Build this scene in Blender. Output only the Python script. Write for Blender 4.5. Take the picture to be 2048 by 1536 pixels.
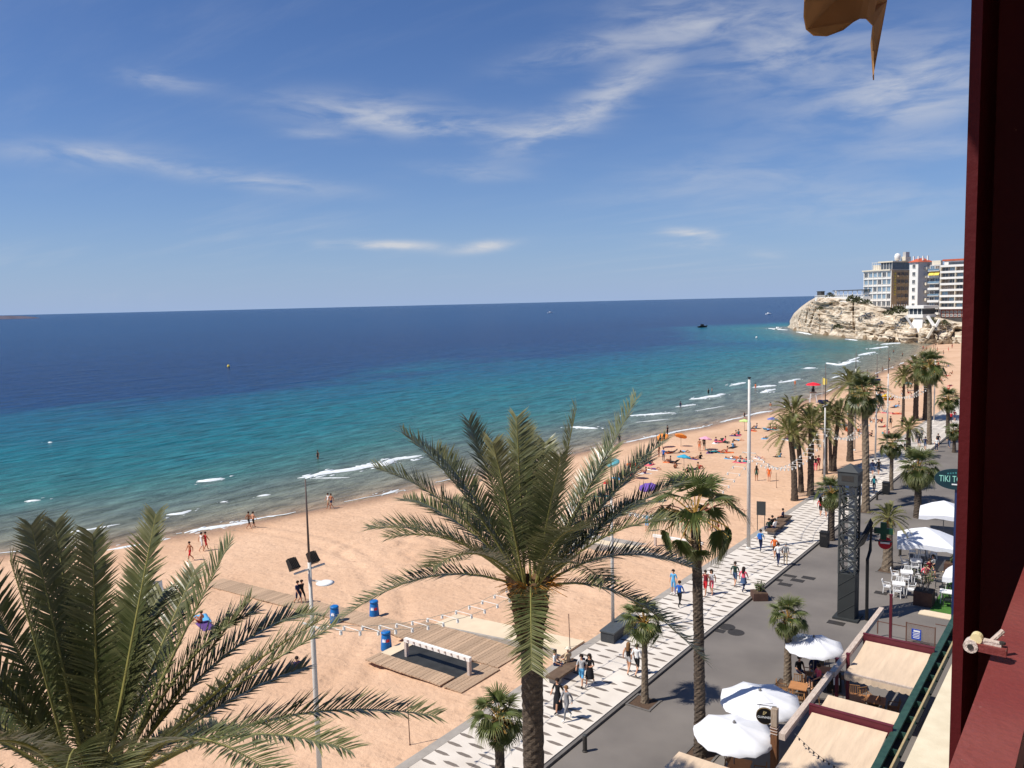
import bpy, bmesh, math, random
import numpy as np
from mathutils import Vector, Matrix, noise, Quaternion
random.seed(7)
sc = bpy.context.scene
for o in list(bpy.data.objects): bpy.data.objects.remove(o)
col = sc.collection
PI = math.pi
rad = math.radians

# ------------------------------------------------------------------ camera
# world: Y runs along the promenade, X points inland, Z up; the balcony is at the origin, eye 20 m above the street
F = 1650.0; EYE = 20.0
_a = rad(1.36); _p = rad(5.606); _al = rad(36.7)
_n = Vector((-math.sin(_a)*math.cos(_p), math.cos(_a)*math.cos(_p), math.sin(_p)))
_f = Vector((0, 0, -1)); _fh = (_f - _f.dot(_n)*_n).normalized(); _x = _fh.cross(_n)
R0 = Matrix((_x, _fh, _n))
RW = Matrix.Rotation(_al, 3, 'Z') @ R0
cam = bpy.data.cameras.new('camera'); co = bpy.data.objects.new('camera', cam); col.objects.link(co)
cam.sensor_width = 36; cam.lens = 36*F/2048; cam.clip_start = .05; cam.clip_end = 120000
co.matrix_world = Matrix.Translation((0, 0, EYE)) @ RW.to_4x4()
sc.camera = co

# ------------------------------------------------------------------ light
SUN_EL = rad(55)
SHADOW = Vector((math.sin(rad(36.3)), math.cos(rad(36.3)), 0))          # direction shadows fall
SUND = Vector((-SHADOW.x*math.cos(SUN_EL), -SHADOW.y*math.cos(SUN_EL), math.sin(SUN_EL)))
sl = bpy.data.lights.new('sun', 'SUN'); so = bpy.data.objects.new('sun', sl); col.objects.link(so)
sl.energy = 4.0; sl.angle = rad(.53); sl.color = (1, .955, .885)
so.rotation_euler = (-SUND).to_track_quat('-Z', 'Y').to_euler(); so.location = (0, -20, 60)
w = bpy.data.worlds.new('World'); sc.world = w; w.use_nodes = True
sc.view_settings.view_transform = 'Standard'; sc.view_settings.look = 'None'
sc.view_settings.exposure = 0.42; sc.view_settings.gamma = 1
SKY_STRENGTH = .056; SKY_TINT = (.76, .95, 1.30, 1)

def sky():
    nt = w.node_tree; N = nt.nodes; L = nt.links; N.clear()
    def nd(t, **k):
        x = N.new(t)
        for a, b in k.items(): setattr(x, a, b)
        return x
    def m(op, a, b=None, c=None, clamp=False):
        x = nd('ShaderNodeMath', operation=op, use_clamp=clamp)
        for i, v in enumerate((a, b, c)):
            if v is None: continue
            if isinstance(v, (int, float)): x.inputs[i].default_value = v
            else: L.new(v, x.inputs[i])
        return x.outputs[0]
    out = nd('ShaderNodeOutputWorld'); bg = nd('ShaderNodeBackground'); L.new(bg.outputs[0], out.inputs[0])
    st = nd('ShaderNodeTexSky', sky_type='NISHITA', sun_disc=False)
    st.sun_elevation = SUN_EL; st.sun_rotation = math.atan2(SUND.x, SUND.y)
    st.altitude = 0; st.air_density = 1.0; st.dust_density = .25; st.ozone_density = 4.5
    tc = nd('ShaderNodeTexCoord'); sp = nd('ShaderNodeSeparateXYZ'); L.new(tc.outputs['Generated'], sp.inputs[0])
    az = m('MULTIPLY', m('ARCTAN2', sp.outputs[0], sp.outputs[1]), 180/PI)       # 0 = along the promenade
    el = m('MULTIPLY', m('ARCSINE', sp.outputs[2]), 180/PI)
    # high cirrus: fibrous noise on a level layer
    zz = m('MAXIMUM', sp.outputs[2], .02)
    cx = m('DIVIDE', sp.outputs[0], m('ADD', zz, .10)); cy = m('DIVIDE', sp.outputs[1], m('ADD', zz, .10))
    cb = nd('ShaderNodeCombineXYZ'); L.new(cx, cb.inputs[0]); L.new(cy, cb.inputs[1])
    mp = nd('ShaderNodeMapping'); L.new(cb.outputs[0], mp.inputs[0]); mp.inputs['Rotation'].default_value = (0, 0, rad(25)); mp.inputs['Scale'].default_value = (.45, 1.9, 1)
    n1 = nd('ShaderNodeTexNoise'); L.new(mp.outputs[0], n1.inputs[0]); n1.inputs['Scale'].default_value = 1.5; n1.inputs['Detail'].default_value = 9; n1.inputs['Roughness'].default_value = .62; n1.inputs['Distortion'].default_value = .25
    n2 = nd('ShaderNodeTexNoise'); L.new(cb.outputs[0], n2.inputs[0]); n2.inputs['Scale'].default_value = .55; n2.inputs['Detail'].default_value = 3
    r1 = nd('ShaderNodeMapRange', interpolation_type='SMOOTHSTEP'); L.new(n1.outputs[0], r1.inputs[0]); r1.inputs[1].default_value = .42; r1.inputs[2].default_value = .82
    r2 = nd('ShaderNodeMapRange', interpolation_type='SMOOTHSTEP'); L.new(n2.outputs[0], r2.inputs[0]); r2.inputs[1].default_value = .40; r2.inputs[2].default_value = .68
    thin = m('MULTIPLY', m('MULTIPLY', r1.outputs[0], r2.outputs[0]), .16)
    # fibres for the single wisps, in degrees of azimuth and elevation
    ca = nd('ShaderNodeCombineXYZ'); L.new(az, ca.inputs[0]); L.new(el, ca.inputs[1])
    mf = nd('ShaderNodeMapping'); L.new(ca.outputs[0], mf.inputs[0]); mf.inputs['Rotation'].default_value = (0, 0, rad(-16)); mf.inputs['Scale'].default_value = (.18, .75, 1)
    nf = nd('ShaderNodeTexNoise'); L.new(mf.outputs[0], nf.inputs[0]); nf.inputs['Scale'].default_value = 1.0; nf.inputs['Detail'].default_value = 8; nf.inputs['Roughness'].default_value = .58; nf.inputs['Distortion'].default_value = .35
    rf = nd('ShaderNodeMapRange', interpolation_type='SMOOTHSTEP'); L.new(nf.outputs[0], rf.inputs[0]); rf.inputs[1].default_value = .30; rf.inputs[2].default_value = .68
    total = thin
    for (a0, e0, ln, wd, tilt, amp) in WISPS:
        da = m('SUBTRACT', az, a0); de = m('SUBTRACT', el, e0); c, s = math.cos(rad(tilt)), math.sin(rad(tilt))
        u = m('DIVIDE', m('ADD', m('MULTIPLY', da, c), m('MULTIPLY', de, s)), ln)
        v = m('DIVIDE', m('SUBTRACT', m('MULTIPLY', de, c), m('MULTIPLY', da, s)), wd)
        g = m('POWER', 2.718, m('MULTIPLY', m('ADD', m('MULTIPLY', u, u), m('MULTIPLY', v, v)), -1.0))
        total = m('ADD', total, m('MULTIPLY', m('MULTIPLY', g, amp*.86), m('ADD', rf.outputs[0], .04)))
    fac = m('MINIMUM', total, .85)
    up = nd('ShaderNodeMapRange'); L.new(el, up.inputs[0]); up.inputs[1].default_value = -.2; up.inputs[2].default_value = 1.0
    fac = m('MULTIPLY', fac, up.outputs[0])
    mx = nd('ShaderNodeMix', data_type='RGBA'); L.new(fac, mx.inputs[0]); tn = nd('ShaderNodeMix', data_type='RGBA', blend_type='MULTIPLY'); tn.inputs[0].default_value = 1; L.new(st.outputs[0], tn.inputs[6]); tn.inputs[7].default_value = SKY_TINT; 
    # pale blue sea haze low over the horizon, the same all round
    hz = m('POWER', 2.718, m('MULTIPLY', m('MAXIMUM', el, 0.0), -1/5.0)); hm = nd('ShaderNodeMix', data_type='RGBA'); L.new(m('MULTIPLY', hz, .88), hm.inputs[0]); L.new(tn.outputs[2], hm.inputs[6]); hm.inputs[7].default_value = (4.7, 6.3, 9.6, 1); L.new(hm.outputs[2], mx.inputs[6]); mx.inputs[7].default_value = (CLOUD*.965, CLOUD*.985, CLOUD*1.04, 1)
    L.new(mx.outputs[2], bg.inputs[0]); bg.inputs[1].default_value = SKY_STRENGTH
CLOUD = 9.0

def ray(px, py):
    return RW @ Vector(((px-1024)/F, -(py-768)/F, -1))
def at(px, py, z=0.0):
    d = ray(px, py); t = (z-EYE)/d.z
    return Vector((0, 0, EYE)) + d*t
def atX(px, py, X):
    d = ray(px, py); return Vector((0, 0, EYE)) + d*(X/d.x)
def atD(px, py, D):
    d = ray(px, py); h = math.hypot(d.x, d.y); return Vector((0, 0, EYE)) + d*(D/h)
def azel(px, py):
    d = ray(px, py).normalized(); return math.degrees(math.atan2(d.x, d.y)), math.degrees(math.asin(d.z))
WISPS = []
def wisp(x0, y0, x1, y1, wpx, amp):
    a, b = azel(x0, y0), azel(x1, y1)
    WISPS.append(((a[0]+b[0])/2, (a[1]+b[1])/2, math.hypot(b[0]-a[0], b[1]-a[1])/2*1.0, wpx/28.8, math.degrees(math.atan2(b[1]-a[1], b[0]-a[0])), amp))
for q in ((0, 300, 330, 318, 20, .55), (300, 330, 660, 378, 16, .60), (250, 150, 400, 168, 16, .5), (540, 205, 860, 215, 26, .45), (650, 240, 1100, 250, 26, .38),
          (990, 300, 1200, 215, 30, .62), (1120, 260, 1380, 70, 34, .60), (700, 235, 1000, 262, 18, .5), (1040, 130, 1340, 60, 26, .50), (1250, 25, 1620, 30, 36, .55), (1400, 140, 1700, 70, 45, .55),
          (1700, 190, 2000, 170, 60, .55), (1500, 230, 2040, 90, 80, .35), (1250, 370, 1700, 330, 40, .28), (1500, 420, 1950, 390, 40, .30), (1750, 300, 2000, 290, 16, .35),
          (700, 488, 868, 493, 9, 1.3), (915, 500, 1030, 485, 10, 1.2), (1330, 465, 1430, 470, 10, 1.3), (1310, 485, 1480, 492, 10, .35), (1500, 508, 1580, 510, 9, .30), (625, 488, 672, 494, 8, .45), (570, 265, 690, 273, 10, .40), (830, 340, 1050, 350, 16, .30)):
    wisp(*q)
sky()

# ------------------------------------------------------------------ helpers
def lin(c):
    return tuple((v/12.92 if v <= .04045 else ((v+.055)/1.055)**2.4) for v in (x/255 for x in c)) + (1,)
MATS = {}
def mat(name, rgb, rough=.75, var=.12, scale=3.0, bump=0.0, bscale=40, metal=0, spec=.3, rgb2=None, transl=0, stretch=None, objvar=0, detail=5):
    if name in MATS: return MATS[name]
    M = bpy.data.materials.new(name); M.use_nodes = True; nt = M.node_tree; N = nt.nodes; L = nt.links
    b = N['Principled BSDF']; c = lin(rgb)
    b.inputs['Roughness'].default_value = rough; b.inputs['Metallic'].default_value = metal; b.inputs['Specular IOR Level'].default_value = spec
    tc = N.new('ShaderNodeTexCoord'); co_ = tc.outputs['Object']
    if stretch:
        mp = N.new('ShaderNodeMapping'); mp.inputs['Scale'].default_value = stretch; L.new(co_, mp.inputs[0]); co_ = mp.outputs[0]
    t = N.new('ShaderNodeTexNoise'); t.inputs['Scale'].default_value = scale; t.inputs['Detail'].default_value = detail; L.new(co_, t.inputs[0])
    rp = N.new('ShaderNodeMapRange'); rp.inputs[1].default_value = .3; rp.inputs[2].default_value = .7; L.new(t.outputs[0], rp.inputs[0])
    mx = N.new('ShaderNodeMix'); mx.data_type = 'RGBA'; L.new(rp.outputs[0], mx.inputs[0])
    c2 = lin(rgb2) if rgb2 else tuple(min(1, v*(1+var)) for v in c[:3])+(1,)
    c1 = c if rgb2 else tuple(v*(1-var) for v in c[:3])+(1,)
    mx.inputs[6].default_value = c1; mx.inputs[7].default_value = c2
    cout = mx.outputs[2]
    if objvar:
        oi = N.new('ShaderNodeObjectInfo'); hs = N.new('ShaderNodeHueSaturation')
        mr = N.new('ShaderNodeMapRange'); mr.inputs[3].default_value = 1-objvar; mr.inputs[4].default_value = 1+objvar; L.new(oi.outputs['Random'], mr.inputs[0])
        L.new(mr.outputs[0], hs.inputs['Value']); L.new(cout, hs.inputs['Color']); cout = hs.outputs[0]
    L.new(cout, b.inputs['Base Color'])
    if bump:
        t2 = N.new('ShaderNodeTexNoise'); t2.inputs['Scale'].default_value = bscale; t2.inputs['Detail'].default_value = 4; L.new(co_, t2.inputs[0])
        bp = N.new('ShaderNodeBump'); bp.inputs['Strength'].default_value = bump; bp.inputs['Distance'].default_value = .05; L.new(t2.outputs[0], bp.inputs['Height']); L.new(bp.outputs[0], b.inputs['Normal'])
    if transl:
        tr = N.new('ShaderNodeBsdfTranslucent'); ms = N.new('ShaderNodeMixShader'); ms.inputs[0].default_value = transl
        L.new(cout, tr.inputs['Color']); L.new(b.outputs[0], ms.inputs[1]); L.new(tr.outputs[0], ms.inputs[2]); L.new(ms.outputs[0], N['Material Output'].inputs[0])
    MATS[name] = M
    return M
def flat(rgb):
    return mat('paint_%02x%02x%02x' % tuple(int(v) for v in rgb), rgb, rough=.8, var=.1, scale=9)

class MB:
    def __init__(s): s.v = []; s.f = []; s.mi = []; s.cur = 0
    def add(s, vs, fs):
        o = len(s.v); s.v += [tuple(v) for v in vs]; s.f += [tuple(i+o for i in f) for f in fs]; s.mi += [s.cur]*len(fs); return s
    def box(s, c, d, M=None, taper=1.0):
        x, y, z = (k/2 for k in d); vs = []
        for sz in (-1, 1):
            k = taper if sz > 0 else 1
            for sx, sy in ((-1, -1), (1, -1), (1, 1), (-1, 1)):
                p = Vector((sx*x*k, sy*y*k, sz*z))
                if M is not None: p = M @ p
                vs.append(p+Vector(c))
        return s.add(vs, [(3, 2, 1, 0), (4, 5, 6, 7), (0, 1, 5, 4), (1, 2, 6, 5), (2, 3, 7, 6), (3, 0, 4, 7)])
    def tube(s, pts, rs, n=8, cap=True, ref=None):
        pts = [Vector(p) for p in pts]
        if not hasattr(rs, '__len__'): rs = [rs]*len(pts)
        vs = []; fs = []
        for i, p in enumerate(pts):
            t = (pts[min(i+1, len(pts)-1)]-pts[max(i-1, 0)]).normalized()
            r = Vector(ref) if ref else (Vector((0, 0, 1)) if abs(t.z) < .95 else Vector((1, 0, 0)))
            a = t.cross(r).normalized(); b = a.cross(t)
            for k in range(n):
                th = 2*PI*k/n; vs.append(p+(a*math.cos(th)+b*math.sin(th))*rs[i])
        for i in range(len(pts)-1):
            for k in range(n):
                fs.append((i*n+k, i*n+(k+1) % n, (i+1)*n+(k+1) % n, (i+1)*n+k))
        if cap: fs.append(tuple(range(n-1, -1, -1))); fs.append(tuple((len(pts)-1)*n+k for k in range(n)))
        return s.add(vs, fs)
    def bar(s, a, b, w, h=None):
        a, b = Vector(a), Vector(b); h = h or w; t = (b-a).normalized()
        r = Vector((0, 0, 1)) if abs(t.z) < .95 else Vector((0, 1, 0))
        x = t.cross(r).normalized()*w/2; y = x.normalized().cross(t)*h/2
        vs = [a-x-y, a+x-y, a+x+y, a-x+y, b-x-y, b+x-y, b+x+y, b-x+y]
        return s.add(vs, [(3, 2, 1, 0), (4, 5, 6, 7), (0, 1, 5, 4), (1, 2, 6, 5), (2, 3, 7, 6), (3, 0, 4, 7)])
    def lathe(s, prof, c=(0, 0, 0), n=16, cap=True):
        vs = []; fs = []; c = Vector(c)
        for (r, z) in prof:
            for k in range(n): vs.append(c+Vector((r*math.cos(2*PI*k/n), r*math.sin(2*PI*k/n), z)))
        for i in range(len(prof)-1):
            for k in range(n): fs.append((i*n+k, i*n+(k+1) % n, (i+1)*n+(k+1) % n, (i+1)*n+k))
        if cap: fs.append(tuple(range(n-1, -1, -1))); fs.append(tuple((len(prof)-1)*n+k for k in range(n)))
        return s.add(vs, fs)
    def prism(s, poly, h, c=(0, 0, 0), M=None):
        n = len(poly); c = Vector(c); vs = []
        for z in (0, h):
            for p in poly:
                q = Vector((p[0], p[1], z)); q = M @ q if M is not None else q; vs.append(q+c)
        return s.add(vs, [tuple(range(n-1, -1, -1)), tuple(range(n, 2*n))]+[(i, (i+1) % n, n+(i+1) % n, n+i) for i in range(n)])
    def mesh(s, name, mats, smooth=False):
        me = bpy.data.meshes.new(name); me.from_pydata(s.v, [], s.f)
        for m_ in (mats if isinstance(mats, (list, tuple)) else [mats]): me.materials.append(m_)
        me.polygons.foreach_set('material_index', s.mi)
        if smooth: me.polygons.foreach_set('use_smooth', [True]*len(s.f))
        me.update(); return me
    def build(s, name, mats, parent=None, smooth=False, loc=(0, 0, 0), kind=None):
        return link(name, s.mesh(name, mats, smooth), parent, loc, kind)
def link(name, me, parent=None, loc=(0, 0, 0), kind=None, rot=None, scale=None):
    o = bpy.data.objects.new(name, me); col.objects.link(o); o.location = loc
    if parent: o.parent = parent
    if rot is not None: o.rotation_euler = rot
    if scale is not None: o.scale = scale if hasattr(scale, '__len__') else (scale,)*3
    if kind: o['kind'] = kind
    return o
def tag(o, label, cat, group=None):
    o['label'] = label; o['category'] = cat
    if group: o['group'] = group
    return o
def thing(name, label, cat, loc=(0, 0, 0), rz=0, group=None):
    o = bpy.data.objects.new(name, None); col.objects.link(o); o.location = loc; o.rotation_euler = (0, 0, rz); o.empty_display_size = .2
    return tag(o, label, cat, group)
def copytree(o, parent=None):
    c = o.copy(); col.objects.link(c); c.parent = parent
    for ch in o.children: copytree(ch, c)
    return c
def text_mesh(s, size, name, m_, depth=.004, extrude=True):
    cu = bpy.data.curves.new(name, 'FONT'); cu.body = s; cu.size = size; cu.align_x = 'CENTER'; cu.align_y = 'CENTER'; cu.extrude = depth; cu.resolution_u = 3
    t = bpy.data.objects.new(name, cu); col.objects.link(t)
    dg = bpy.context.evaluated_depsgraph_get(); me = bpy.data.meshes.new_from_object(t.evaluated_get(dg)); bpy.data.objects.remove(t)
    me.materials.clear(); me.materials.append(m_); return me
def mod_rot(ax, ang): return Matrix.Rotation(ang, 3, ax)
def N3(x, y, z=0): return noise.noise(Vector((x, y, z)))

# ------------------------------------------------------------------ the setting
EDGE = -24.6; KERB = -19.4
SHORE = sorted([(at(x, y, -2).y, at(x, y, -2).x) for x, y in ((0, 1108), (200, 1092), (400, 1062), (560, 1032), (800, 983), (1000, 940), (1240, 886), (1400, 856), (1560, 818), (1640, 790), (1700, 765), (1780, 738), (1830, 715), (1850, 692))])
SHORE = [(-400, -150), (-60, -105)] + SHORE
_sy = np.array([p[0] for p in SHORE]); _sx = np.array([p[1] for p in SHORE])
def xsh(Y): return float(np.interp(Y, _sy, _sx))
def sand_z(X, Y):
    t = max(0, EDGE-X); T = EDGE-xsh(Y)
    return -.10-1.92*(t/T)**1.05
def ground(px, py):
    z = -.8
    for _ in range(12):
        P = at(px, py, z); z = sand_z(P.x, P.y) if P.x < EDGE else (0.0 if P.x < KERB else -.1)
        if P.x < xsh(P.y): z = -2.0
    P = at(px, py, z); return P

M_sand = mat('sand', (214, 170, 132), rough=.95, spec=.1)
def sand_material():
    M = M_sand; nt = M.node_tree; N = nt.nodes; L = nt.links; b = N['Principled BSDF']
    for n_ in list(N):
        if n_.type not in ('BSDF_PRINCIPLED', 'OUTPUT_MATERIAL'): N.remove(n_)
    tc = N.new('ShaderNodeTexCoord')
    def ns(scale, det=4, rough=.5, st=None):
        t = N.new('ShaderNodeTexNoise'); t.inputs['Scale'].default_value = scale; t.inputs['Detail'].default_value = det; t.inputs['Roughness'].default_value = rough
        if st:
            mp = N.new('ShaderNodeMapping'); mp.inputs['Scale'].default_value = st; L.new(tc.outputs['Object'], mp.inputs[0]); L.new(mp.outputs[0], t.inputs[0])
        else: L.new(tc.outputs['Object'], t.inputs[0])
        return t.outputs[0]
    def mix(f, a, c):
        x = N.new('ShaderNodeMix'); x.data_type = 'RGBA'; L.new(f, x.inputs[0])
        for i, v in ((6, a), (7, c)):
            if isinstance(v, tuple): x.inputs[i].default_value = v
            else: L.new(v, x.inputs[i])
        return x.outputs[2]
    def rng(v, a, c, lo=0, hi=1):
        r = N.new('ShaderNodeMapRange'); r.inputs[1].default_value = a; r.inputs[2].default_value = c; r.inputs[3].default_value = lo; r.inputs[4].default_value = hi; L.new(v, r.inputs[0]); return r.outputs[0]
    c = mix(rng(ns(.12, 5), .35, .7), lin((213, 177, 146)), lin((201, 164, 133)))
    c = mix(rng(ns(1.5, 6, .75), .42, .75, 0, .38), c, lin((176, 138, 108)))
    at_ = N.new('ShaderNodeAttribute'); at_.attribute_name = 'wet'
    c = mix(at_.outputs['Fac'], c, lin((150, 118, 92)))
    L.new(c, b.inputs['Base Color'])
    L.new(rng(at_.outputs['Fac'], 0, 1, .95, .35), b.inputs['Roughness'])
    bp = N.new('ShaderNodeBump'); bp.inputs['Strength'].default_value = 1.0; bp.inputs['Distance'].default_value = .16
    vo = N.new('ShaderNodeTexVoronoi'); vo.inputs['Scale'].default_value = 1.5; L.new(tc.outputs['Object'], vo.inputs[0]); vs_ = rng(vo.outputs['Distance'], .0, .32, -.3, 0)
    h0 = N.new('ShaderNodeMath'); h0.operation = 'ADD'; L.new(vs_, h0.inputs[0]); L.new(ns(.25, 3, .5, (1, 3, 1)), h0.inputs[1])
    h = N.new('ShaderNodeMath'); h.operation = 'ADD'; L.new(ns(1.2, 5, .65), h.inputs[0]); L.new(h0.outputs[0], h.inputs[1])
    L.new(h.outputs[0], bp.inputs['Height']); L.new(bp.outputs[0], b.inputs['Normal'])
sand_material()
def grid(name, ys, ts, fn, m_, attr=None):
    V = []; A_ = []; n = len(ts)
    for y in ys:
        for t in ts:
            v, a = fn(y, t); V.append(v); A_.append(a)
    Fc = [(i*n+j, (i+1)*n+j, (i+1)*n+j+1, i*n+j+1) for i in range(len(ys)-1) for j in range(n-1)]
    me = bpy.data.meshes.new(name); me.from_pydata(V, [], Fc); me.materials.append(m_); me.polygons.foreach_set('use_smooth', [True]*len(Fc))
    if attr:
        at_ = me.attributes.new(attr, 'FLOAT', 'POINT'); at_.data.foreach_set('value', A_)
    me.update(); o = link(name, me, kind='structure'); return o
_r1 = at(760, 1095, -1); _r2 = at(880, 1100, -1); _r3 = at(620, 1110, -1)
RUTS = [(_r1.x, _r1.y, 3.2), (_r1.x, _r1.y, 5.2), (_r2.x, _r2.y, 4.4), (_r2.x+3, _r2.y+6, 9.5), (_r3.x-10, _r3.y-30, 34), (_r3.x-10, _r3.y-30, 36), (_r2.x+40, _r2.y+60, 66), (_r2.x+40, _r2.y+60, 68)]
def tracks(X, Y):
    # wheel ruts and circles left by the beach tractor, and footprints as small pits
    z = 0
    for cx, cy, r in RUTS:
        d = abs(math.hypot(X-cx, (Y-cy))-r); z -= .11*math.exp(-(d/.42)**2)-.05*math.exp(-((d-.8)/.4)**2)
    return z
def sand_fn(y, t):
    T = EDGE-xsh(y); X = EDGE-t*T; z = sand_z(X, y)
    if t > 1: z = -2.02-.05*(t-1)*T
    k = min(1, t*12)*(1 if t < .96 else 0)
    z += k*(.05*N3(X*.55, y*.55)+.035*N3(X*1.7, y*1.7, 3)+.06*N3(X*.15, y*.15, 7)) + k*tracks(X, y)
    d = t*T-T
    wet = max(0, min(1, 1+(d+.4)/(3.6+1.8*N3(0, y*.12))))
    return (X, y, z), wet
ys = list(np.arange(-60, 16, 4)) + list(np.arange(16, 90, .5)) + list(np.arange(90, 160, 1.5)) + list(np.arange(160, 440, 5))
ts = list(np.linspace(0, .9, 110)) + list(np.linspace(.91, 1.0, 16)) + [1.03, 1.1, 1.3]
beach = grid('beach_sand', ys, ts, sand_fn, M_sand, 'wet')

# sea: colour follows the depth of the water
def sea_material():
    M = bpy.data.materials.new('sea_water'); M.use_nodes = True; nt = M.node_tree; N = nt.nodes; L = nt.links; b = N['Principled BSDF']
    tc = N.new('ShaderNodeTexCoord'); at_ = N.new('ShaderNodeAttribute'); at_.attribute_name = 'offshore'
    def ns(scale, det, st, rough=.5, dist=0):
        mp = N.new('ShaderNodeMapping'); mp.inputs['Scale'].default_value = st; mp.inputs['Rotation'].default_value = (0, 0, rad(-22)); L.new(tc.outputs['Object'], mp.inputs[0])
        t = N.new('ShaderNodeTexNoise'); t.inputs['Scale'].default_value = scale; t.inputs['Detail'].default_value = det; t.inputs['Roughness'].default_value = rough; t.inputs['Distortion'].default_value = dist; L.new(mp.outputs[0], t.inputs[0]); return t.outputs[0]
    def mm(op, a, c):
        x = N.new('ShaderNodeMath'); x.operation = op
        for i, v in enumerate((a, c)):
            if isinstance(v, (int, float)): x.inputs[i].default_value = v
            else: L.new(v, x.inputs[i])
        return x.outputs[0]
    patch = ns(.012, 5, (1, .5, 1), .6)
    fine = ns(.09, 4, (1, .35, 1), .6)
    d = mm('MULTIPLY', at_.outputs['Fac'], mm('ADD', mm('MULTIPLY', mm('SUBTRACT', patch, .5), 1.5), mm('ADD', 1.0, mm('MULTIPLY', mm('SUBTRACT', fine, .5), .55))))
    ramp = N.new('ShaderNodeValToRGB'); lg = mm('DIVIDE', mm('LOGARITHM', mm('MAXIMUM', d, 1.0), 10), 3.0); L.new(lg, ramp.inputs[0])
    E_ = ramp.color_ramp.elements
    SEAC = ((1.0, (150, 128, 104)), (6, (118, 116, 100)), (17, (92, 106, 98)), (32, (54, 106, 104)), (60, (14, 98, 108)), (110, (4, 82, 106)), (150, (4, 52, 94)), (240, (4, 44, 88)), (999, (10, 56, 98)))
    while len(E_) < len(SEAC): E_.new(.5)
    for e, (dd, c) in zip(E_, SEAC):
        e.position = math.log10(dd)/3; e.color = lin(c)
    wv = ns(.55, 5, (1, .32, 1), .65, .4)
    mx = N.new('ShaderNodeMix'); mx.data_type = 'RGBA'; mx.blend_type = 'MULTIPLY'; mx.inputs[0].default_value = 1
    r = N.new('ShaderNodeMapRange'); r.inputs[1].default_value = .32; r.inputs[2].default_value = .68; r.inputs[3].default_value = .50; r.inputs[4].default_value = 1.46; L.new(wv, r.inputs[0])
    cb = N.new('ShaderNodeCombineXYZ')
    for i in range(3): L.new(r.outputs[0], cb.inputs[i])
    L.new(ramp.outputs[0], mx.inputs[6]); L.new(cb.outputs[0], mx.inputs[7]); L.new(mx.outputs[2], b.inputs['Base Color'])
    b.inputs['Roughness'].default_value = .22; b.inputs['Specular IOR Level'].default_value = .05; b.inputs['IOR'].default_value = 1.33
    h = mm('ADD', mm('MULTIPLY', ns(.16, 4, (1, .3, 1), .6, .3), 1.6), mm('MULTIPLY', ns(.9, 5, (1, .45, 1), .65), .55))
    bp = N.new('ShaderNodeBump'); bp.inputs['Strength'].default_value = 1.0; bp.inputs['Distance'].default_value = 1.1; L.new(h, bp.inputs['Height']); L.new(bp.outputs[0], b.inputs['Normal'])
    return M
M_sea = sea_material()
CLIFFLINE = [(-62, 408), (-86, 424), (-115, 446), (-150, 500), (-192, 588), (-150, 700), (0, 900)]
POLY = np.array([(x, y) for y, x in SHORE]+CLIFFLINE[1:])
def shore_dist(P):
    P = np.asarray(P); best = np.full(len(P), 1e9)
    for i in range(len(POLY)-1):
        a, b = POLY[i], POLY[i+1]; ab = b-a
        scl = 1.0 if i < len(SHORE)-2 else 1.6
        t = np.clip(((P-a)@ab)/(ab@ab), 0, 1); d = np.linalg.norm(P-(a+t[:, None]*ab), axis=1)*scl
        best = np.minimum(best, d)
    return best
def make_sea():
    xs = sorted(set([-90000, -40000, -20000, -10000, -6000, -4000, -3000, -2200, -1600, -1200, -900, -700, -560, -460, -380] + list(range(-330, -44, 2)) + [-38, -20, 0, 100, 300, 600, 1200, 4000, 15000, 60000]))
    yy = sorted(set([-20000, -5000, -1500, -600, -300, -150, -80, -40] + list(range(-30, 460, 4)) + list(range(460, 900, 20)) + [1000, 1200, 1500, 2000, 2800, 4000, 6000, 10000, 20000, 40000, 90000]))
    V = [(x, y, -2.0) for y in yy for x in xs]; n = len(xs)
    Fc = []
    for i in range(len(yy)-1):
        for j in range(n-1):
            if xs[j] >= -20 and yy[i] < 600: continue
            Fc.append((i*n+j, i*n+j+1, (i+1)*n+j+1, (i+1)*n+j))
    me = bpy.data.meshes.new('sea'); me.from_pydata(V, [], Fc); me.materials.append(M_sea)
    a = me.attributes.new('offshore', 'FLOAT', 'POINT'); a.data.foreach_set('value', shore_dist([(v[0], v[1]) for v in V]).astype(np.float32))
    me.update(); return link('sea', me, kind='structure')
sea = make_sea()
M_foam = mat('foam', (222, 226, 226), rough=.9, var=.06, scale=2, bump=.6, bscale=4)
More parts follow.
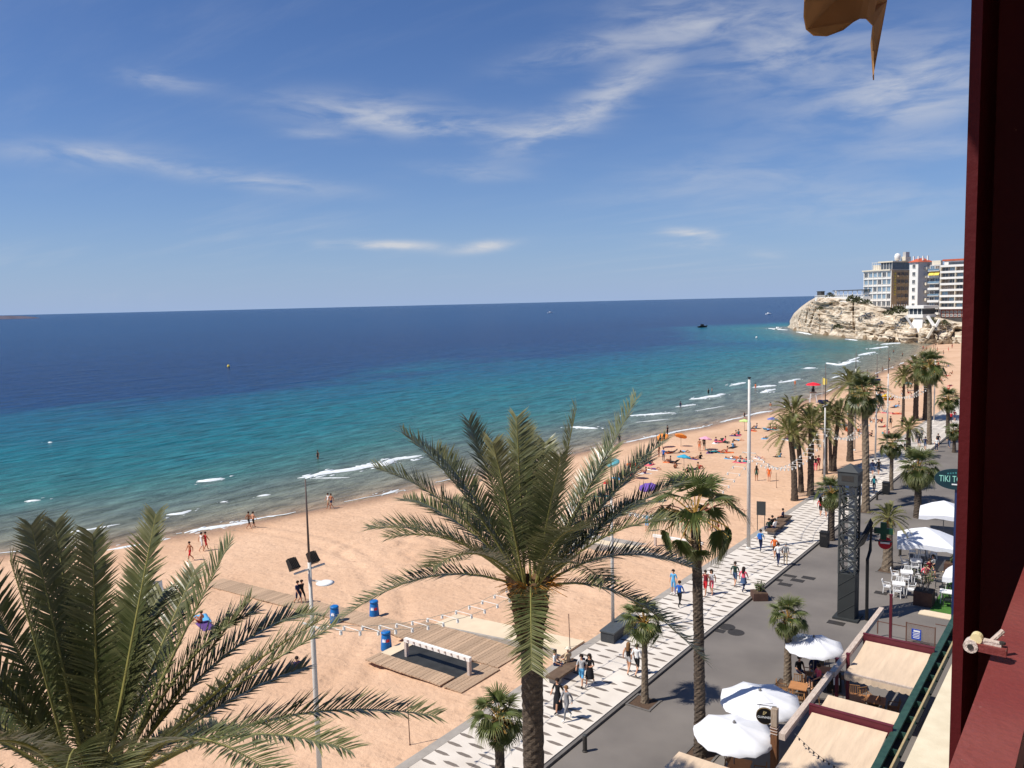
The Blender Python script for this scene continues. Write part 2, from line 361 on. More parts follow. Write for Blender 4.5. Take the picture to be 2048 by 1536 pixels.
def foam(pts, wmid, seed=0, frag=6):
    # a breaking crest: a low ragged ridge of white water
    rnd = random.Random(seed); W_ = [at(x, y, -2) for x, y in pts]; P = []
    for a, b in zip(W_, W_[1:]):
        k = max(2, int((b-a).length/.45))
        P += [a.lerp(b, i/k) for i in range(k)]
    P.append(W_[-1]); n = len(P); mb = MB(); rows = []
    for i, p in enumerate(P):
        t = (P[min(i+1, n-1)]-P[max(i-1, 0)]).normalized(); sd = Vector((-t.y, t.x, 0)); u = i/(n-1)
        wd = wmid*(math.sin(PI*u)**.6*.85+.05)*(.65+.7*abs(N3(i*.21, seed*3.1))+.3*rnd.random())
        off = sd*(.5*wmid*N3(i*.13, seed*7.7))
        h = min(.32, .22*wd)+.01
        rows.append([p+off-sd*wd*.5+Vector((0, 0, -.02)), p+off-sd*wd*.15+Vector((0, 0, h)), p+off+sd*wd*.2+Vector((0, 0, h*.5)), p+off+sd*wd*.6*(.6+.8*rnd.random())+Vector((0, 0, -.02))])
    mb.add([v for r in rows for v in r], [(i*4+k, i*4+k+1, i*4+k+5, i*4+k+4) for i in range(n-1) for k in range(3)])
    for _ in range(frag*2):
        p = rnd.choice(P)+Vector((rnd.uniform(-1, 1)*wmid*1.3, rnd.uniform(-1, 1)*wmid*1.3, 0)); r = rnd.uniform(.06, .28)*wmid
        m_ = rnd.randint(5, 8); ring = [(r*(.5+rnd.random())*math.cos(2*PI*k/m_)*.6, r*(.5+rnd.random())*math.sin(2*PI*k/m_)*1.6) for k in range(m_)]
        mb.prism(ring, .025, p-Vector((0, 0, .01)))
    mb.build('foam', M_foam, sea, smooth=True, kind='stuff')
for i, (pts, wd, fr) in enumerate((
    ([(596, 957), (640, 950), (700, 939), (760, 929), (840, 910)], 2.2, 14), ([(392, 965), (420, 962), (450, 957)], 1.2, 3), ([(48, 1003), (82, 1000)], .9, 2), ([(332, 1030), (360, 1027), (381, 1020)], .9, 3),
    ([(375, 1064), (440, 1052), (505, 1041)], 1.1, 12), ([(205, 1103), (250, 1094), (290, 1088)], 1.1, 10), ([(305, 1086), (345, 1077)], .8, 5), ([(125, 1068), (180, 1059), (240, 1048)], .55, 3), ([(895, 943), (932, 937)], .9, 3),
    ([(513, 993), (541, 989)], .7, 1), ([(762, 990), (800, 979)], .8, 5), ([(1243, 887), (1300, 874), (1420, 851)], .8, 12), ([(1488, 832), (1545, 821)], .9, 4), ([(1378, 799), (1415, 795), (1450, 788)], 2.0, 6), ([(1460, 771), (1494, 765)], 1.6, 3),
    ([(1505, 775), (1553, 771)], 1.8, 4), ([(1520, 786), (1552, 778)], 1.6, 6), ([(1558, 766), (1600, 758)], 1.6, 3), ([(1252, 832), (1290, 830), (1345, 825)], 1.2, 16), ([(1350, 814), (1392, 809)], 1.0, 6), ([(1142, 854), (1196, 857)], 1.4, 6),
    ([(1648, 726), (1678, 730), (1712, 721)], 3.0, 4), ([(1608, 737), (1632, 736)], 1.6, 2), ([(1718, 711), (1748, 704)], 2.5, 4), ([(1742, 698), (1775, 693)], 2.6, 5), ([(1760, 689), (1800, 686)], 2.6, 4), ([(1700, 722), (1718, 714)], 1.6, 3), ([(1595, 664), (1625, 669)], 3.0, 5), ([(1690, 678), (1715, 681)], 2.5, 4),
    ([(1660, 757), (1700, 747)], .9, 5), ([(1437, 844), (1490, 833)], .6, 4), ([(620, 957), (700, 955)], .35, 6), ([(1700, 768), (1730, 757)], .9, 3), ([(440, 1005), (455, 1003)], .5, 2), ([(95, 885), (104, 885)], .7, 1), ([(1270, 845), (1340, 838)], .35, 5), ([(1390, 822), (1450, 812)], .45, 6))):
    foam(pts, wd, i+1, fr)

# thin lace of wash along the whole waterline
def wash():
    mb = MB(); y = 22.0; q = random.Random(4); prev = None
    while y < 330:
        st_ = .5 if y < 120 else 1.2; x = xsh(y)-.25+.9*N3(y*.11, 2)+.35*N3(y*.5, 8); gate = N3(y*.16, 31)+.10
        wd = max(0, gate)*(.25+.75*q.random())*(1 if y < 150 else 1.6)
        cur = [(x+.5*wd, y, -1.955), (x, y, -1.915), (x-.6*wd-.05*q.random(), y, -1.99)] if wd > .03 else None
        if cur and prev: mb.add(prev+cur, [(0, 1, 4, 3), (1, 2, 5, 4)])
        prev = cur; y += st_
    mb.build('foam', M_foam, sea, smooth=True, kind='stuff')
wash()

# pavement of the promenade, kerbs and street
M_pave = mat('pale_paving', (220, 211, 198), rough=.85, rgb2=(202, 191, 177), scale=.55, bump=.15, bscale=12)
M_loz = mat('dark_lozenge_tile', (116, 106, 97), rough=.85, var=.10, scale=4, objvar=.10)
M_conc = mat('concrete', (158, 150, 140), rough=.9, var=.12, scale=2, bump=.2, bscale=20)
M_kerb = mat('dark_kerb', (104, 99, 94), rough=.85, var=.15, scale=3)
M_asph = mat('asphalt', (124, 117, 110), rough=.9, rgb2=(105, 99, 94), scale=.28, bump=.25, bscale=30, spec=.2)
prom = MB()
prom.box(((EDGE+KERB)/2+.05, 190, -.25), (KERB-EDGE-.5, 500, .5)); promenade = prom.build('promenade', M_pave, kind='structure')
cp = MB(); cp.box((EDGE+.05, 190, -.28), (.5, 500, .58)); cp.build('promenade_coping', M_conc, promenade)
Y = -8
ks = MB(); ks.box((KERB-.04, 0, -.24), (.15, 1.985, .50)); kme = ks.mesh('kerb_stone', M_kerb)
for i in range(120): link('kerb_stone', kme, promenade, (0, 14+2*i, 0))
lz = MB(); lz.prism([(-.48, -.012), (-.22, -.10), (.22, -.10), (.48, .012), (.22, .10), (-.22, .10)], .012); lme = lz.mesh('lozenge_tile', M_loz)
rest = MB(); k = 0; PX = (-23.9, -22.95, -22.02, -21.08, -20.14)
lozs = []
for i in range(0, 190):
    for j, X in enumerate(PX):
        y = 22.6+.88*i+(.44 if j % 2 else 0)
        if (i*7+j*3) % 11 == 0: continue
        lozs.append((X, y))
for X, y in lozs:
    if k < 300: link('lozenge_tile', lme, promenade, (X, y, -.004)); k += 1
    else: rest.prism([(X-.48, y-.012), (X-.22, y-.10), (X+.22, y-.10), (X+.48, y+.012), (X+.22, y+.10), (X-.22, y+.10)], .012, (0, 0, -.004))
rest.build('lozenge_tiles', M_loz, promenade, kind='stuff')
st = MB(); st.box((-5, 190, -.35), (28.6, 500, .5)); street = st.build('street', M_asph, kind='structure')
# inspection covers in the asphalt
M_iron = mat('cast_iron', (66, 62, 58), rough=.6, var=.2, scale=10, metal=.3)
for i, (px, py, a, b) in enumerate(((1454, 1254, .5, .0), (1472, 1265, .5, 0), (1570, 1169, .9, .6), (1595, 1161, .9, .6), (1617, 1156, .9, .6), (1555, 1160, .7, .5), (1580, 1152, .9, .5), (1672, 1246, 1.0, .6), (1762, 1186, .8, .6), (1440, 1262, .6, .5))):
    P = at(px, py, -.1); mb = MB()
    if b: mb.box((0, 0, 0), (a, b, .012))
    else: mb.lathe([(a, -.006), (a, .006)], n=20)
    mb.build('manhole_cover', M_iron, street, loc=(P.x, P.y, -.095))
ib = MB(); ib.box((60, 190, -.6), (101, 600, .4)); ib.build('inland_ground', M_conc, kind='structure')
# ------------------------------------------------------------------ palms
def leaf_mat(name, a, b, tip, rough=.32, tr=.16):
    M = mat(name, a, rough=rough, rgb2=b, scale=1.3, transl=tr, spec=.45, objvar=.16)
    nt = M.node_tree; N = nt.nodes; L = nt.links
    at_ = N.new('ShaderNodeAttribute'); at_.attribute_name = 'dry'  # mixes in the tip colour: dry yellowing and painted sunlit tips
    mx = N.new('ShaderNodeMix'); mx.data_type = 'RGBA'; L.new(at_.outputs['Fac'], mx.inputs[0]); mx.inputs[7].default_value = lin(tip)
    for lk in list(L):
        if lk.to_socket.name in ('Base Color', 'Color') and lk.to_node.type in ('BSDF_PRINCIPLED', 'BSDF_TRANSLUCENT'):
            src = lk.from_socket; L.new(src, mx.inputs[6]); L.remove(lk)
    L.new(mx.outputs[2], N['Principled BSDF'].inputs['Base Color'])
    for n_ in N:
        if n_.type == 'BSDF_TRANSLUCENT': L.new(mx.outputs[2], n_.inputs['Color'])
    return M
M_date = leaf_mat('date_palm_leaf', (58, 67, 38), (84, 91, 55), (180, 170, 120))  # pale tip colour also paints the sunlit glints on the leaflets
M_date2 = leaf_mat('date_palm_leaf_far', (80, 88, 42), (110, 112, 60), (160, 148, 96), rough=.5)
M_fan = leaf_mat('fan_palm_leaf', (70, 84, 42), (102, 112, 62), (164, 152, 100), rough=.45)
M_dry = leaf_mat('dry_palm_leaf', (140, 112, 76), (168, 140, 100), (190, 160, 120), rough=.8, tr=.1)
M_rach = mat('palm_rachis', (134, 128, 72), rough=.5, var=.15)
M_rachO = mat('palm_leaf_stalk', (172, 134, 66), rough=.55, var=.15)
M_trunk = mat('palm_trunk', (102, 88, 74), rough=.95, rgb2=(62, 54, 47), scale=3.5, bump=.9, bscale=9, stretch=(1, 1, 3.2))
M_trunkL = mat('palm_trunk_pale', (140, 124, 104), rough=.95, rgb2=(98, 84, 70), scale=3.0, bump=.8, bscale=8, stretch=(1, 1, 4))
M_stub = mat('palm_leaf_base', (104, 78, 52), rough=.9, rgb2=(70, 52, 36), scale=6, bump=.5, bscale=20, objvar=.2)
M_fruit = mat('palm_flower_stalk', (176, 118, 44), rough=.7, var=.2, scale=8)

class LB(MB):
    def __init__(s): super().__init__(); s.dry = []
    def addl(s, vs, fs, d):
        s.add(vs, fs); s.dry += d
    def mesh(s, name, mats, smooth=False):
        me = super().mesh(name, mats, smooth); a = me.attributes.new('dry', 'FLOAT', 'POINT')
        d = s.dry+[0.0]*(len(s.v)-len(s.dry)); a.data.foreach_set('value', d); return me
def bez(a, c, b, u): return a*(1-u)**2+c*2*u*(1-u)+b*u*u
def pinnate(lb, A, Cc, B, n, lmax, wd, rnd, lift=.42, dry=.0, side_ref=None, tri=False, u0=.14):
    """leaflets of one feather frond along the curve A-C-B"""
    for i in range(n):
        u = u0+(1-u0)*(i+.5)/n
        p = bez(A, Cc, B, u); t = ((Cc-A)*(1-u)+(B-Cc)*u).normalized()
        rad_ = Vector((B.x-A.x, B.y-A.y, 0)); rad_ = rad_.normalized() if rad_.length > .05 else Vector((1, 0, 0))
        nrm = Vector((0, 0, 1))-rad_*.55; nrm = (nrm-t*nrm.dot(t))
        nrm = nrm.normalized() if nrm.length > .05 else rad_.cross(t)
        sd = t.cross(nrm).normalized()
        prof = min(1, .30+(u-u0)*3.2) if u < .35 else (1.0 if u < .78 else 1.0-(u-.78)*1.9)
        for s_ in (-1, 1):
            fwd = .50+.45*u+rnd.uniform(-.16, .16)
            d = (sd*s_+t*fwd+nrm*(lift+rnd.uniform(-.24, .22))).normalized()
            l = lmax*prof*rnd.uniform(.82, 1.08)
            g = Vector((0, 0, -1))*l*(.02+.08*rnd.random())
            wv = d.cross(nrm+sd*s_*.3*rnd.uniform(-1, 1)).normalized()*wd*.5*(1 if u > .25 else .7)
            m_ = p+d*l*.45; e = p+d*l+g
            dr = dry+max(0, (u-.62))*.9*rnd.random()+.12*rnd.random()
            if tri: lb.addl([p-wv, p+wv, e], [(0, 1, 2)], [dr, dr, min(1, dr+.2)])
            else: lb.addl([p-wv*.6, p+wv*.6, m_+wv, m_-wv, e], [(0, 1, 2, 3), (3, 2, 4)], [dr, dr, dr, dr, min(1, dr+.30)])
def rachis(mb, A, Cc, B, r0, n=9, sides=5):
    pts = [bez(A, Cc, B, k/n) for k in range(n+1)]
    mb.tube(pts, [r0*(1-.85*k/n) for k in range(n+1)], sides, cap=False)
def make_frond(parent, A, Cc, B, rnd, nl=88, lmax=.62, wd=.045, dry=0.0, lift=.42):
    mb = MB(); rachis(mb, A, Cc, B, .045)
    f = mb.build('frond', M_rach, parent, smooth=True)
    lb = LB(); pinnate(lb, A, Cc, B, nl, lmax, wd, rnd, lift, dry)
    lb.build('leaflets', M_date, f, kind='stuff')
    return f
def trunk_mesh(h, r0, r1, rnd, rings=None, sides=14, ridge=.06, lean=(0, 0), flare=.25, dz=.16, mats=None, spiral=True):
    n = rings or int(h/dz); mb = MB(); vs = []
    for i in range(n+1):
        u = i/n; z = h*u; r = r0+(r1-r0)*u+flare*r0*math.exp(-z/.5)
        for k in range(sides):
            th = 2*PI*k/sides
            rr = r*(1+ridge*((i+(k if spiral else 0)) % 2)+ridge*.8*rnd.uniform(-1, 1))
            vs.append((lean[0]*u*u+rr*math.cos(th), lean[1]*u*u+rr*math.sin(th), z+(rnd.uniform(-.3, .3)*h/n if 0 < i < n else 0)))
    fs = [(i*sides+k, i*sides+(k+1) % sides, (i+1)*sides+(k+1) % sides, (i+1)*sides+k) for i in range(n) for k in range(sides)]
    fs.append(tuple(n*sides+k for k in range(sides)))
    mb.add(vs, fs); return mb
_stub = MB()
_stub.add([(-.12, 0, -.05), (.12, 0, -.05), (.14, .10, .10), (-.14, .10, .10), (-.07, .20, .34), (.07, .20, .34), (.05, .12, .36), (-.05, .12, .36), (-.1, -.08, .12), (.1, -.08, .12)],
          [(0, 1, 2, 3), (3, 2, 5, 4), (4, 5, 6, 7), (8, 7, 6, 9), (0, 3, 4, 7, 8), (2, 1, 9, 6, 5), (1, 0, 8, 9)])
STUB = _stub.mesh('leaf_base', M_stub)
def stubs(parent, z0, z1, r0, r1, n, rnd, s0=.8, s1=1.2):
    for i in range(n):
        u = i/(n-1); z = z0+(z1-z0)*u; th = i*2.39996; r = (r0+(r1-r0)*u)*.82; s_ = (s0+(s1-s0)*u)*rnd.uniform(.85, 1.15)
        link('leaf_base', STUB, parent, (r*math.cos(th), r*math.sin(th), z), rot=(rnd.uniform(-.12, .12)-.1, 0, th-PI/2+rnd.uniform(-.1, .1)), scale=s_)

# --- the two big date palms close to the balcony: fronds follow the photograph's
def date_palm_near(base, crown, label, tips, rnd, extra, nl, lmax, r0, r1, Lfr):
    h = crown.z-base.z
    t = thing('date_palm', label, 'palm tree', base, group=None)
    tk = trunk_mesh(h-.1, r0, r1, rnd, sides=16, ridge=.07, dz=.13, lean=(crown.x-base.x, crown.y-base.y)).build('trunk', M_trunk, t, smooth=False)
    cr = bpy.data.objects.new('crown', None); col.objects.link(cr); cr.parent = t; cr.location = crown-base
    cen = crown.copy(); O = Vector((0, 0, 0))
    cd = (cen-Vector((0, 0, EYE)))
    depth0 = (RW.transposed() @ cd).z*-1
    for (px, py, sgn, arch) in tips:
        d = ray(px, py); q = Vector((0, 0, EYE))+d*depth0; lat = (q-cen).length
        want = math.sqrt(max(.15, Lfr*Lfr-lat*lat))*.85
        B = Vector((0, 0, EYE))+d*(depth0+sgn*want) - cen
        A = Vector((B.x, B.y, 0)).normalized()*.28+Vector((0, 0, -.05)) if Vector((B.x, B.y, 0)).length > .1 else Vector((.1, 0, 0))
        Cc = A+(B-A)*.48+Vector((0, 0, 1))*arch*(B-A).length
        make_frond(cr, A, Cc, B, rnd, nl, lmax, .044, lift=.36)
    for i in range(extra):
        az = i*2.39996+rnd.uniform(-.2, .2); el = rad(rnd.uniform(-32, 34 if extra < 10 else 66)); l = Lfr*rnd.uniform(.72, .98)
        dirn = Vector((math.cos(az)*math.cos(el), math.sin(az)*math.cos(el), math.sin(el)))
        A = Vector((dirn.x, dirn.y, 0)).normalized()*.25; B = A+dirn*l*.92-Vector((0, 0, .16*l)); Cc = A+dirn*l*.5+Vector((0, 0, .14*l))
        make_frond(cr, A, Cc, B, rnd, nl, lmax, .044, dry=.35 if el < -.2 else 0, lift=.34)
    # last year's flower stalks in the heart of the crown
    for i in range(9):
        az = i*2.4; mb = MB(); P = Vector((.3*math.cos(az), .3*math.sin(az), -.1))
        for j in range(12):
            a2 = az+rnd.uniform(-.5, .5); e_ = P+Vector((math.cos(a2)*rnd.uniform(.5, 1.0), math.sin(a2)*rnd.uniform(.5, 1.0), rnd.uniform(-.1, .55)))
            mb.tube([P, P.lerp(e_, .5)+Vector((0, 0, .15)), e_], [.015, .012, .006], 4, cap=False)
        mb.build('flower_stalk', M_fruit, cr)
    return t
rnd = random.Random(11)
cp_ = atX(1062, 1172, -14.0)
central = date_palm_near(Vector((cp_.x, cp_.y-.1, -.1)), cp_, 'tall date palm with full feather crown in the middle of the view', [
    (1273, 798, .5, .03), (1153, 816, -.5, .04), (1033, 834, -.4, .05), (1048, 860, .8, .05), (937, 842, .5, .10), (985, 885, -.6, .08), (806, 868, .35, .20), (872, 900, .8, .16), (752, 937, -.3, .24), (809, 1001, .6, .24), (740, 1058, -.2, .28), (779, 1076, -.5, .30), (866, 1135, -.8, .34),
    (686, 1235, .1, .30), (1303, 916, .4, .10), (1330, 880, .7, .10), (1368, 966, .1, .18), (1291, 1007, .7, .18), (1340, 1040, -.3, .24), (1380, 1135, .1, .30), (1410, 1322, -.2, .34), (1063, 1340, -1.0, .35), (1207, 1165, -.9, .32), (1159, 1061, -1, .22), (1228, 895, .85, .08), (1090, 885, .7, .05), (905, 1000, .85, .2), (1120, 915, -.7, .05), (930, 1120, .9, .3)],
    rnd, 0, 112, .95, .27, .33, 5.7)
_lh = cp_.z+.1
stubs(central, _lh-1.9, _lh+.05, .33, .52, 78, rnd, .7, 1.2)
rnd = random.Random(23)
lp_ = atX(190, 1580, -14.0)
leftp = date_palm_near(Vector((lp_.x, lp_.y, -.1)), lp_, 'large date palm close below the balcony at the left edge', [
    (312, 1028, .7, .03), (460, 1085, .5, .04), (500, 1200, .2, .06), (672, 1250, .2, .1), (650, 1235, -.3, .1), (872, 1432, -.2, .22), (610, 1335, .5, .15), (185, 1068, .2, .03), (62, 1050, .3, .05), (110, 1045, .6, .05), (20, 1120, -.3, .1), (-90, 1080, .3, .1), (-160, 1250, -.4, .15), (-250, 1360, .3, .2),
    (275, 1150, .8, .05), (700, 1500, -.6, .25), (560, 1560, -.9, .3), (390, 1140, .9, .05), (-60, 1500, -.7, .3), (120, 1640, -1, .35), (150, 1180, .9, .04), (480, 1460, .8, .2)],
    rnd, 14, 108, .66, .34, .42, 5.5)
_lh2 = lp_.z+.1
stubs(leftp, _lh2-1.6, _lh2, .48, .58, 50, rnd)

# --- fan palms
def fan_leaf(lp, r, seg, spread, hang, rnd, dry=0.0, width=1.0):
    """petiole along +Y then a pleated fan; hang bends the fan down"""
    lb = LB(); lb.cur = 1
    e = Vector((0, lp, lp*.10)); n0 = 5
    pts = [Vector((0, lp*k/n0, lp*.16*math.sin(PI*.5*k/n0)-hang*.10*lp*(k/n0)**2)) for k in range(n0+1)]
    e = pts[-1]
    lb.tube(pts, [.028-.012*k/n0 for k in range(n0+1)], 4, cap=False); lb.dry += [0.0]*(len(lb.v)-len(lb.dry))
    lb.cur = 0
    ax = Vector((0, math.cos(hang), -math.sin(hang)))       # direction of the middle finger
    nr = Vector((0, math.sin(hang), math.cos(hang)))
    for i in range(seg):
        f0 = -spread+2*spread*i/seg; f1 = f0+2*spread/seg; fm = (f0+f1)/2
        def dv(f): return ax*math.cos(f)+Vector((1, 0, 0))*math.sin(f)*width
        rr = r*(1-.28*abs(fm/spread)**2)*rnd.uniform(.92, 1.05)
        cup = nr*(.10*rr*(1-math.cos(fm)))
        a, b_ = e+dv(f0)*rr*.36+nr*.02, e+dv(f1)*rr*.36+nr*.02
        m_ = e+dv(fm)*rr*.40-nr*.035
        d3 = e+dv(fm+rnd.uniform(-.05, .05))*rr*.72-Vector((0, 0, 1))*rr*(.05+.06*rnd.random())+cup*.5
        tip = e+dv(fm+rnd.uniform(-.12, .12))*rr*.98-Vector((0, 0, 1))*rr*(.26+.26*rnd.random())
        sdv = (dv(f1)-dv(f0)).normalized()*.026*r
        vs = [e, a, m_, b_, d3-sdv, d3+sdv, tip]
        lb.addl(vs, [(0, 1, 2), (0, 2, 3), (1, 4, 2), (2, 4, 5), (2, 5, 3), (4, 6, 5)], [dry+.02, dry, dry, dry, dry+.15, dry+.15, min(1, dry+.45)])
    return lb
rnd = random.Random(5)
FL = {}
for nm, hg in (('up', .05), ('mid', .45), ('low', 1.0), ('hang', 1.45)):
    for v in range(2):
        FL[nm, v] = fan_leaf(1.0, .85, 26, 2.0 if nm != 'hang' else 1.5, hg, rnd, width=1.0 if nm != 'hang' else .7).mesh('fan_leaf', [M_fan, M_rachO])
DRYL = fan_leaf(.8, .8, 20, 1.0, 1.5, rnd, .8, width=.5).mesh('dry_fan_leaf', [M_dry, M_rachO])
def fan_spots(n, rnd, lo=-50, hi=82):
    out = []
    for i in range(n):
        u = (i+.5)/n; el = hi-(hi-lo)*u**.85; az = i*2.39996+rnd.uniform(-.25, .25)
        nm = 'up' if el > 48 else 'mid' if el > 12 else 'low' if el > -22 else 'hang'
        out.append((az, el, nm, rnd.randint(0, 1), rnd.uniform(.86, 1.12)))
    return out
def fan_matrix(az, el, s_, z=0):
    return Matrix.Translation((0, 0, z)) @ Matrix.Rotation(az, 4, 'Z') @ Matrix.Rotation(rad(el), 4, 'X') @ Matrix.Scale(s_, 4)
def fan_palm_near(name, base, h, size, n, label, rnd, r0=.24, r1=.18, trunkm=None, dry=4, lo=-50, nstub=26, lean=(0, 0), group=None):
    t = thing(name, label, 'palm tree', base, group=group)
    trunk_mesh(h, r0, r1, rnd, sides=12, ridge=.07, dz=.11, lean=lean).build('trunk', trunkm or M_trunk, t)
    cr = bpy.data.objects.new('crown', None); col.objects.link(cr); cr.parent = t; cr.location = (lean[0], lean[1], h)
    for az, el, nm, v, s_ in fan_spots(n, rnd, lo):
        o = link('fan_leaf', FL[nm, v], cr); o.matrix_local = fan_matrix(az, el, s_*size)
    for i in range(dry):
        o = link('dry_leaf', DRYL, cr); o.matrix_local = fan_matrix(i*2.1+rnd.random(), rnd.uniform(-75, -55), size*rnd.uniform(.7, 1), -.2)
    if nstub:
        for i in range(nstub):
            u = i/nstub; th = i*2.4
            link('leaf_base', STUB, cr, (r1*.9*math.cos(th), r1*.9*math.sin(th), -.75*size+.75*size*u), rot=(-.25, 0, th-PI/2), scale=(.6*size, .6*size, .75*size))
    return t
def merged_fan(n, rnd, lo):
    lb = LB()
    for az, el, nm, v, s_ in fan_spots(n, rnd, lo):
        me = FL[nm, v]; Mx = fan_matrix(az, el, s_); o = len(lb.v)
        lb.v += [tuple(Mx @ x.co) for x in me.vertices]; lb.dry += [d.value for d in me.attributes['dry'].data]
        for p in me.polygons: lb.f.append(tuple(i+o for i in p.vertices)); lb.mi.append(p.material_index)
    return lb.mesh('fan_crown', [M_fan, M_rachO])
CROWN_FAN = [merged_fan(30, random.Random(k), -45-8*k) for k in range(3)]
def merged_date(n, rnd, lo, hi):
    lb = LB()
    for i in range(n):
        u = (i+.5)/n; el = rad(hi-(hi-lo)*u**.8); az = i*2.39996+rnd.uniform(-.25, .25); l = 3.0*rnd.uniform(.82, 1.08)
        dirn = Vector((math.cos(az)*math.cos(el), math.sin(az)*math.cos(el), math.sin(el)))
        A = Vector((dirn.x, dirn.y, 0)).normalized()*.18; B = A+dirn*l*.9-Vector((0, 0, .22*l)); Cc = A+dirn*l*.5+Vector((0, 0, .14*l))
        lb.cur = 1; rachis(lb, A, Cc, B, .035, 5, 4); lb.dry += [0.0]*(len(lb.v)-len(lb.dry)); lb.cur = 0
        pinnate(lb, A, Cc, B, 44, .50, .06, rnd, .42, .25 if el < -.1 else .05, tri=True)
    return lb.mesh('date_crown', [M_date2, M_rach])
CROWN_DATE = [merged_date(40, random.Random(31+k), -38, 84) for k in range(3)]
def far_palm(name, crowns, i, base, h, size, r, label, rnd, trunkm=None, group=None, lean=(0, 0), st=0):
    t = thing(name, label, 'palm tree', base, group=group)
    trunk_mesh(h, r, r*.8, rnd, sides=10, ridge=.08, dz=.22, lean=lean).build('trunk', trunkm or M_trunk, t)
    c = link('crown', crowns[i % len(crowns)], t, (lean[0], lean[1], h), rot=(0, 0, rnd.uniform(0, 6)), scale=size)
    return t
rnd = random.Random(77)
def onroad(px, py): return at(px, py, -.1)
# Washington palm with hanging fans right of the tall date palm
wb = at(1400, 1512, -.1); wash = thing('washington_palm', 'slim fan palm with drooping fans and flower stalks right of the tall date palm', 'palm tree', wb)
WH = 10.7; wl = (-.25, .1)
trunk_mesh(WH, .24, .19, rnd, sides=14, ridge=.10, dz=.10, lean=wl).build('trunk', M_trunk, wash)
cr = bpy.data.objects.new('crown', None); col.objects.link(cr); cr.parent = wash; cr.location = (wl[0], wl[1], WH)
camr = RW @ Vector((1, 0, 0)); camaz = math.atan2(camr.y, camr.x)
for (ang, el, nm, s_) in ((.15, 18, 'low', 1.35), (.05, -20, 'hang', 1.3), (-.6, -25, 'hang', 1.35), (.6, 30, 'low', 1.3), (.9, 55, 'mid', 1.2), (1.57, 72, 'up', 1.1), (2.2, 60, 'mid', 1.2), (2.8, 35, 'low', 1.25), (3.14, 10, 'low', 1.2), (3.4, -18, 'hang', 1.25), (4.0, -30, 'hang', 1.2),
                         (4.7, -52, 'hang', 1.25), (5.2, -10, 'hang', 1.2), (1.2, 25, 'mid', 1.1), (2.5, 5, 'low', 1.2), (4.4, 20, 'low', 1.0), (5.6, 40, 'mid', 1.1), (0.9, 0, 'low', 1.2), (1.9, -5, 'low', 1.1), (3.7, 45, 'mid', 1.1), (4.9, 60, 'up', 1.0), (.3, 62, 'up', 1.05)):
    o = link('fan_leaf', FL[nm, rnd.randint(0, 1)], cr); o.matrix_local = fan_matrix(camaz+ang-PI/2, el, s_*1.2)
for i in range(5):
    o = link('dry_leaf', DRYL, cr); o.matrix_local = fan_matrix(camaz+2.6+.25*i-PI/2, -48-6*i, 1.15)
for i, (ang, el) in enumerate(((.1, 25), (-.1, 14), (.35, 20), (3.0, 12))):      # long flower stalks
    d = Vector((math.cos(camaz+ang)*math.cos(rad(el)), math.sin(camaz+ang)*math.cos(rad(el)), math.sin(rad(el))))
    pts = [d*(2.2*k/6)+Vector((0, 0, .35*math.sin(PI*k/6)-.25*(k/6)**2)) for k in range(7)]
    mb = MB(); mb.tube(pts, [.03, .028, .025, .022, .018, .014, .008], 5)
    for k in range(14):
        p = pts[3].lerp(pts[6], k/13); mb.tube([p, p+Vector((rnd.uniform(-.2, .2), rnd.uniform(-.2, .2), rnd.uniform(-.28, .08)))], [.012, .006], 4)
    mb.build('flower_stalk', mat('reddish_stalk', (140, 82, 70), rough=.7), cr)
# small kerb-side fan palms and street palms
fan_palm_near('fan_palm', Vector((-18.6, 23.6, -.1)), 4.3, .78, 30, 'short fan palm at the kerb left of the tall date palm trunk', rnd, .2, .17, lo=-60)
p_ = onroad(1290, 1405); fan_palm_near('fan_palm', p_, 4.1, .80, 30, 'short fan palm in a kerb tree pit casting a star shadow on the street', rnd, .17, .13, M_trunkL, lo=-60)
p_ = onroad(1575, 1370); fan_palm_near('fan_palm', p_, 3.55, .74, 30, 'short fan palm beside the parasol that shows palm shadow on it', rnd, .19, .15, M_trunkL, lo=-58)
p_ = onroad(1662, 1080); fan_palm_near('fan_palm', p_, 3.9, .95, 28, 'bushy fan palm at the kerb behind the lattice tower', rnd, .26, .24, lo=-62, dry=6)
p_ = onroad(1835, 1035); fan_palm_near('fan_palm', p_, 4.3, 1.25, 34, 'broad fan palm with thick trunk on the street left of the oval bar sign', rnd, .3, .27, lo=-55)
p_ = onroad(1775, 1140); q_ = far_palm('street_palm', CROWN_DATE, 1, p_, 3.9, .55, .34, 'young palm with stout trunk behind the no entry sign', rnd, M_trunkL)
mb = MB()
for k in range(26):
    a = k*2.4; mb.tube([(0, 0, 3.75), (.25*math.cos(a), .25*math.sin(a), 3.75), (.38*math.cos(a), .38*math.sin(a), 3.35+.1*(k % 3))], [.03, .03, .015], 4)
mb.build('fruit_cluster', M_fruit, q_)
p_ = onroad(1731, 1022); far_palm('washington_palm', CROWN_FAN, 0, p_, 10.6, 1.45, .34, 'tall leaning fan palm with slender trunk at the kerb beyond the lattice tower', rnd, M_trunkL, lean=(-.6, 1.2))
p_ = onroad(1782, 980); far_palm('fan_palm', CROWN_FAN, 1, p_, 4.6, .95, .2, 'short fan palm behind the black litter bin on the promenade', rnd, M_trunkL)
p_ = onroad(1858, 890); far_palm('washington_palm', CROWN_FAN, 2, p_, 10.2, 1.6, .3, 'tall fan palm with pale trunk at the far bend of the street', rnd, M_trunkL, lean=(-.3, .6))
p_ = onroad(1895, 868); far_palm('fan_palm', CROWN_FAN, 0, p_, 4.8, 1.2, .26, 'short fan palm next to the red column at the far kerb', rnd)
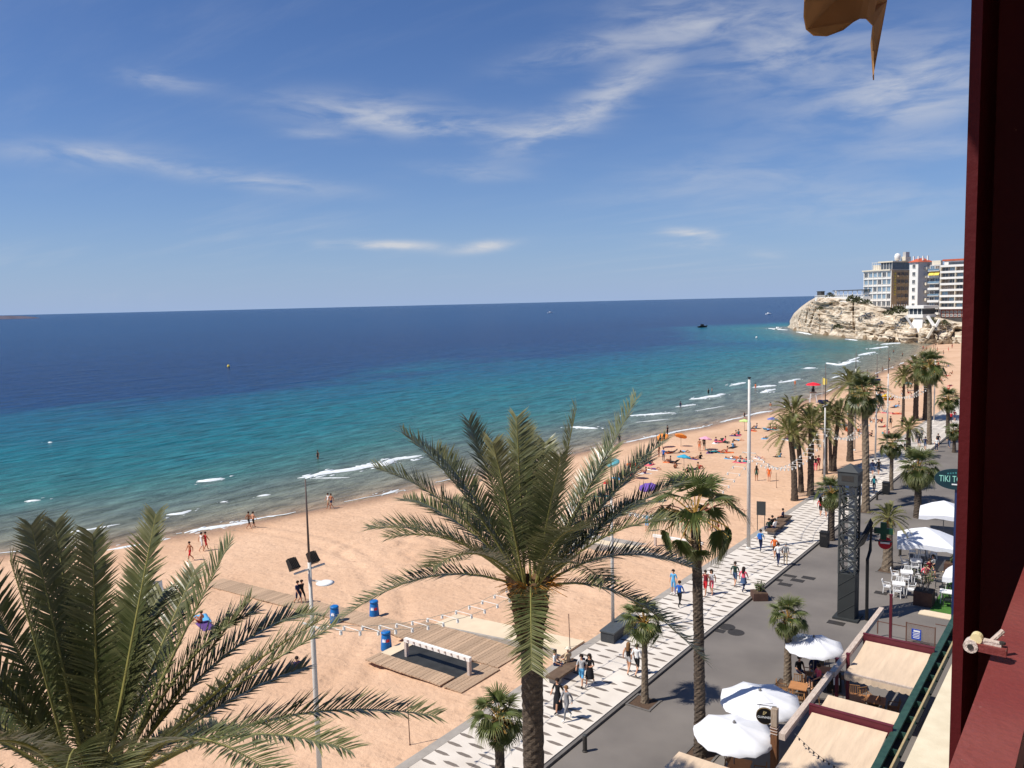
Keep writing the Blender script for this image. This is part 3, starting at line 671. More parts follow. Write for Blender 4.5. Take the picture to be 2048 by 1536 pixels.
p_ = onroad(1816, 915); far_palm('street_palm', CROWN_DATE, 2, p_, 3.6, .75, .3, 'young ragged palm among walkers on the far promenade', rnd)
p_ = onroad(1908, 905); far_palm('fan_palm', CROWN_FAN, 1, p_, 2.6, .8, .2, 'low fan palm on the street beside the red column', rnd)
g = 'date palms growing in the beach sand'
def beach_palm(px, py, top, size, r, label, i, lean=(0, 0)):
    P = ground(px, py); lo, hi = 0, 30
    for _ in range(40):
        m_ = (lo+hi)/2; q = RW.transposed() @ (P+Vector((0, 0, m_))-Vector((0, 0, EYE)))
        if 768+F*q.y/q.z > top: lo = m_
        else: hi = m_
    far_palm('beach_date_palm', CROWN_DATE, i, P, lo, size, r, label, rnd, group=g, lean=lean)
beach_palm(1589, 1001, 868, .92, .30, 'nearest date palm of the clump on the sand, leaning left', 0, (-.5, 0))
beach_palm(1602, 985, 828, .95, .26, 'date palm of the sand clump with its crown highest at the left', 1, (-.9, 0))
beach_palm(1621, 992, 850, 1.0, .32, 'date palm at the right of the sand clump beside the thin mast', 2)
beach_palm(1650, 948, 838, .85, .26, 'date palm directly behind the thin dark mast', 0)
beach_palm(1668, 942, 830, .9, .26, 'forked date palm with two stems behind the garland', 1, (.5, 0))
beach_palm(1661, 942, 826, .7, .2, 'second stem of the forked date palm behind the garland', 2, (-.4, 0))
beach_palm(1700, 922, 770, 1.05, .36, 'thick trunked date palm behind the tall leaning fan palm', 1)
beach_palm(1806, 845, 752, .85, .22, 'slim dark date palm standing alone on the far sand', 2)
beach_palm(1831, 842, 742, 1.2, .40, 'stout date palm of the far pair with shaded trunk', 0)
beach_palm(1851, 840, 745, 1.2, .40, 'stout date palm of the far pair partly behind the tall fan palm', 1)
# tree pits
M_soil = mat('tree_pit_soil', (84, 66, 52), rough=.95, var=.3, scale=8)
for (px, py) in ((1287, 1406), (1575, 1372), (1775, 1142), (1400, 1513), (1731, 1024)):
    P = at(px, py, -.1); mb = MB(); mb.box((0, 0, 0), (1.15, 1.15, .02)); mb.build('tree_pit', M_soil, street, loc=(P.x, P.y, -.094))
    rim = MB()
    for sx, sy, a, b in ((0, .62, 1.4, .1), (0, -.62, 1.4, .1), (.62, 0, .1, 1.14), (-.62, 0, .1, 1.14)): rim.box((sx, sy, 0), (a, b, .06))
    rim.build('tree_pit_rim', M_kerb, street, loc=(P.x, P.y, -.08))
# ------------------------------------------------------------------ headland
M_rock = mat('limestone', (224, 211, 190), rough=.95, rgb2=(150, 130, 106), scale=.22, bump=1.0, bscale=.9, stretch=(1, 1, 3.2), detail=8, spec=.15)
M_scrub = mat('cliff_scrub', (84, 84, 58), rough=.95, var=.3, scale=.6)
def cliff():
    keys = [(1574, 655, 1580, 650, 4), (1583, 658, 1588, 634, 8), (1592, 662, 1602, 620, 12), (1612, 665, 1618, 607, 16), (1640, 669, 1636, 595, 22), (1680, 674, 1680, 597, 26), (1727, 680, 1727, 604, 28), (1780, 684, 1780, 624, 26), (1830, 686, 1830, 628, 24), (1870, 688, 1870, 634, 20), (1915, 690, 1915, 646, 18), (1995, 693, 1995, 652, 18), (2120, 698, 2120, 655, 20), (2300, 705, 2300, 658, 24)]
    K = np.array(keys, float); n = 260; rows = 74; us = np.linspace(0, len(keys)-1, n)
    V = []; cols = [np.interp(us, range(len(keys)), K[:, j]) for j in range(5)]
    for i in range(n):
        xb, yb, xt, yt, sb = (c[i] for c in cols)
        B = at(xb, yb, -2.3); Db = math.hypot(B.x, B.y); T = atD(xt, yt, Db+sb)
        dh = Vector((T.x-B.x, T.y-B.y, 0)); out = -Vector((B.x, B.y, 0)).normalized()
        for r in range(rows):
            u = r/(rows-1); P = B+dh*(u**1.15)+Vector((0, 0, (T.z-B.z)*u))
            # beds of rock: ledges dip towards the sea, with blocks broken out of them
            s_ = i*.62
            zz = P.z+.05*s_+2.2*N3(s_*.035, P.z*.05, 1)
            led = (zz*.42) % 1.0
            bk = N3(math.floor(s_*.16+.7*N3(s_*.05, 4))*5.3, math.floor(zz*.42)*3.1)
            disp = 3.0*(led-.45)*(1+.9*bk) + 2.6*bk + 5.5*N3(s_*.045, P.z*.10, 5) + 3.2*N3(s_*.14, zz*.28, 9)+1.9*N3(s_*.4, zz*.6, 13)+1.1*N3(s_*1.1, zz*1.4, 17)
            cr_ = N3(s_*.10, P.z*.03, 21)
            disp -= 5.0*max(0, .10-abs(cr_))/.10*(.4+.6*math.sin(PI*u))
            k = min(1, u*6)*(1 if u < .93 else (1-u)/.07*.8+.2)*min(1, .5+i/90)*1.15
            P = P+out*disp*k+Vector((0, 0, .5*N3(s_*.3, u*9, 2)*k))
            V.append(P)
        Tt = T+Vector((0, 0, 0)); b1 = Tt-out*70+Vector((0, 0, 1)); b2 = b1-out*40; b2.z = -3
        V += [b1, b2]
    m_ = rows+2
    Fc = [(i*m_+r, (i+1)*m_+r, (i+1)*m_+r+1, i*m_+r+1) for i in range(n-1) for r in range(m_-1)]
    me = bpy.data.meshes.new('headland_cliff'); me.from_pydata(V, [], Fc); me.materials.append(M_rock); me.update()
    o = link('headland_cliff', me, kind='structure')
    return o
headland = cliff()
rnd = random.Random(3)
_bould = MB()
for k in range(1):
    bm = bmesh.new(); bmesh.ops.create_icosphere(bm, subdivisions=2, radius=1)
    for v in bm.verts: v.co *= 1+.45*N3(*(v.co*1.3)); v.co.z *= .7
    BOULD = bpy.data.meshes.new('boulder'); bm.to_mesh(BOULD); bm.free(); BOULD.materials.append(mat('wet_rock', (150, 128, 100), rough=.8, rgb2=(96, 80, 62), scale=.8, bump=.5, bscale=3))
for i in range(90):
    x = rnd.uniform(1590, 1925); yb = float(np.interp(x, [1574, 1612, 1680, 1780, 1870, 1915], [655, 665, 674, 684, 688, 690]))+rnd.uniform(-2.5, 2.0); P = at(x, yb, -2.2)
    link('boulder', BOULD, headland, P, rot=(rnd.random()*6, rnd.random()*6, rnd.random()*6), scale=(rnd.uniform(.5, 3.2), rnd.uniform(.5, 2.6), rnd.uniform(.3, 1.3)))
# island on the horizon
P = atD(10, 632, 5200); P.z = -2; mb = MB(); ring = []
for k in range(15):
    u = k/14; ring.append((u-.5, (math.sin(PI*u)**.7)*(.7+.3*N3(u*7, 1))))
vs = []; r_ = Vector((P.y, -P.x, 0)).normalized(); d_ = Vector((P.x, P.y, 0)).normalized()
for (a, h) in ring:
    for b in (-60, -20, 0, 20, 60): vs.append(P+r_*a*330+d_*b*(.2+h)+Vector((0, 0, max(0, 26*h*(1-abs(b)/60.)))))
mb.add(vs, [(i*5+j, (i+1)*5+j, (i+1)*5+j+1, i*5+j+1) for i in range(14) for j in range(4)])
tag(mb.build('island', mat('island_rock', (92, 88, 100), rough=.95, var=.15, scale=.02)), 'low rocky island on the horizon at the left edge', 'island')

# ------------------------------------------------------------------ hotels on the headland
M_white = mat('white_render', (232, 228, 220), rough=.85, var=.05, scale=.4)
M_cream = mat('cream_render', (224, 212, 190), rough=.85, var=.07, scale=.4)
M_grey = mat('grey_render', (186, 182, 178), rough=.85, var=.06, scale=.4)
M_brown = mat('brown_cladding', (188, 160, 126), rough=.8, var=.12, scale=.5)
M_glass = mat('dark_glass', (76, 82, 88), rough=.2, var=.25, scale=.7, spec=.5, objvar=.35)
M_glassb = mat('blue_glass', (120, 146, 164), rough=.25, var=.2, scale=.5, spec=.5, objvar=.25)
M_curt = mat('curtained_glass', (132, 118, 106), rough=.4, var=.25, scale=.8, objvar=.3)
M_tile = mat('red_roof_tile', (186, 92, 66), rough=.85, var=.15, scale=.8)
M_yaw = mat('yellow_awning', (228, 200, 92), rough=.8, var=.06)
M_dark = mat('dark_stone', (74, 72, 70), rough=.9, var=.2, scale=.5)
def block(name, label, xc, ybase, ytop, D, phi, wl, wr, cat='building'):
    """corner towards the viewer at photo column xc; left face is local y=0 (x<0), right face local x=0 (y>0)"""
    th = math.atan((xc-1024)/F); b = atD(xc, ybase, D); t = atD(xc, ytop, D)
    d = Vector((b.x, b.y, 0)).normalized(); r = Vector((d.y, -d.x, 0)); ph = rad(phi)
    x = r*math.cos(ph)-d*math.sin(ph)
    k = D*math.cos(th)**2/F
    e = thing(name, label, cat, b, math.atan2(x.y, x.x))
    WL = wl*k/math.cos(ph); WR = wr*k/max(.15, math.sin(ph)); return e, WL, WR, t.z-b.z
def bx(parent, name, m_, x0, x1, y0, y1, z0, z1):
    mb = MB(); mb.box(((x0+x1)/2, (y0+y1)/2, (z0+z1)/2), (x1-x0, y1-y0, z1-z0)); return mb.build(name, m_, parent)
WIN = {}
def win(parent, w_, h_, m_, loc, face, frame=M_white):
    """a recessed-looking window: proud frame with glass set in it, on the left ('L') or right ('R') face"""
    key = (round(w_, 2), round(h_, 2), m_.name)
    if key not in WIN:
        g_ = MB(); g_.box((0, -.02, 0), (w_, .1, h_)); f_ = MB(); t = .12
        for cx, cz, a, b in ((0, h_/2+t/2, w_+2*t, t), (0, -h_/2-t/2, w_+2*t, t), (w_/2+t/2, 0, t, h_), (-w_/2-t/2, 0, t, h_), (0, 0, .07, h_)): f_.box((cx, -.09, cz), (a, .2, b))
        WIN[key] = (g_.mesh('window', m_), f_.mesh('window_frame', frame))
    o = link('window', WIN[key][0], parent, loc, rot=(0, 0, 0 if face == 'L' else PI/2)); link('window_frame', WIN[key][1], o)
# 1 white glazed hotel with brown flank
e, WL, WR, H_ = block('hotel', 'white gridded hotel with brown flank on the cliff edge', 1782, 614, 541, 470, 36, 56, 36)
bx(e, 'wall', M_white, -WL, -.02, .0, WR, 0, H_); bx(e, 'flank_wall', M_brown, -.02, .25, -.25, WR+.1, -.5, H_+.2)
bx(e, 'roof_slab', M_cream, -WL-.8, -.3, -.9, WR, H_+.02, H_+.7)
fl = H_/5.0; bw = WL/6
for r in range(5):
    bx(e, 'floor_band', M_white, -WL-.2, -.1, -.55, -.02, r*fl+fl*.86, r*fl+fl*1.0)
    for c in range(6):
        win(e, bw*.66, fl*.56, M_glass if (r == 0 or (r*5+c*3) % 4 == 0) else M_glassb, (-WL+bw*(c+.5), -.05, r*fl+fl*.46), 'L')
for c in range(7): bx(e, 'pier', M_white, -WL+bw*c-.16, -WL+bw*c+.16 if c else -WL+.16, -.42, -.03, 0, H_-.05)
for r in range(5):
    for c in range(3):
        win(e, WR*.17, fl*.44, M_curt, (.28, WR*(.36+.22*c), r*fl+fl*.52), 'R', M_brown)
        bx(e, 'balcony', M_brown, .26, 1.1, WR*(.36+.22*c)-WR*.095, WR*(.36+.22*c)+WR*.095, r*fl+fl*.1, r*fl+fl*.32)
for k in range(9): bx(e, 'sign_letter', M_yaw, .26, .45, WR*.13, WR*.2, H_*.32+k*H_*.072, H_*.32+k*H_*.072+H_*.045)
bx(e, 'penthouse', M_glass, -WL*.42, -.2, .6, WR, H_+.72, H_+4.2); bx(e, 'penthouse_roof', M_cream, -WL*.5, .6, -.1, WR+.3, H_+4.22, H_+4.9)
for k in range(5): bx(e, 'penthouse_mullion', M_white, -WL*.42+k*WL*.1, -WL*.42+k*WL*.1+.16, .42, .58, H_+.72, H_+4.2)
bx(e, 'roof_terrace_wall', M_cream, -WL*.72, -WL*.45, .9, WR, H_+.72, H_+3.2); bx(e, 'pergola', M_white, -WL*.74, -WL*.44, .2, WR, H_+4.3, H_+4.5)
for k in range(4): bx(e, 'pergola_post', M_white, -WL*.73+k*1.3, -WL*.73+k*1.3+.15, .25, .4, H_+.72, H_+4.3)
mb = MB(); mb.lathe([(.3, 0), (1.4, .6), (1.5, 2.6), (1.1, 3.6), (.2, 4.0)], n=14); mb.build('water_tank', M_white, e, smooth=True, loc=(-1.0, WR*.4, H_+4.9))
bx(e, 'lift_house', M_cream, .2, 2.6, WR*.5, WR*.8, H_+4.9, H_+7.0); bx(e, 'roof_lantern', M_grey, .5, 2.2, WR*.55, WR*.76, H_+7.0, H_+9.4)
bx(e, 'foundation_wall', M_dark, -WL*.92, -.05, -.3, WR, -5.5, -.02)
# 2 slender white block with one column of windows
e, WL, WR, H_ = block('apartment_tower', 'slender white block with a single column of windows and red roof', 1834, 618, 524, 462, 40, 17, 27)
bx(e, 'wall', M_white, -WL, -.02, 0, WR, -2, H_); bx(e, 'shade_grey_wall', M_grey, -.02, .2, .05, WR, -2, H_)  # grey right face: shade on the white block, put into its colour
fl = H_/6
for r in range(6): win(e, WL*.30, fl*.46, M_glass, (-WL*.45, -.05, r*fl+fl*.5), 'L')
for r in range(6):
    bx(e, 'balcony', M_cream, .25, 1.5, WR*.45, WR*1.0, r*fl+fl*.02, r*fl+fl*.36); win(e, WR*.2, fl*.42, M_curt, (.22, WR*.74, r*fl+fl*.62), 'R')
mb = MB(); mb.add([(-WL-.6, -.8, H_), (1.0, -.8, H_), (1.0, WR+.5, H_), (-WL-.6, WR+.5, H_), (-WL*.5, WR*.3, H_+2.0), (-WL*.5+.5, WR*.7, H_+2.0)], [(0, 1, 4), (1, 2, 5, 4), (2, 3, 5), (3, 0, 4, 5), (3, 2, 1, 0)]); rf = mb.build('roof', M_tile, e)
for k in range(4): bx(rf, 'chimney', M_white, -WL*.8+k*1.9, -WL*.8+k*1.9+.6, 1+k, 1.6+k, H_+.8, H_+3.0)
# 3 narrow glazed block with yellow awnings
e, WL, WR, H_ = block('apartment_block', 'narrow glazed block with yellow awnings near its top', 1879, 629, 529, 440, 24, 22, 6)
bx(e, 'wall', M_grey, -WL, 0, 0, WR, -4, H_); fl = H_/8
for r in range(8):
    bx(e, 'balcony_slab', M_white, -WL-.3, -.1, -1.3, -.02, r*fl-.1, r*fl+.14)
    bx(e, 'balustrade', M_glassb if r % 2 else M_white, -WL-.25, -.15, -1.3, -1.18, r*fl+.14, r*fl+fl*.34)
    for c in range(2): win(e, WL*.34, fl*.6, (M_glass, M_curt, M_glassb)[(r+c) % 3], (-WL*(.27+.47*c), -.05, r*fl+fl*.5), 'L')
for c in range(2):
    mb = MB(); x0 = -WL*(.97-.5*c); mb.add([(x0, -.1, 6.9*fl), (x0+WL*.44, -.1, 6.9*fl), (x0+WL*.46, -1.9, 6.35*fl), (x0-.1, -1.9, 6.35*fl), (x0, -.1, 6.84*fl), (x0+WL*.44, -.1, 6.84*fl), (x0+WL*.46, -1.9, 6.29*fl), (x0-.1, -1.9, 6.29*fl)], [(0, 1, 2, 3), (7, 6, 5, 4), (3, 2, 6, 7), (0, 3, 7, 4), (1, 5, 6, 2)]); mb.build('window_awning', M_yaw, e)
bx(e, 'roof_house', M_cream, -WL*.9, -WL*.1, 1, WR, H_, H_+2.0)
# 4 wide block with long white balconies
e, WL, WR, H_ = block('apartment_block', 'wide block with long white balcony bands beside the red column', 1972, 632, 518, 425, 20, 94, 10)
bx(e, 'wall', M_curt, -WL, 0, 0, WR, 3.4, H_-2.5); fl = (H_-6)/7
for r in range(8):
    z = 3.4+r*fl; bx(e, 'balcony', M_white, -WL-.2, 0, -1.5, -.02, z-.15, z+fl*.30)
    for c in range(6):
        if r < 7: win(e, WL*.13, fl*.58, (M_glass, M_curt, M_glass, M_curt, M_glassb)[(r*2+c*3) % 5], (-WL*(.09+.165*c), -.05, z+fl*.6), 'L', M_grey)
for c in range(4): bx(e, 'party_wall', M_cream, -WL+c*WL*.33-.15, -WL+c*WL*.33+.15, -1.45, -.03, 3.6, H_-2.4)
bx(e, 'attic', M_white, -WL*.96, -.3, .5, WR, H_-2.48, H_); bx(e, 'attic_window', M_glass, -WL*.86, -WL*.5, .3, .48, H_-2.0, H_-.5)
bx(e, 'attic_roof', M_tile, -WL*1.0, -WL*.4, .2, WR, H_+.02, H_+.8)
bx(e, 'ground_floor', mat('red_brown_render', (138, 80, 66), rough=.9), -WL, 0, .05, WR, -.6, 3.38)
for c in range(9):
    for r in range(2): win(e, 1.0, .9, M_glass, (-WL+1.2+c*1.75, .0, .35+r*1.5), 'L')
bx(e, 'foundation_wall', M_dark, -WL-.3, .5, -.5, WR, -4.2, -.62)
# 5 restaurant on the cliff: white drum over a white buttress wall
e, WL, WR, H_ = block('cliff_restaurant', 'white restaurant with dark window band above a white buttress on the cliff', 1845, 684, 611, 424, 34, 30, 24)
mb = MB(); mb.add([(-WL*1.1, -3.5, 0), (1.5, -3.5, 0), (2, WR, 0), (-WL*1.1, WR, 0), (-WL*.55, -.2, H_*.66), (-.1, -.2, H_*.66), (0, WR, H_*.66), (-WL*.55, WR, H_*.66)], [(0, 1, 5, 4), (1, 2, 6, 5), (3, 0, 4, 7), (4, 5, 6, 7)]); mb.build('buttress', M_white, e)
bx(e, 'dining_floor', M_white, -WL, .5, -1.0, WR, H_*.66+.05, H_*.76)
bx(e, 'window_band', M_glass, -WL*.95, .2, -.6, WR*.95, H_*.76, H_*.92); bx(e, 'roof', M_white, -WL*1.05, 1.2, -1.6, WR*1.05, H_*.92+.02, H_)
for k in range(4): bx(e, 'mullion', M_white, -WL*.9+k*WL*.28, -WL*.9+k*WL*.28+.3, -.75, -.61, H_*.76, H_*.92)
for k in range(3): win(e, .9, 1.6, M_glass, (-WL*.42+k*1.4, -.35, H_*.55), 'L')
mb = MB(); mb.bar((-WL*1.0, -2.0, H_*.72), (.2, -3.9, H_*.20), 1.0, .35); mb.build('stair', M_grey, e)
# far white terrace walls and villas, lookout
_b0 = at(1640, 669, -2.3); _b1 = at(1727, 680, -2.3); _A = atD(1630, 596, math.hypot(_b0.x, _b0.y)+27); _B = atD(1726, 602, math.hypot(_b1.x, _b1.y)+32)
e = thing('lookout_terrace', 'white balustraded lookout terrace on the tip of the headland', 'terrace', (_B.x, _B.y, max(_A.z, _B.z)-.6), math.atan2((_B-_A).y, (_B-_A).x)); WL = math.hypot((_B-_A).x, (_B-_A).y); WR = 4; H_ = 4.2
bx(e, 'terrace_wall', M_white, -WL, 0, 0, WR+6, -3, H_*.25)
bx(e, 'handrail', M_white, -WL, 0, -.2, .2, H_*.25+.9, H_*.25+1.1)
for k in range(36): bx(e, 'baluster', M_white, -WL+k*WL/36, -WL+k*WL/36+.3, -.12, .12, H_*.25+.02, H_*.25+.9)
for k in range(7): bx(e, 'terrace_column', M_white, -WL*.6+k*WL*.09, -WL*.6+k*WL*.09+.3, 1, 1.3, H_*.25+.02, H_*1.0)
bx(e, 'shade_canopy', M_dark, -WL*.62, -.2, .4, 4, H_*1.0+.02, H_*1.12)
mb = MB(); x0 = -WL*.55
for k in range(9):
    a = PI*k/8; mb.box((x0+math.cos(a)*.8, .5, H_*.85+math.sin(a)*.8), (.45, .4, .45))
mb.box((x0-.8, .5, H_*.5), (.45, .4, H_*.7)); mb.box((x0+.8, .5, H_*.5), (.45, .4, H_*.7)); mb.build('arch', M_white, e)
bx(e, 'pavilion', M_dark, -WL*.99, -WL*.9, 1, 3.2, H_*.25, H_*1.05)
bx(e, 'flat_roof', M_dark, -WL*1.0, -WL*.89, .8, 3.4, H_*1.05, H_*1.1)
e, WL, WR, H_ = block('cliff_wall', 'low cream terrace wall with railings between hotel and restaurant', 1822, 624, 612, 440, 20, 38, 6, 'wall')
bx(e, 'wall', M_cream, -WL, 0, 0, WR, -1.5, H_*.6); bx(e, 'coping', M_white, -WL, .1, -.2, .4, H_*.6, H_*.75)
for k in range(8): bx(e, 'railing_post', M_white, -WL+k*WL/8, -WL+k*WL/8+.15, .0, .15, H_*.75, H_*1.3)
# white ramp and stair right of restaurant
e, WL, WR, H_ = block('white_ramp', 'white zigzag stair ramp on the rocks right of the restaurant', 1876, 676, 632, 412, 20, 22, 5, 'stairs')
mb = MB(); mb.bar((-WL, 0, H_), (-WL*.3, -1, H_*.55), 1.2, .8); mb.build('upper_flight', M_white, e)
mb = MB(); mb.bar((-WL*.2, -1, H_*.5), (.5, 0, H_*.85), 1.2, .8); mb.build('side_flight', M_white, e)
mb = MB(); mb.bar((-WL*.3, -1.6, H_*.5), (-WL*.75, -3, 0), 1.6, .8); mb.build('lower_flight', M_cream, e)
# scrub on the cliff
def scrub(px, py, D, r, label):
    P = atD(px, py, D); lb = MB(); q = random.Random(px*31+py)
    for k in range(140):
        a, b = q.uniform(0, 2*PI), q.uniform(-.3, PI/2); rr = r*q.uniform(.5, 1.05); c = Vector((rr*math.cos(a)*math.cos(b), rr*math.sin(a)*math.cos(b), rr*.7*math.sin(b)))
        s_ = r*.16; u = Vector((q.uniform(-1, 1), q.uniform(-1, 1), q.uniform(-1, 1))).normalized()*s_; v = Vector((q.uniform(-1, 1), q.uniform(-1, 1), q.uniform(-1, 1))).normalized()*s_
        lb.add([c-u, c+v, c+u, c-v], [(0, 1, 2, 3)])
    t = thing('shrub', label, 'shrub', P, group='scrub on the headland'); lb.build('foliage', M_scrub, t)
for i, (px, py, D, r) in enumerate(((1705, 600, 470, 3.5), (1718, 604, 466, 3.5), (1735, 606, 452, 2.5), (1790, 624, 448, 3.5), (1800, 622, 446, 3.5), (1775, 628, 445, 2.5), (1660, 592, 500, 2.5), (1888, 648, 428, 2.5), (1862, 645, 430, 3), (1640, 618, 505, 2), (1676, 655, 455, 2.5))):
    scrub(px, py, D-14, r, ('dark scrub below the lookout terrace', 'dark scrub at the left corner of the white hotel', 'small scrub under the white hotel facade', 'dark scrub under the brown hotel flank', 'scrub right of the brown hotel flank', 'scrub at the foot of the hotel foundation wall', 'scrub under the middle of the lookout', 'scrub below the wide balcony block', 'scrub right of the white restaurant', 'small scrub high on the left cliff', 'scrub low on the cliff face')[i])

# ------------------------------------------------------------------ the balcony we look from
M_red = mat('red_steel_paint', (70, 12, 15), rough=.6, rgb2=(82, 18, 20), scale=2.5, bump=.08, bscale=60, spec=.2)
M_redw = mat('weathered_red_paint', (126, 66, 60), rough=.55, rgb2=(112, 44, 42), scale=3.2, bump=.15, bscale=70, spec=.4)
M_galv = mat('worn_white_metal', (214, 200, 188), rough=.6, rgb2=(176, 156, 144), scale=30, bump=.3, bscale=80)
def on(px, py, Y):     # point of the sight line at distance Y along the facade
    d = ray(px, py); return Vector((0, 0, EYE))+d*(Y/d.y)
xl = on(1937, 200, 2.05).x
t = thing('steel_column', 'dark red steel column at the right edge of the balcony', 'column', (xl, 2.05, 18.3))
mb = MB(); mb.box((.011, .15, 2), (.022, .30, 4.6)); mb.build('flange', M_red, t)
mb = MB(); mb.box((.159, .15, 2), (.022, .30, 4.6)); mb.build('flange', M_red, t)
mb = MB(); mb.box((.085, .27, 2), (.126, .018, 4.6)); mb.build('web', M_red, t)
RZ = 19.4; xa = at(1900, 1530, RZ).x; xb = at(2030, 1536, RZ).x
t = thing('balcony_rail', 'red painted steel balcony rail running past the column', 'railing', (xa, 0, 18.3))
mb = MB(); mb.box(((xb-xa)/2, .8, RZ-18.3-.03), (xb-xa, 5.2, .06)); mb.build('top_rail', M_redw, t)
for k in range(5): 
    mb = MB(); mb.box((.035, -1.6+k*1.25, .52), (.04, .04, 1.04)); mb.build('rail_post', M_red, t)
mb = MB(); mb.box((.035, .8, .15), (.03, 5.2, .04)); mb.build('bottom_rail', M_red, t)
# chips and rust freckles in the old paint
def chips(M, thr, c):
    nt = M.node_tree; N = nt.nodes; L = nt.links; b = N['Principled BSDF']; src = b.inputs['Base Color'].links[0].from_socket
    tc = N.new('ShaderNodeTexCoord'); n1 = N.new('ShaderNodeTexNoise'); n1.inputs['Scale'].default_value = 26; n1.inputs['Detail'].default_value = 8; n1.inputs['Roughness'].default_value = .7; L.new(tc.outputs['Object'], n1.inputs[0])
    r = N.new('ShaderNodeMapRange'); r.inputs[1].default_value = thr; r.inputs[2].default_value = thr+.03; L.new(n1.outputs[0], r.inputs[0])
    mx = N.new('ShaderNodeMix'); mx.data_type = 'RGBA'; L.new(r.outputs[0], mx.inputs[0]); L.new(src, mx.inputs[6]); mx.inputs[7].default_value = lin(c); L.new(mx.outputs[2], b.inputs['Base Color'])
chips(M_redw, .665, (196, 160, 146)); chips(M_red, .70, (120, 74, 60))
# awning arm fitting bolted to the rail
c = at(1975, 1296, RZ+.02)
t = thing('awning_fitting', 'worn white metal awning fitting with flaking red paint on the rail', 'fitting', c, math.atan2(-c.x, c.y)+rad(-8)); t.scale = (.58,)*3
xr = Matrix.Rotation(rad(-68), 3, 'X')
mb = MB(); mb.box((.010, 0, 0), (.075, .03, .022)); mb.build('arm', M_redw, t)
mb = MB(); mb.box((.004, .006, .016), (.06, .022, .010)); mb.build('clamp_plate', M_galv, t)
mb = MB(); mb.tube([(-.040, -.018, .0), (-.040, .014, .0)], .019, 16); mb.build('hub', M_galv, t, smooth=False)
mb = MB(); mb.tube([(-.040, -.021, .0), (-.040, -.016, .0)], .008, 12); mb.build('bolt', M_iron, t)
mb = MB(); mb.tube([(-.028, -.01, .022), (-.028, .016, .022)], .015, 16); mb.build('roller', mat('ivory_nylon', (222, 206, 158), rough=.5), t)
mb = MB(); mb.tube([(.005, .02, .012), (.03, .05, .040)], .007, 8); mb.build('pin', M_galv, t)
mb = MB(); mb.lathe([(.008, 0), (.008, .006)], (.036, .0, .02), n=8); mb.build('bolt_head', M_iron, t)
# awning above the balcony with a torn scalloped valance
M_canv = mat('brown_awning_canvas', (158, 118, 74), rough=.9, var=.12, scale=6, transl=.25, bump=.1, bscale=200)
XV = -.80
t = thing('balcony_awning', 'tan scalloped awning edge fluttering at the top of the view', 'awning', (1.8, 0, 23.0))
outl = [(1613, -45), (1622, 0), (1632, 28), (1644, 52), (1655, 66), (1667, 70), (1680, 62), (1690, 48), (1698, 42), (1708, 43), (1722, 56), (1733, 78), (1739, 102), (1738, 124), (1729, 144), (1721, 156), (1725, 164), (1733, 146), (1744, 118), (1757, 84), (1772, 46), (1787, 0), (1800, -45)]
front = [atX(x, y, XV)-t.location for x, y in outl]
front[0].z = front[-1].z = 21.85-23.0; outl[0] = (1613, -160); outl[-1] = (1800, -160)
nn = len(front); vs = [v for v in front]+[v+Vector((-.004+.0, .0, 0)) for v in front]
for k, v in enumerate(vs):
    x, y = outl[k % nn]; v.x += .05*math.sin(x*.045)*max(0, min(1, (y+60)/120))
mb = MB(); mb.add(vs, [tuple(range(nn-1, -1, -1)), tuple(range(nn, 2*nn))]+[(i, (i+1) % nn, nn+(i+1) % nn, nn+i) for i in range(nn)]); mb.build('valance_flap', M_canv, t)
yend = max(v.y for v in front); zt = 21.85-23.0
mb = MB(); mb.add([(XV-1.8, -3.2, zt+.0), (XV-1.8, yend, zt), (0, yend, 0), (0, -3.2, 0), (XV-1.8, -3.2, zt+.006), (XV-1.8, yend, zt+.006), (0, yend, .006), (0, -3.2, .006)], [(0, 1, 2, 3), (7, 6, 5, 4), (0, 4, 5, 1), (1, 5, 6, 2), (2, 6, 7, 3), (3, 7, 4, 0)]); mb.build('canvas', M_canv, t)
sc_ = []; y = -3.2
while y < front[0].y:
    sc_.append((y, zt-.22-.06*abs(math.sin((y+3.2)*PI/.34)))); y += .034
n0 = len(sc_); vs = [(XV-1.8, a, zt) for a, _ in sc_]+[(XV-1.8, a, b) for a, b in sc_]; vs += [(x-.004, y, z) for x, y, z in vs]
mb = MB(); mb.add(vs, [(i, i+1, n0+i+1, n0+i) for i in range(n0-1)]+[(2*n0+n0+i, 2*n0+n0+i+1, 2*n0+i+1, 2*n0+i) for i in range(n0-1)]+[(n0+i, n0+i+1, 3*n0+i+1, 3*n0+i) for i in range(n0-1)]); mb.build('valance', M_canv, t)
mb = MB(); mb.bar((XV-1.8, -3.2, zt+.02), (XV-1.8, yend-.02, zt+.02), .035); mb.build('front_bar', M_galv, t)
mb = MB(); mb.box((.85, 0, 18.2), (2.1, 9, .2)); mb.build('balcony_floor', mat('balcony_tile', (150, 128, 110), rough=.7), kind='structure')
mb = MB(); mb.box((2.05, 0, 12), (.5, 30, 24)); mb.build('apartment_facade', M_cream, kind='structure')

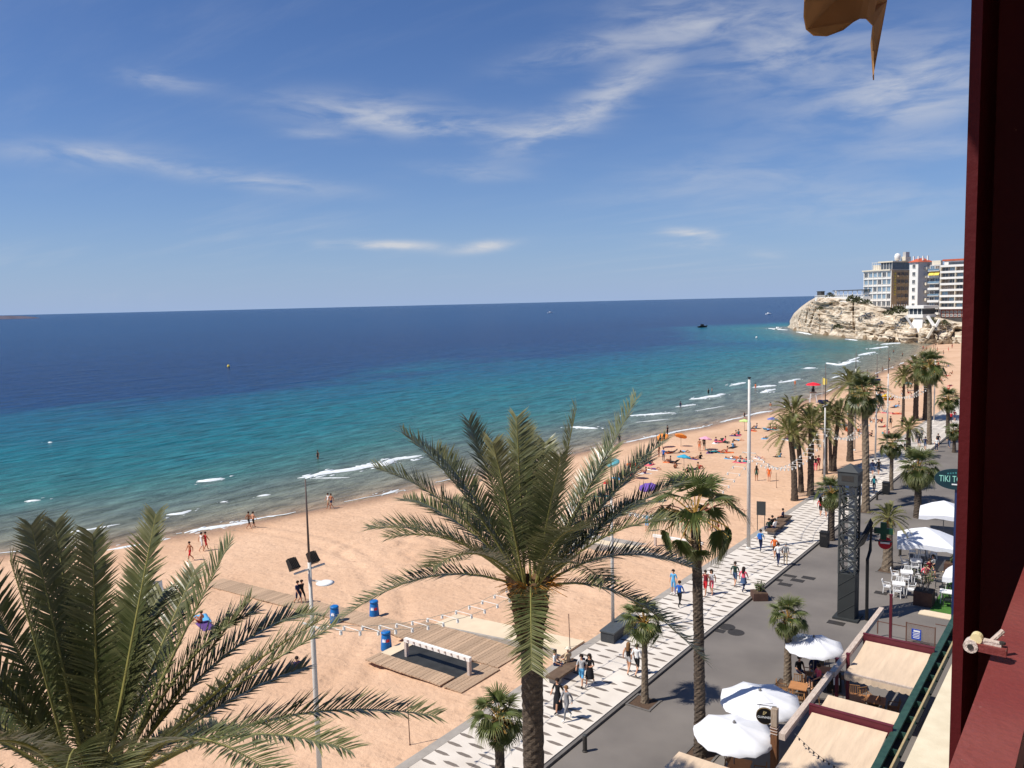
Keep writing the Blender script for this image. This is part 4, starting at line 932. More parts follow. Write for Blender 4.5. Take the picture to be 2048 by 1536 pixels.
# ------------------------------------------------------------------ restaurant terrace below
M_beam = mat('bleached_timber', (206, 188, 172), rough=.8, rgb2=(178, 158, 142), scale=3, stretch=(6, 1, 6), bump=.2, bscale=14)
M_burg = mat('burgundy_paint', (96, 38, 46), rough=.5, var=.12, scale=3)
M_cloth = mat('cream_awning_cloth', (222, 196, 166), rough=.85, var=.10, scale=.9, transl=.12, bump=.5, bscale=2.2, stretch=(3, .6, 1))
M_green = mat('green_gutter_paint', (54, 82, 70), rough=.5, rgb2=(40, 64, 56), scale=4)
M_ledge = mat('cream_roof_ledge', (222, 208, 178), rough=.9, rgb2=(206, 190, 160), scale=1.2, bump=.2, bscale=20)
M_wood = mat('brown_timber', (128, 86, 56), rough=.8, rgb2=(98, 64, 42), scale=4, stretch=(5, 5, 1))
M_woodp = mat('pale_timber', (176, 158, 138), rough=.85, rgb2=(146, 126, 106), scale=4, stretch=(5, 5, 1))
XG = -6.5
mb = MB(); mb.box((-2.6, 20, 2.75), (6.5, 66, .35)); roofl = mb.build('terrace_roof', M_ledge, kind='structure')
t = thing('green_gutter', 'dark green metal trough frame along the edge of the terrace roof', 'gutter', (XG, 40, 2.6))
mb = MB(); mb.box((-.12, 0, .35), (.24, 22, .10)); mb.build('outer_rail', M_green, t)
mb = MB(); mb.box((-.26, 0, .12), (.05, 22, .5)); mb.build('side_plate', M_green, t)
mb = MB(); mb.box((.05, 0, -.02), (.56, 22, .04)); mb.build('trough_floor', mat('dark_trough', (44, 46, 44), rough=.9), t)
mb = MB(); mb.box((.31, 0, .38), (.07, 22, .06)); mb.build('inner_rail', mat('brass_strip', (176, 154, 112), rough=.5), t)
for k in range(15):
    mb = MB(); mb.box((.10, -10.8+k*1.5, .14), (.36, .05, .28)); mb.build('partition', M_green, t)
mb = MB(); mb.box((-.06, -11.35, .18), (.5, .5, .34)); mb.build('bracket', M_galv, t)
t = thing('gutter_post', 'brown timber post under the end of the green gutter', 'post', (XG-.1, 28.4, -.1)); mb = MB(); mb.box((0, 0, 1.3), (.26, .26, 2.6)); mb.build('shaft', M_wood, t); mb = MB(); mb.box((0, 0, 2.64), (.34, .34, .08)); mb.build('cap', M_galv, t)
def beam(label, y0, y1, z=2.95, x=-10.05, m_=None, nposts=2):
    t = thing('pergola_beam', label, 'beam', (x, y0, -.1))
    mb = MB(); mb.bar((0, 0, z+.1), (0, y1-y0, z+.1), .24, .26); mb.build('beam', m_ or M_beam, t)
    return t
beam('bleached timber beam with its far end by the fence', 37.2, 46.6); beam('weathered timber beam behind the round black sign', 30.6, 37.1, x=-10.12)
for i, (px, py, h, lab) in enumerate(((1760, 1272, 3.5, 'burgundy post at the far end of the bleached beam'), (1693, 1397, 3.35, 'burgundy post in front of the nearer cream awning gap'), (1661, 1400, 2.9, 'short burgundy post at the end of the weathered beam'))):
    P = at(px, py, -.1); P = Vector((-9.85 if i < 2 else -10.4, P.y-(2.6 if i == 0 else 2.4 if i == 1 else 1.6), -.1)); t = thing('terrace_post', lab, 'post', P); mb = MB(); mb.box((0, 0, h/2), (.14, .14, h)); mb.build('shaft', M_burg, t); mb = MB(); mb.box((0, 0, h+.02), (.18, .18, .04)); mb.build('cap', M_burg, t)
def awning(label, yb, yf, zb, zf, val=True, x0=-9.75, x1=-6.85):
    t = thing('terrace_awning', label, 'awning', ((x0+x1)/2, yb, zb)); w_ = (x1-x0)/2; nx, ny = 10, 12; vs = []
    for j in range(ny+1):
        v = j/ny
        for i in range(nx+1):
            u = i/nx; vs.append((-w_+2*w_*u, (yf-yb)*v, (zf-zb)*v-.10*math.sin(PI*v)*(1+.15*math.sin(9*u))))
    m2 = len(vs); vs += [(x, y, z-.012) for x, y, z in vs]; n1 = nx+1
    fs = [(j*n1+i, j*n1+i+1, (j+1)*n1+i+1, (j+1)*n1+i) for j in range(ny) for i in range(nx)]; fs += [tuple(m2+k for k in reversed(f)) for f in fs]
    mb = MB(); mb.add(vs, fs); mb.build('cloth', M_cloth, t, smooth=True)
    if val:
        mb = MB(); mb.bar((-w_, yf-yb, zf-zb), (w_, yf-yb, zf-zb), .09, .09); mb.build('front_bar', M_beam, t)
        k = 40; vs = [(-w_+2*w_*i/k, yf-yb-.05, zf-zb-.04) for i in range(k+1)]+[(-w_+2*w_*i/k, yf-yb-.06, zf-zb-.26-.06*abs(math.sin(PI*i/4))) for i in range(k+1)]; vs += [(x, y-.008, z) for x, y, z in vs]; q = k+1
        mb = MB(); mb.add(vs, [(i, i+1, q+i+1, q+i) for i in range(k)]+[(3*q+i, 3*q+i+1, 2*q+i+1, 2*q+i) for i in range(k)]); mb.build('valance', M_cloth, t)
    return t
def fascia(label, y, z=2.75):
    t = thing('fascia_board', label, 'board', (-8.3, y, z)); mb = MB(); mb.box((0, 0, .17), (3.2, .12, .55)); mb.build('board', M_burg, t); mb = MB(); mb.box((0, 0, .46), (3.24, .16, .03)); mb.build('capping', M_burg, t)
fascia('burgundy board at the back of the farther cream awning', 42.1); awning('farther cream awning with scalloped valance', 41.95, 38.1, 2.92, 2.75)
fascia('burgundy board between the two nearer cream awnings', 33.35); awning('cream awning strip shaded by the palm behind the burgundy board', 35.3, 33.5, 2.85, 2.9, val=False, x0=-9.7)
awning('nearest cream awning with palm shadow at the bottom edge', 33.2, 26.6, 2.95, 2.7)
# far fence with blue notice
M_rust = mat('rusty_rail', (104, 74, 62), rough=.7, var=.15)
t = thing('terrace_fence', 'rust brown metal fence with wire mesh beyond the cream awning', 'fence', (-9.75, 50.3, -.1))
for x in (-1.3, .25, 1.75): mb = MB(); mb.box((x, 0, .62), (.06, .06, 1.25 if x > 0 else .85)); mb.build('fence_post', M_rust, t)
for (a, b, z) in ((-1.3, .25, .95), (.25, 1.75, 1.2), (.25, 1.75, .1), (1.75, 3.0, 1.45)): mb = MB(); mb.bar((a, 0, z), (b, 0, z), .04); mb.build('fence_rail', M_rust, t)
mb = MB()
for k in range(24): mb.bar((.28+k*.06, 0, .12), (.28+k*.06, 0, 1.18), .008)
for k in range(16): mb.bar((.28, 0, .14+k*.065), (1.72, 0, .14+k*.065), .008)
mb.build('wire_mesh', M_rust, t, kind='stuff')
P = Vector((-8.95, 50.2, .35)); t = thing('notice_sign', 'small blue notice with white lines hung on the fence', 'sign', P)
mb = MB(); mb.box((0, 0, .2), (.5, .02, .62)); mb.build('plate', mat('blue_sign', (28, 66, 168), rough=.5, var=.05), t)
M_wpaint = mat('white_sign_paint', (232, 232, 230), rough=.6, var=.03)
mb = MB(); mb.box((.02, -.014, .40), (.34, .006, .10)); mb.build('heading', M_wpaint, t)
for k in range(4): mb = MB(); mb.box((0, -.014, .27-k*.09), (.38-.05*(k % 2), .006, .035)); mb.build('text_line', M_wpaint, t)

# parasols
M_pw = mat('white_parasol_cloth', (236, 236, 238), rough=.85, var=.03, scale=3, transl=.15)
M_pole = mat('grey_pole', (120, 118, 116), rough=.5, metal=.2)
def parasol(loc, r, h, label, cloth=M_pw, n=8, drop=.38, val=.16, tilt=0, name='parasol', cat='parasol', group=None, ruffle=True, rz=0.0):
    t = thing(name, label, cat, loc, rz, group=group); mb = MB(); mb.tube([(0, 0, 0), (0, 0, h)], .025, 8); mb.build('pole', M_pole, t, smooth=True)
    vs = [(0, 0, h+.02)]; fs = []; m_ = n*4
    for ring in range(1, 5):
        u = ring/4
        for k in range(m_):
            th = 2*PI*k/m_; sag = .05*r*abs(math.sin(th*n/2))*u; rr = r*u*(1-.05*abs(math.sin(th*n/2)))
            vs.append((rr*math.cos(th), rr*math.sin(th), h-drop*u**1.25-sag))
    if val:
        for k in range(m_):
            th = 2*PI*k/m_; rr = r*(1.0-.05*abs(math.sin(th*n/2)))*(1.02+(.03*math.sin(th*17) if ruffle else 0)); sag = .05*r*abs(math.sin(th*n/2))
            vs.append((rr*math.cos(th), rr*math.sin(th), h-drop-sag-val*(1+.15*math.sin(k*1.9))))
    for k in range(m_): fs.append((0, 1+k, 1+(k+1) % m_))
    for ring in range(4 if val else 3):
        for k in range(m_): a = 1+ring*m_; fs.append((a+k, a+m_+k, a+m_+(k+1) % m_, a+(k+1) % m_))
    R_ = Matrix.Rotation(tilt, 3, 'X')
    mb = MB(); mb.add([R_ @ (Vector(v)-Vector((0, 0, h*.8)))+Vector((0, 0, h*.8)) for v in vs], fs); ca = mb.build('canopy', cloth, t, smooth=True)
    if r > 1.2:
        for k in range(n):
            th = 2*PI*k/n; m2 = MB(); m2.bar((0, 0, h-.06), (r*.96*math.cos(th), r*.96*math.sin(th), h-drop-.06), .02); m2.build('rib', M_pole, ca)
        m2 = MB(); m2.lathe([(.07, h), (.07, h+.05), (.03, h+.12)], n=10); m2.build('finial', M_pole, t)
    m2 = MB(); m2.lathe([(.26, 0), (.26, .05), (.05, .08)], n=12) if r > 1.2 else m2.lathe([(.05, 0), (.03, .1)], n=8); m2.build('foot', M_iron, t)
    return t
parasol((-12.2, 41.7, -.1), 1.45, 2.72, 'white parasol dappled by palm shadow beside the farther cream awning')
parasol((-12.4, 34.5, -.1), 1.75, 2.72, 'larger white parasol behind the round black sign')
parasol((-12.4, 31.5, -.1), 1.65, 2.55, 'white parasol partly shaded, in front of the larger one', rz=.3)
def square_parasol(loc, a, b, h, label, rz=0):
    t = thing('market_parasol', label, 'parasol', loc, rz); mb = MB(); mb.tube([(0, 0, 0), (0, 0, h)], .035, 8); mb.build('pole', M_pole, t)
    vs = [(0, 0, h)]; m_ = 24; pr = []
    for k in range(m_):
        s_ = k/m_*4; e = int(s_); f = s_-e; q = [(-1, -1), (1, -1), (1, 1), (-1, 1), (-1, -1)]; pr.append((q[e][0]+(q[e+1][0]-q[e][0])*f, q[e][1]+(q[e+1][1]-q[e][1])*f))
    for u in (.5, 1): vs += [(x*a*u, y*b*u, h-.85*u**1.1-.16*u*u*(1-(abs(abs(x)-abs(y))))) for x, y in pr]
    vs += [(x*a*1.01, y*b*1.01, h-1.02-.30-.07*math.sin(k*2.2)+.16*abs(abs(x)-abs(y))) for k, (x, y) in enumerate(pr)]
    fs = [(0, 1+k, 1+(k+1) % m_) for k in range(m_)]
    for g_ in range(2): fs += [(1+g_*m_+k, 1+(g_+1)*m_+k, 1+(g_+1)*m_+(k+1) % m_, 1+g_*m_+(k+1) % m_) for k in range(m_)]
    mb = MB(); mb.add(vs, fs); mb.build('canopy', M_pw, t); mb = MB(); mb.box((0, 0, .05), (.7, .7, .1)); mb.build('foot', M_iron, t)
P = at(1852, 1062, 2.5); square_parasol((P.x, P.y, -.1), 1.9, 1.9, 2.9, 'square white cafe parasol with hanging sides nearest the oval bar sign', .2)
P = at(1888, 1008, 2.5); square_parasol((P.x, P.y, -.1), 1.8, 1.8, 2.9, 'square white cafe parasol farther up the street', .15)
P = at(1915, 1130, 2.0); square_parasol((P.x+.5, P.y, -.1), 1.2, 1.2, 2.5, 'white parasol half hidden behind the red column above the planter')
# cream canopy at the bottom edge
t = thing('street_canopy', 'cream flat canopy corner at the bottom edge under the slim fan palm', 'canopy', (-11.6, 25.6, -.1))
mb = MB(); mb.box((0, 0, 3.0), (2.7, 3.6, .12)); mb.build('roof', M_cloth, t); mb = MB(); mb.box((0, 0, 2.86), (2.74, 3.64, .12)); mb.build('frame', M_beam, t)
for sx in (-1.2, 1.2):
    for sy in (-1.6, 1.6): mb = MB(); mb.box((sx, sy, 1.4), (.1, .1, 2.8)); mb.build('leg', M_wood, t)
# timber post with round sign
PP = atX(1549, 1500, -10.75); t = thing('timber_post', 'brown timber post with pale top carrying the round black sign', 'post', (PP.x, PP.y, -.1))
zt_ = atX(1548, 1419, -10.75).z+.1
mb = MB(); mb.box((0, 0, (zt_-.75)/2), (.26, .26, zt_-.75)); mb.build('shaft', M_wood, t); mb = MB(); mb.box((0, 0, zt_-.36), (.24, .24, .74)); mb.build('top', M_woodp, t)
for k in range(3): mb = MB(); mb.box((0, 0, zt_-.78-.12*k), (.30, .30, .03)); mb.build('strap', M_galv, t)
# round sign hanging from an iron bracket
to = (Vector((0, 0, EYE))-PP); az_ = math.atan2(to.y, to.x)+PI/2
scn = PP+Vector((math.cos(az_)*-.38, math.sin(az_)*-.38, 0)); scn.z = atX(1520, 1470, -10.75).z
t = thing('round_sign', 'round black hanging sign with white lettering on the timber post', 'sign', scn, az_)
sg = MB(); M_blk = mat('black_sign', (22, 20, 20), rough=.45, var=.1)
sg.tube([(0, -.03, 0), (0, .03, 0)], .34, 28); sg.build('disc', M_blk, t)
mb = MB(); n_ = 28
mb.add([(r_*math.cos(2*PI*k/n_), y, r_*math.sin(2*PI*k/n_)) for y in (-.04, .04) for r_ in (.325, .345) for k in range(n_)], [(k, (k+1) % n_, n_+(k+1) % n_, n_+k) for k in range(n_)]+[(n_+k, n_+(k+1) % n_, 3*n_+(k+1) % n_, 3*n_+k) for k in range(n_)]); mb.build('rim', mat('gold_rim', (120, 100, 64), rough=.5), t)
tm = text_mesh('GUINNESS', .125, 'lettering', M_wpaint); link('lettering', tm, t, (0, -.036, -.05), rot=(PI/2, 0, 0))
hp = MB()
hp.bar((-.07, -.036, .06), (-.05, -.036, .19), .02, .012); hp.bar((-.05, -.036, .19), (.07, -.036, .17), .02, .012); hp.bar((.07, -.036, .17), (-.06, -.036, .05), .02, .012)
for k in range(4): hp.bar((-.045+.025*k, -.036, .075+.022*k), (-.04+.025*k, -.036, .185), .006, .008)
hp.build('harp_emblem', mat('pale_gold', (200, 180, 130), rough=.5), t)
mb = MB(); mb.bar((-.3, 0, .44), (.45, 0, .44), .02); mb.bar((-.2, 0, .44), (-.2, 0, .28), .012); mb.bar((.2, 0, .44), (.2, 0, .28), .012); mb.bar((-.3, 0, .44), (.3, 0, .56), .012); mb.build('bracket', M_iron, t)

# ------------------------------------------------------------------ lattice tower
M_gun = mat('grey_tower_steel', (104, 106, 104), rough=.55, var=.10, scale=2)
M_gun2 = mat('dark_tower_panel', (84, 86, 84), rough=.6, var=.12, scale=1.5)
t = thing('lattice_tower', 'grey square lattice tower with pyramid cap on the street', 'tower', (-13.28, 52.45, -.1)); tw = .47; M_gun = mat('tower_steel_dark', (66, 68, 67), rough=.55, var=.10, scale=2); M_gun2 = mat('tower_panel_dark', (52, 54, 53), rough=.6, var=.12, scale=1.5)
mb = MB(); mb.box((0, 0, .06), (1.5, 1.5, .12)); mb.build('plinth', M_gun2, t)
mb = MB(); mb.box((0, 0, 1.5), (1.02, 1.02, 2.8)); pn = mb.build('base_panel', M_gun2, t)
for k in range(3):
    mb = MB(); mb.bar((-.5, -.52, .3+k*.9), (.5, -.52, 1.1+k*.9), .03, .02); mb.build('panel_seam', M_gun, pn)
for sx in (-1, 1):
    for sy in (-1, 1): mb = MB(); mb.box((sx*tw, sy*tw, 5.7), (.11, .11, 5.6)); mb.build('corner_post', M_gun, t)
zs = [2.9+k*.82 for k in range(8)]
for i, z in enumerate(zs[:-1]):
    for q in range(4):
        Rq = Matrix.Rotation(q*PI/2, 3, 'Z')
        mb = MB(); mb.bar(Rq @ Vector((-tw, -tw, z)), Rq @ Vector((tw, -tw, z+.82)), .05, .05); mb.build('brace', M_gun, t)
        mb = MB(); mb.bar(Rq @ Vector((tw, -tw-.03, z)), Rq @ Vector((-tw, -tw-.03, z+.82)), .05, .05); mb.build('brace', M_gun, t)
        mb = MB(); mb.box(Rq @ Vector((0, -tw+.02, z)), (2*tw if q % 2 == 0 else .06, .06 if q % 2 == 0 else 2*tw, .09)); mb.build('girt', M_gun, t)
mb = MB(); mb.box((.12, .1, 5.7), (.34, .3, 5.5)); mb.build('core_panel', mat('pale_core', (150, 152, 150), rough=.6), t)
mb = MB(); mb.box((0, 0, 8.92), (1.18, 1.18, .84)); hd = mb.build('head_box', M_gun, t)
for q in range(4):
    mb = MB(); mb.box(Matrix.Rotation(q*PI/2, 3, 'Z') @ Vector((0, -.595, 8.95)), (.7 if q % 2 == 0 else .02, .02 if q % 2 == 0 else .7, .34)); mb.build('louvre', M_iron, hd)
mb = MB(); mb.add([(-.64, -.64, 9.345), (.64, -.64, 9.345), (.64, .64, 9.345), (-.64, .64, 9.345), (0, 0, 9.8)], [(0, 1, 4), (1, 2, 4), (2, 3, 4), (3, 0, 4), (3, 2, 1, 0)]); mb.build('cap', M_gun, t)
# pharmacy sign column with green cross and no entry sign
M_blks = mat('black_steel', (34, 34, 34), rough=.45, var=.1)
t = thing('sign_column', 'black cranked steel sign column with tilted top panel', 'post', (-12.2, 52.6, -.1))
mb = MB(); mb.tube([(0, 0, 0), (0, -.1, 3.9), (0, .55, 4.3), (0, .75, 5.75)], .10, 8); mb.build('shaft', M_blks, t)
mb = MB(); mb.add([(-.1, .9, 6.25), (.1, .7, 6.05), (-.5, -1.3, 4.75), (-.35, .4, 4.75), (-.06, .92, 6.18), (.12, .72, 5.98), (-.46, -1.28, 4.68), (-.31, .42, 4.68)], [(0, 1, 3, 2), (6, 7, 5, 4), (0, 4, 5, 1), (1, 5, 7, 3), (3, 7, 6, 2), (2, 6, 4, 0)]); mb.build('top_panel', M_blks, t)
mb = MB(); mb.bar((0, .72, 5.45), (.35, 1.2, 5.45), .05); mb.bar((0, .72, 5.2), (.35, 1.2, 5.2), .05); mb.build('bracket', M_blks, t)
def facing(P):
    v = Vector((0, 0, 0))-Vector((P.x, P.y, 0)); return math.atan2(v.y, v.x)+PI/2
P = atX(1767, 1062, -11.6); t = thing('pharmacy_cross', 'dark green pharmacy cross on the black sign column', 'sign', P, facing(P))
mb = MB(); a, b = .18, .54; mb.prism([(-a, -b), (a, -b), (a, -a), (b, -a), (b, a), (a, a), (a, b), (-a, b), (-a, a), (-b, a), (-b, -a), (-a, -a)], .2, (0, .1, 0), Matrix.Rotation(PI/2, 3, 'X')); mb.build('cross_box', mat('green_cross', (22, 66, 46), rough=.4), t)
mb = MB(); mb.box((0, .05, -.66), (1.0, .18, .06)); mb.build('lower_bracket', M_blks, t); mb = MB(); mb.bar((-.5, .05, 0), (-.85, .05, 0), .05); mb.build('arm', M_blks, t)
P = atX(1770, 1086, -11.6); t = thing('no_entry_sign', 'round red no entry sign with white bar below the green cross', 'sign', P, facing(P))
mb = MB(); mb.tube([(0, -.02, 0), (0, .02, 0)], .40, 28); mb.build('disc', mat('sign_red', (196, 32, 44), rough=.45, var=.04), t)
mb = MB(); mb.box((0, -.027, .02), (.54, .01, .14)); mb.build('bar', M_wpaint, t); mb = MB(); mb.bar((0, .03, .4), (0, .03, .6), .05); mb.build('hanger', M_blks, t)
# oval bar sign on a blue mast
P = atX(1907, 1150, -7.4); t = thing('bar_sign', 'dark teal oval bar sign on a blue mast beside the red column', 'sign', (-7.4, P.y, -.1), facing(P))
o_ = atX(1908, 964, -7.4); zc = (o_.z)
zc = o_.z + .1
mb = MB(); mb.box((.05, .12, zc/2-.2), (.22, .14, zc)); mb.build('mast', mat('blue_mast', (36, 52, 92), rough=.5), t)
mb = MB(); n_ = 36; mb.prism([(1.12*math.cos(2*PI*k/n_), .60*math.sin(2*PI*k/n_)) for k in range(n_)], .1, (0, .05, zc), Matrix.Rotation(PI/2, 3, 'X')); mb.build('panel', mat('dark_teal', (20, 52, 60), rough=.5, var=.08), t)
tm = text_mesh('TIKI TO', .52, 'lettering', mat('mint_paint', (150, 214, 196), rough=.6, var=.03)); wt = max(v.co.x for v in tm.vertices)-min(v.co.x for v in tm.vertices); link('lettering', tm, t, (-.30, -.056, zc+.0), rot=(PI/2, 0, 0), scale=(1.12/wt, 1, 1))
mb = MB()
for k in range(7): mb.box((-.42+k*.13, -.055, zc+.32+.02*(3-abs(k-3))), (.08, .008, .09))
mb.build('small_lettering', mat('teal_paint', (60, 120, 122), rough=.6), t)
mb = MB(); mb.box((.05, -.055, zc-.29), (.55, .008, .07)); mb.build('under_line', M_wpaint, t)

# ------------------------------------------------------------------ masts and garlands on the promenade edge
M_mast = mat('white_mast', (206, 202, 194), rough=.5, var=.05); M_mastd = mat('dark_mast_top', (92, 78, 72), rough=.5, var=.1)
def mast(X, Y, h, hw, label, arm=None, flood=0, r=.105, garl=None, cap=False, box=False):
    t = thing('promenade_mast', label, 'mast', (X, Y, 0)); mb = MB(); mb.tube([(0, 0, 0), (0, 0, hw*.75), (0, 0, hw*.75+.05), (0, 0, hw)], [r, r*.9, r*.7, r*.65], 12); mb.build('lower_shaft', M_mast, t, smooth=True)
    if h > hw: mb = MB(); mb.tube([(0, 0, hw-.02), (0, 0, h)], [r*.45, r*.25], 10); mb.build('upper_shaft', M_mastd, t, smooth=True)
    if cap: mb = MB(); mb.box((0, 0, h+.05), (.2, .2, .1)); mb.build('cap', M_blks, t)
    mb = MB(); mb.lathe([(r*1.6, 0), (r*1.6, .12), (r, .2)], n=12); mb.build('collar', M_mast, t)
    if arm:
        mb = MB(); mb.tube([(0, -arm[1], arm[0]), (0, arm[1], arm[0])], .045, 8); a_ = mb.build('cross_arm', M_mast, t)
        for k in range(flood):
            yy = (-.62, .32)[k]; mb = MB(); Rf = Matrix.Rotation(rad(-38), 3, 'Y'); mb.box((-.20, yy, arm[0]+.32), (.2, .42, .46), Rf, taper=.75); fl_ = mb.build('floodlight', M_blks, t)
            mb = MB()
            for q in range(6): mb.box(Vector((-.20, yy, arm[0]+.32))+Rf @ Vector((.105, -.17+.068*q, 0)), (.03, .02, .4), Rf)
            mb.build('cooling_fins', M_iron, fl_)
        if flood:
            mb = MB(); mb.lathe([(.05, .02), (.32, .03), (.35, .06), (.22, .11), (.05, .12)], (.62, .2, arm[0]-.55), n=18); mb.build('disc_lamp', M_wpaint, t, smooth=True)
            mb = MB(); mb.bar((0, 0, arm[0]-.45), (.6, .2, arm[0]-.45), .05); mb.build('lamp_arm', M_mast, t)
    if garl:
        mb = MB(); mb.bar((-.55, 0, garl), (.55, 0, garl), .06); mb.build('garland_bracket', M_mast, t)
    if box:
        pass
    return t
mast(-24.5, 19.75, 13.6, 10.4, 'white mast with two black floodlights left of the boardwalk', (10.15, .72), 2, garl=7.9)
mast(-24.2, 42.1, 11.8, 8.4, 'white mast rising from the dark bench block behind the tall date palm', garl=7.8)
mast(-23.5, 62.6, 13.7, 13.6, 'plain white mast right of the slim fan palm', cap=True, garl=7.8, r=.15)
mast(-23.3, 82.4, 13.4, 9.1, 'thin mast with dark top among the sand clump of palms', (9.3, .7), 0, garl=7.0)
mast(-23.5, 104, 13.0, 8.6, 'thin dark topped mast behind the tall leaning fan palm', (7.6, .6), 0, garl=7)
mast(-27.5, 110.5, 13.0, 10.6, 'white mast with small cross arms rising behind the thick trunked date palm', (8.0, .7), 0)
mast(-24.8, 116, 13.4, 9.6, 'mast with lamps standing farther along the sand edge', (8.0, .7), 0, garl=7)
mast(-23.6, 142, 12.0, 10.0, 'far white mast with dark lamp head near the red column', (7.8, .6), 0, garl=7, cap=True)
M_lamp = mat('lantern_white', (238, 236, 228), rough=.5, var=.02); M_wire = mat('garland_wire', (196, 184, 160), rough=.7)
lm = MB(); lm.lathe([(.03, .02), (.055, -.02), (.065, -.15), (.04, -.18)], n=8); LAMP = lm.mesh('lantern', M_lamp)
rg = MB(); rg.bar((-.47, 0, 0), (.47, 0, 0), .02); RUNG = rg.mesh('rung', M_lamp)
def garland(X0, Y0, z0, X1, Y1, z1, sag, n, label):
    t = thing('light_garland', label, 'light garland', (X0, Y0, 0), group='ladder garlands strung between the masts')
    def pt(u): return Vector(((X1-X0)*u, (Y1-Y0)*u, z0+(z1-z0)*u-4*sag*u*(1-u)))
    for s_ in (-.47, .47):
        mb = MB(); mb.tube([pt(k/30)+Vector((s_, 0, .03*math.sin(k*2.6+s_))) for k in range(31)], .014, 4); mb.build('wire', M_wire, t)
    for k in range(1, n):
        p = pt(k/n); o = link('rung', RUNG, t, p)
        for s_ in (-.47, .47): link('lantern', LAMP, o, (s_, 0, -.01), rot=(0, 0, k))
garland(-24.5, 19.75, 7.9, -24.2, 42.1, 7.8, 2.35, 23, 'ladder garland of white lanterns over the boardwalk')
garland(-24.2, 42.1, 7.8, -23.5, 62.6, 7.8, 2.3, 21, 'ladder garland of lanterns behind the slim fan palm')
garland(-23.5, 62.6, 7.8, -23.3, 82.4, 7.0, 2.4, 20, 'ladder garland sagging in front of the sand clump of palms')
garland(-23.3, 82.4, 7.0, -23.5, 104, 7.0, 2.3, 20, 'ladder garland right of the thin mast in the palm clump')
garland(-23.5, 104, 7.0, -24.8, 116, 7.0, 1.4, 12, 'ladder garland between the two farther thin masts')
garland(-24.8, 116, 7.0, -23.6, 142, 7.0, 1.6, 20, 'most distant ladder garland before the red column')

# ------------------------------------------------------------------ boardwalk, foot showers and street furniture
M_plank = mat('weathered_plank', (192, 164, 136), rough=.9, rgb2=(156, 128, 102), scale=2.5, stretch=(2, 8, 1), objvar=.16, bump=.2, bscale=20)
M_slab = mat('pale_ramp_slab', (216, 196, 166), rough=.9, var=.06, scale=1.2, bump=.15, bscale=12)
PLK = {}
def planks(parent, x0, x1, y0, y1, z, pw=.30, along='y'):
    """planks laid side by side between x0 and x1, each running across from y0 to y1"""
    key = round(abs(y1-y0), 2), pw
    if key not in PLK: mb = MB(); mb.box((0, 0, 0), (pw*.94, abs(y1-y0), .06)); PLK[key] = mb.mesh('plank', M_plank)
    n = int((x1-x0)/pw)
    for k in range(n):
        X = x0+pw*(k+.5); zz = z if z is not None else sand_z(X, (y0+y1)/2)+.08
        link('plank', PLK[key], parent, (X, (y0+y1)/2+random.uniform(-.02, .02), zz+random.uniform(-.006, .006)), rot=(random.uniform(-.006, .006), 0, 0))
bw_ = bpy.data.objects.new('boardwalk', None); col.objects.link(bw_); bw_['kind'] = 'structure'
planks(bw_, -56.5, -35.3, 35.2, 37.0, None, .26)                      # walk towards the sea
planks(bw_, -35.3, -27.2, 34.6, 37.4, -.13, .26)                      # beside the ramp
planks(bw_, -34.2, -28.4, 31.2, 32.4, -.13, .26)                      # outer shower deck
planks(bw_, -28.3, -27.0, 31.2, 34.5, -.13, .26)                      # shower deck end
pool = MB(); pool.box((-30.9, 33.5, -.3), (5.0, 2.1, .22)); pool.build('wet_basin', mat('wet_basin_floor', (52, 52, 50), rough=.6, var=.3, scale=1.5, spec=.25), kind='structure')
mb = MB(); mb.box((-33.85, 33.5, -.28), (.8, 2.1, .26)); mb.build('shower_apron', M_slab, bw_)
t = thing('foot_shower', 'long foot shower rail with row of taps over a dark wet basin', 'shower', (-30.3, 33.0, -.2))
mb = MB(); mb.box((0, 0, 1.0), (4.9, .22, .22)); br_ = mb.build('water_bar', M_white, t)
for s_ in (-2.35, 2.35): mb = MB(); mb.box((s_, 0, .45), (.16, .2, .9)); mb.build('leg', M_galv, t)
for k in range(10): mb = MB(); mb.box((-2.1+k*.47, -.14, 1.05), (.07, .1, .1)); mb.build('tap', M_galv, br_)
# ramp beside the boardwalk: sloping pale slab with dark side wall
t = bpy.data.objects.new('beach_ramp', None); col.objects.link(t); t['kind'] = 'structure'; t.location = (-25, 38.6, 0)
mb = MB(); mb.add([(-9.8, -.9, -.34), (0, -1.1, .02), (0, 1.5, .02), (-9.8, 1.3, -.34), (-9.8, -.9, -1.2), (0, -1.1, -1.2), (0, 1.5, -1.2), (-9.8, 1.3, -1.2)], [(0, 1, 2, 3), (0, 4, 5, 1), (3, 2, 6, 7), (0, 3, 7, 4), (1, 5, 6, 2)]); mb.build('ramp_slab', M_slab, t)
mb = MB(); mb.add([(-9.8, -1.12, -.30), (-.2, -1.32, .42), (-.2, -1.14, .42), (-9.8, -.94, -.30), (-9.8, -1.12, -1.2), (-.2, -1.32, -1.2), (-.2, -1.14, -1.2), (-9.8, -.94, -1.2)], [(0, 1, 2, 3), (0, 4, 5, 1), (3, 2, 6, 7), (0, 3, 7, 4), (1, 5, 6, 2)]); mb.build('ramp_wall', M_conc, t)
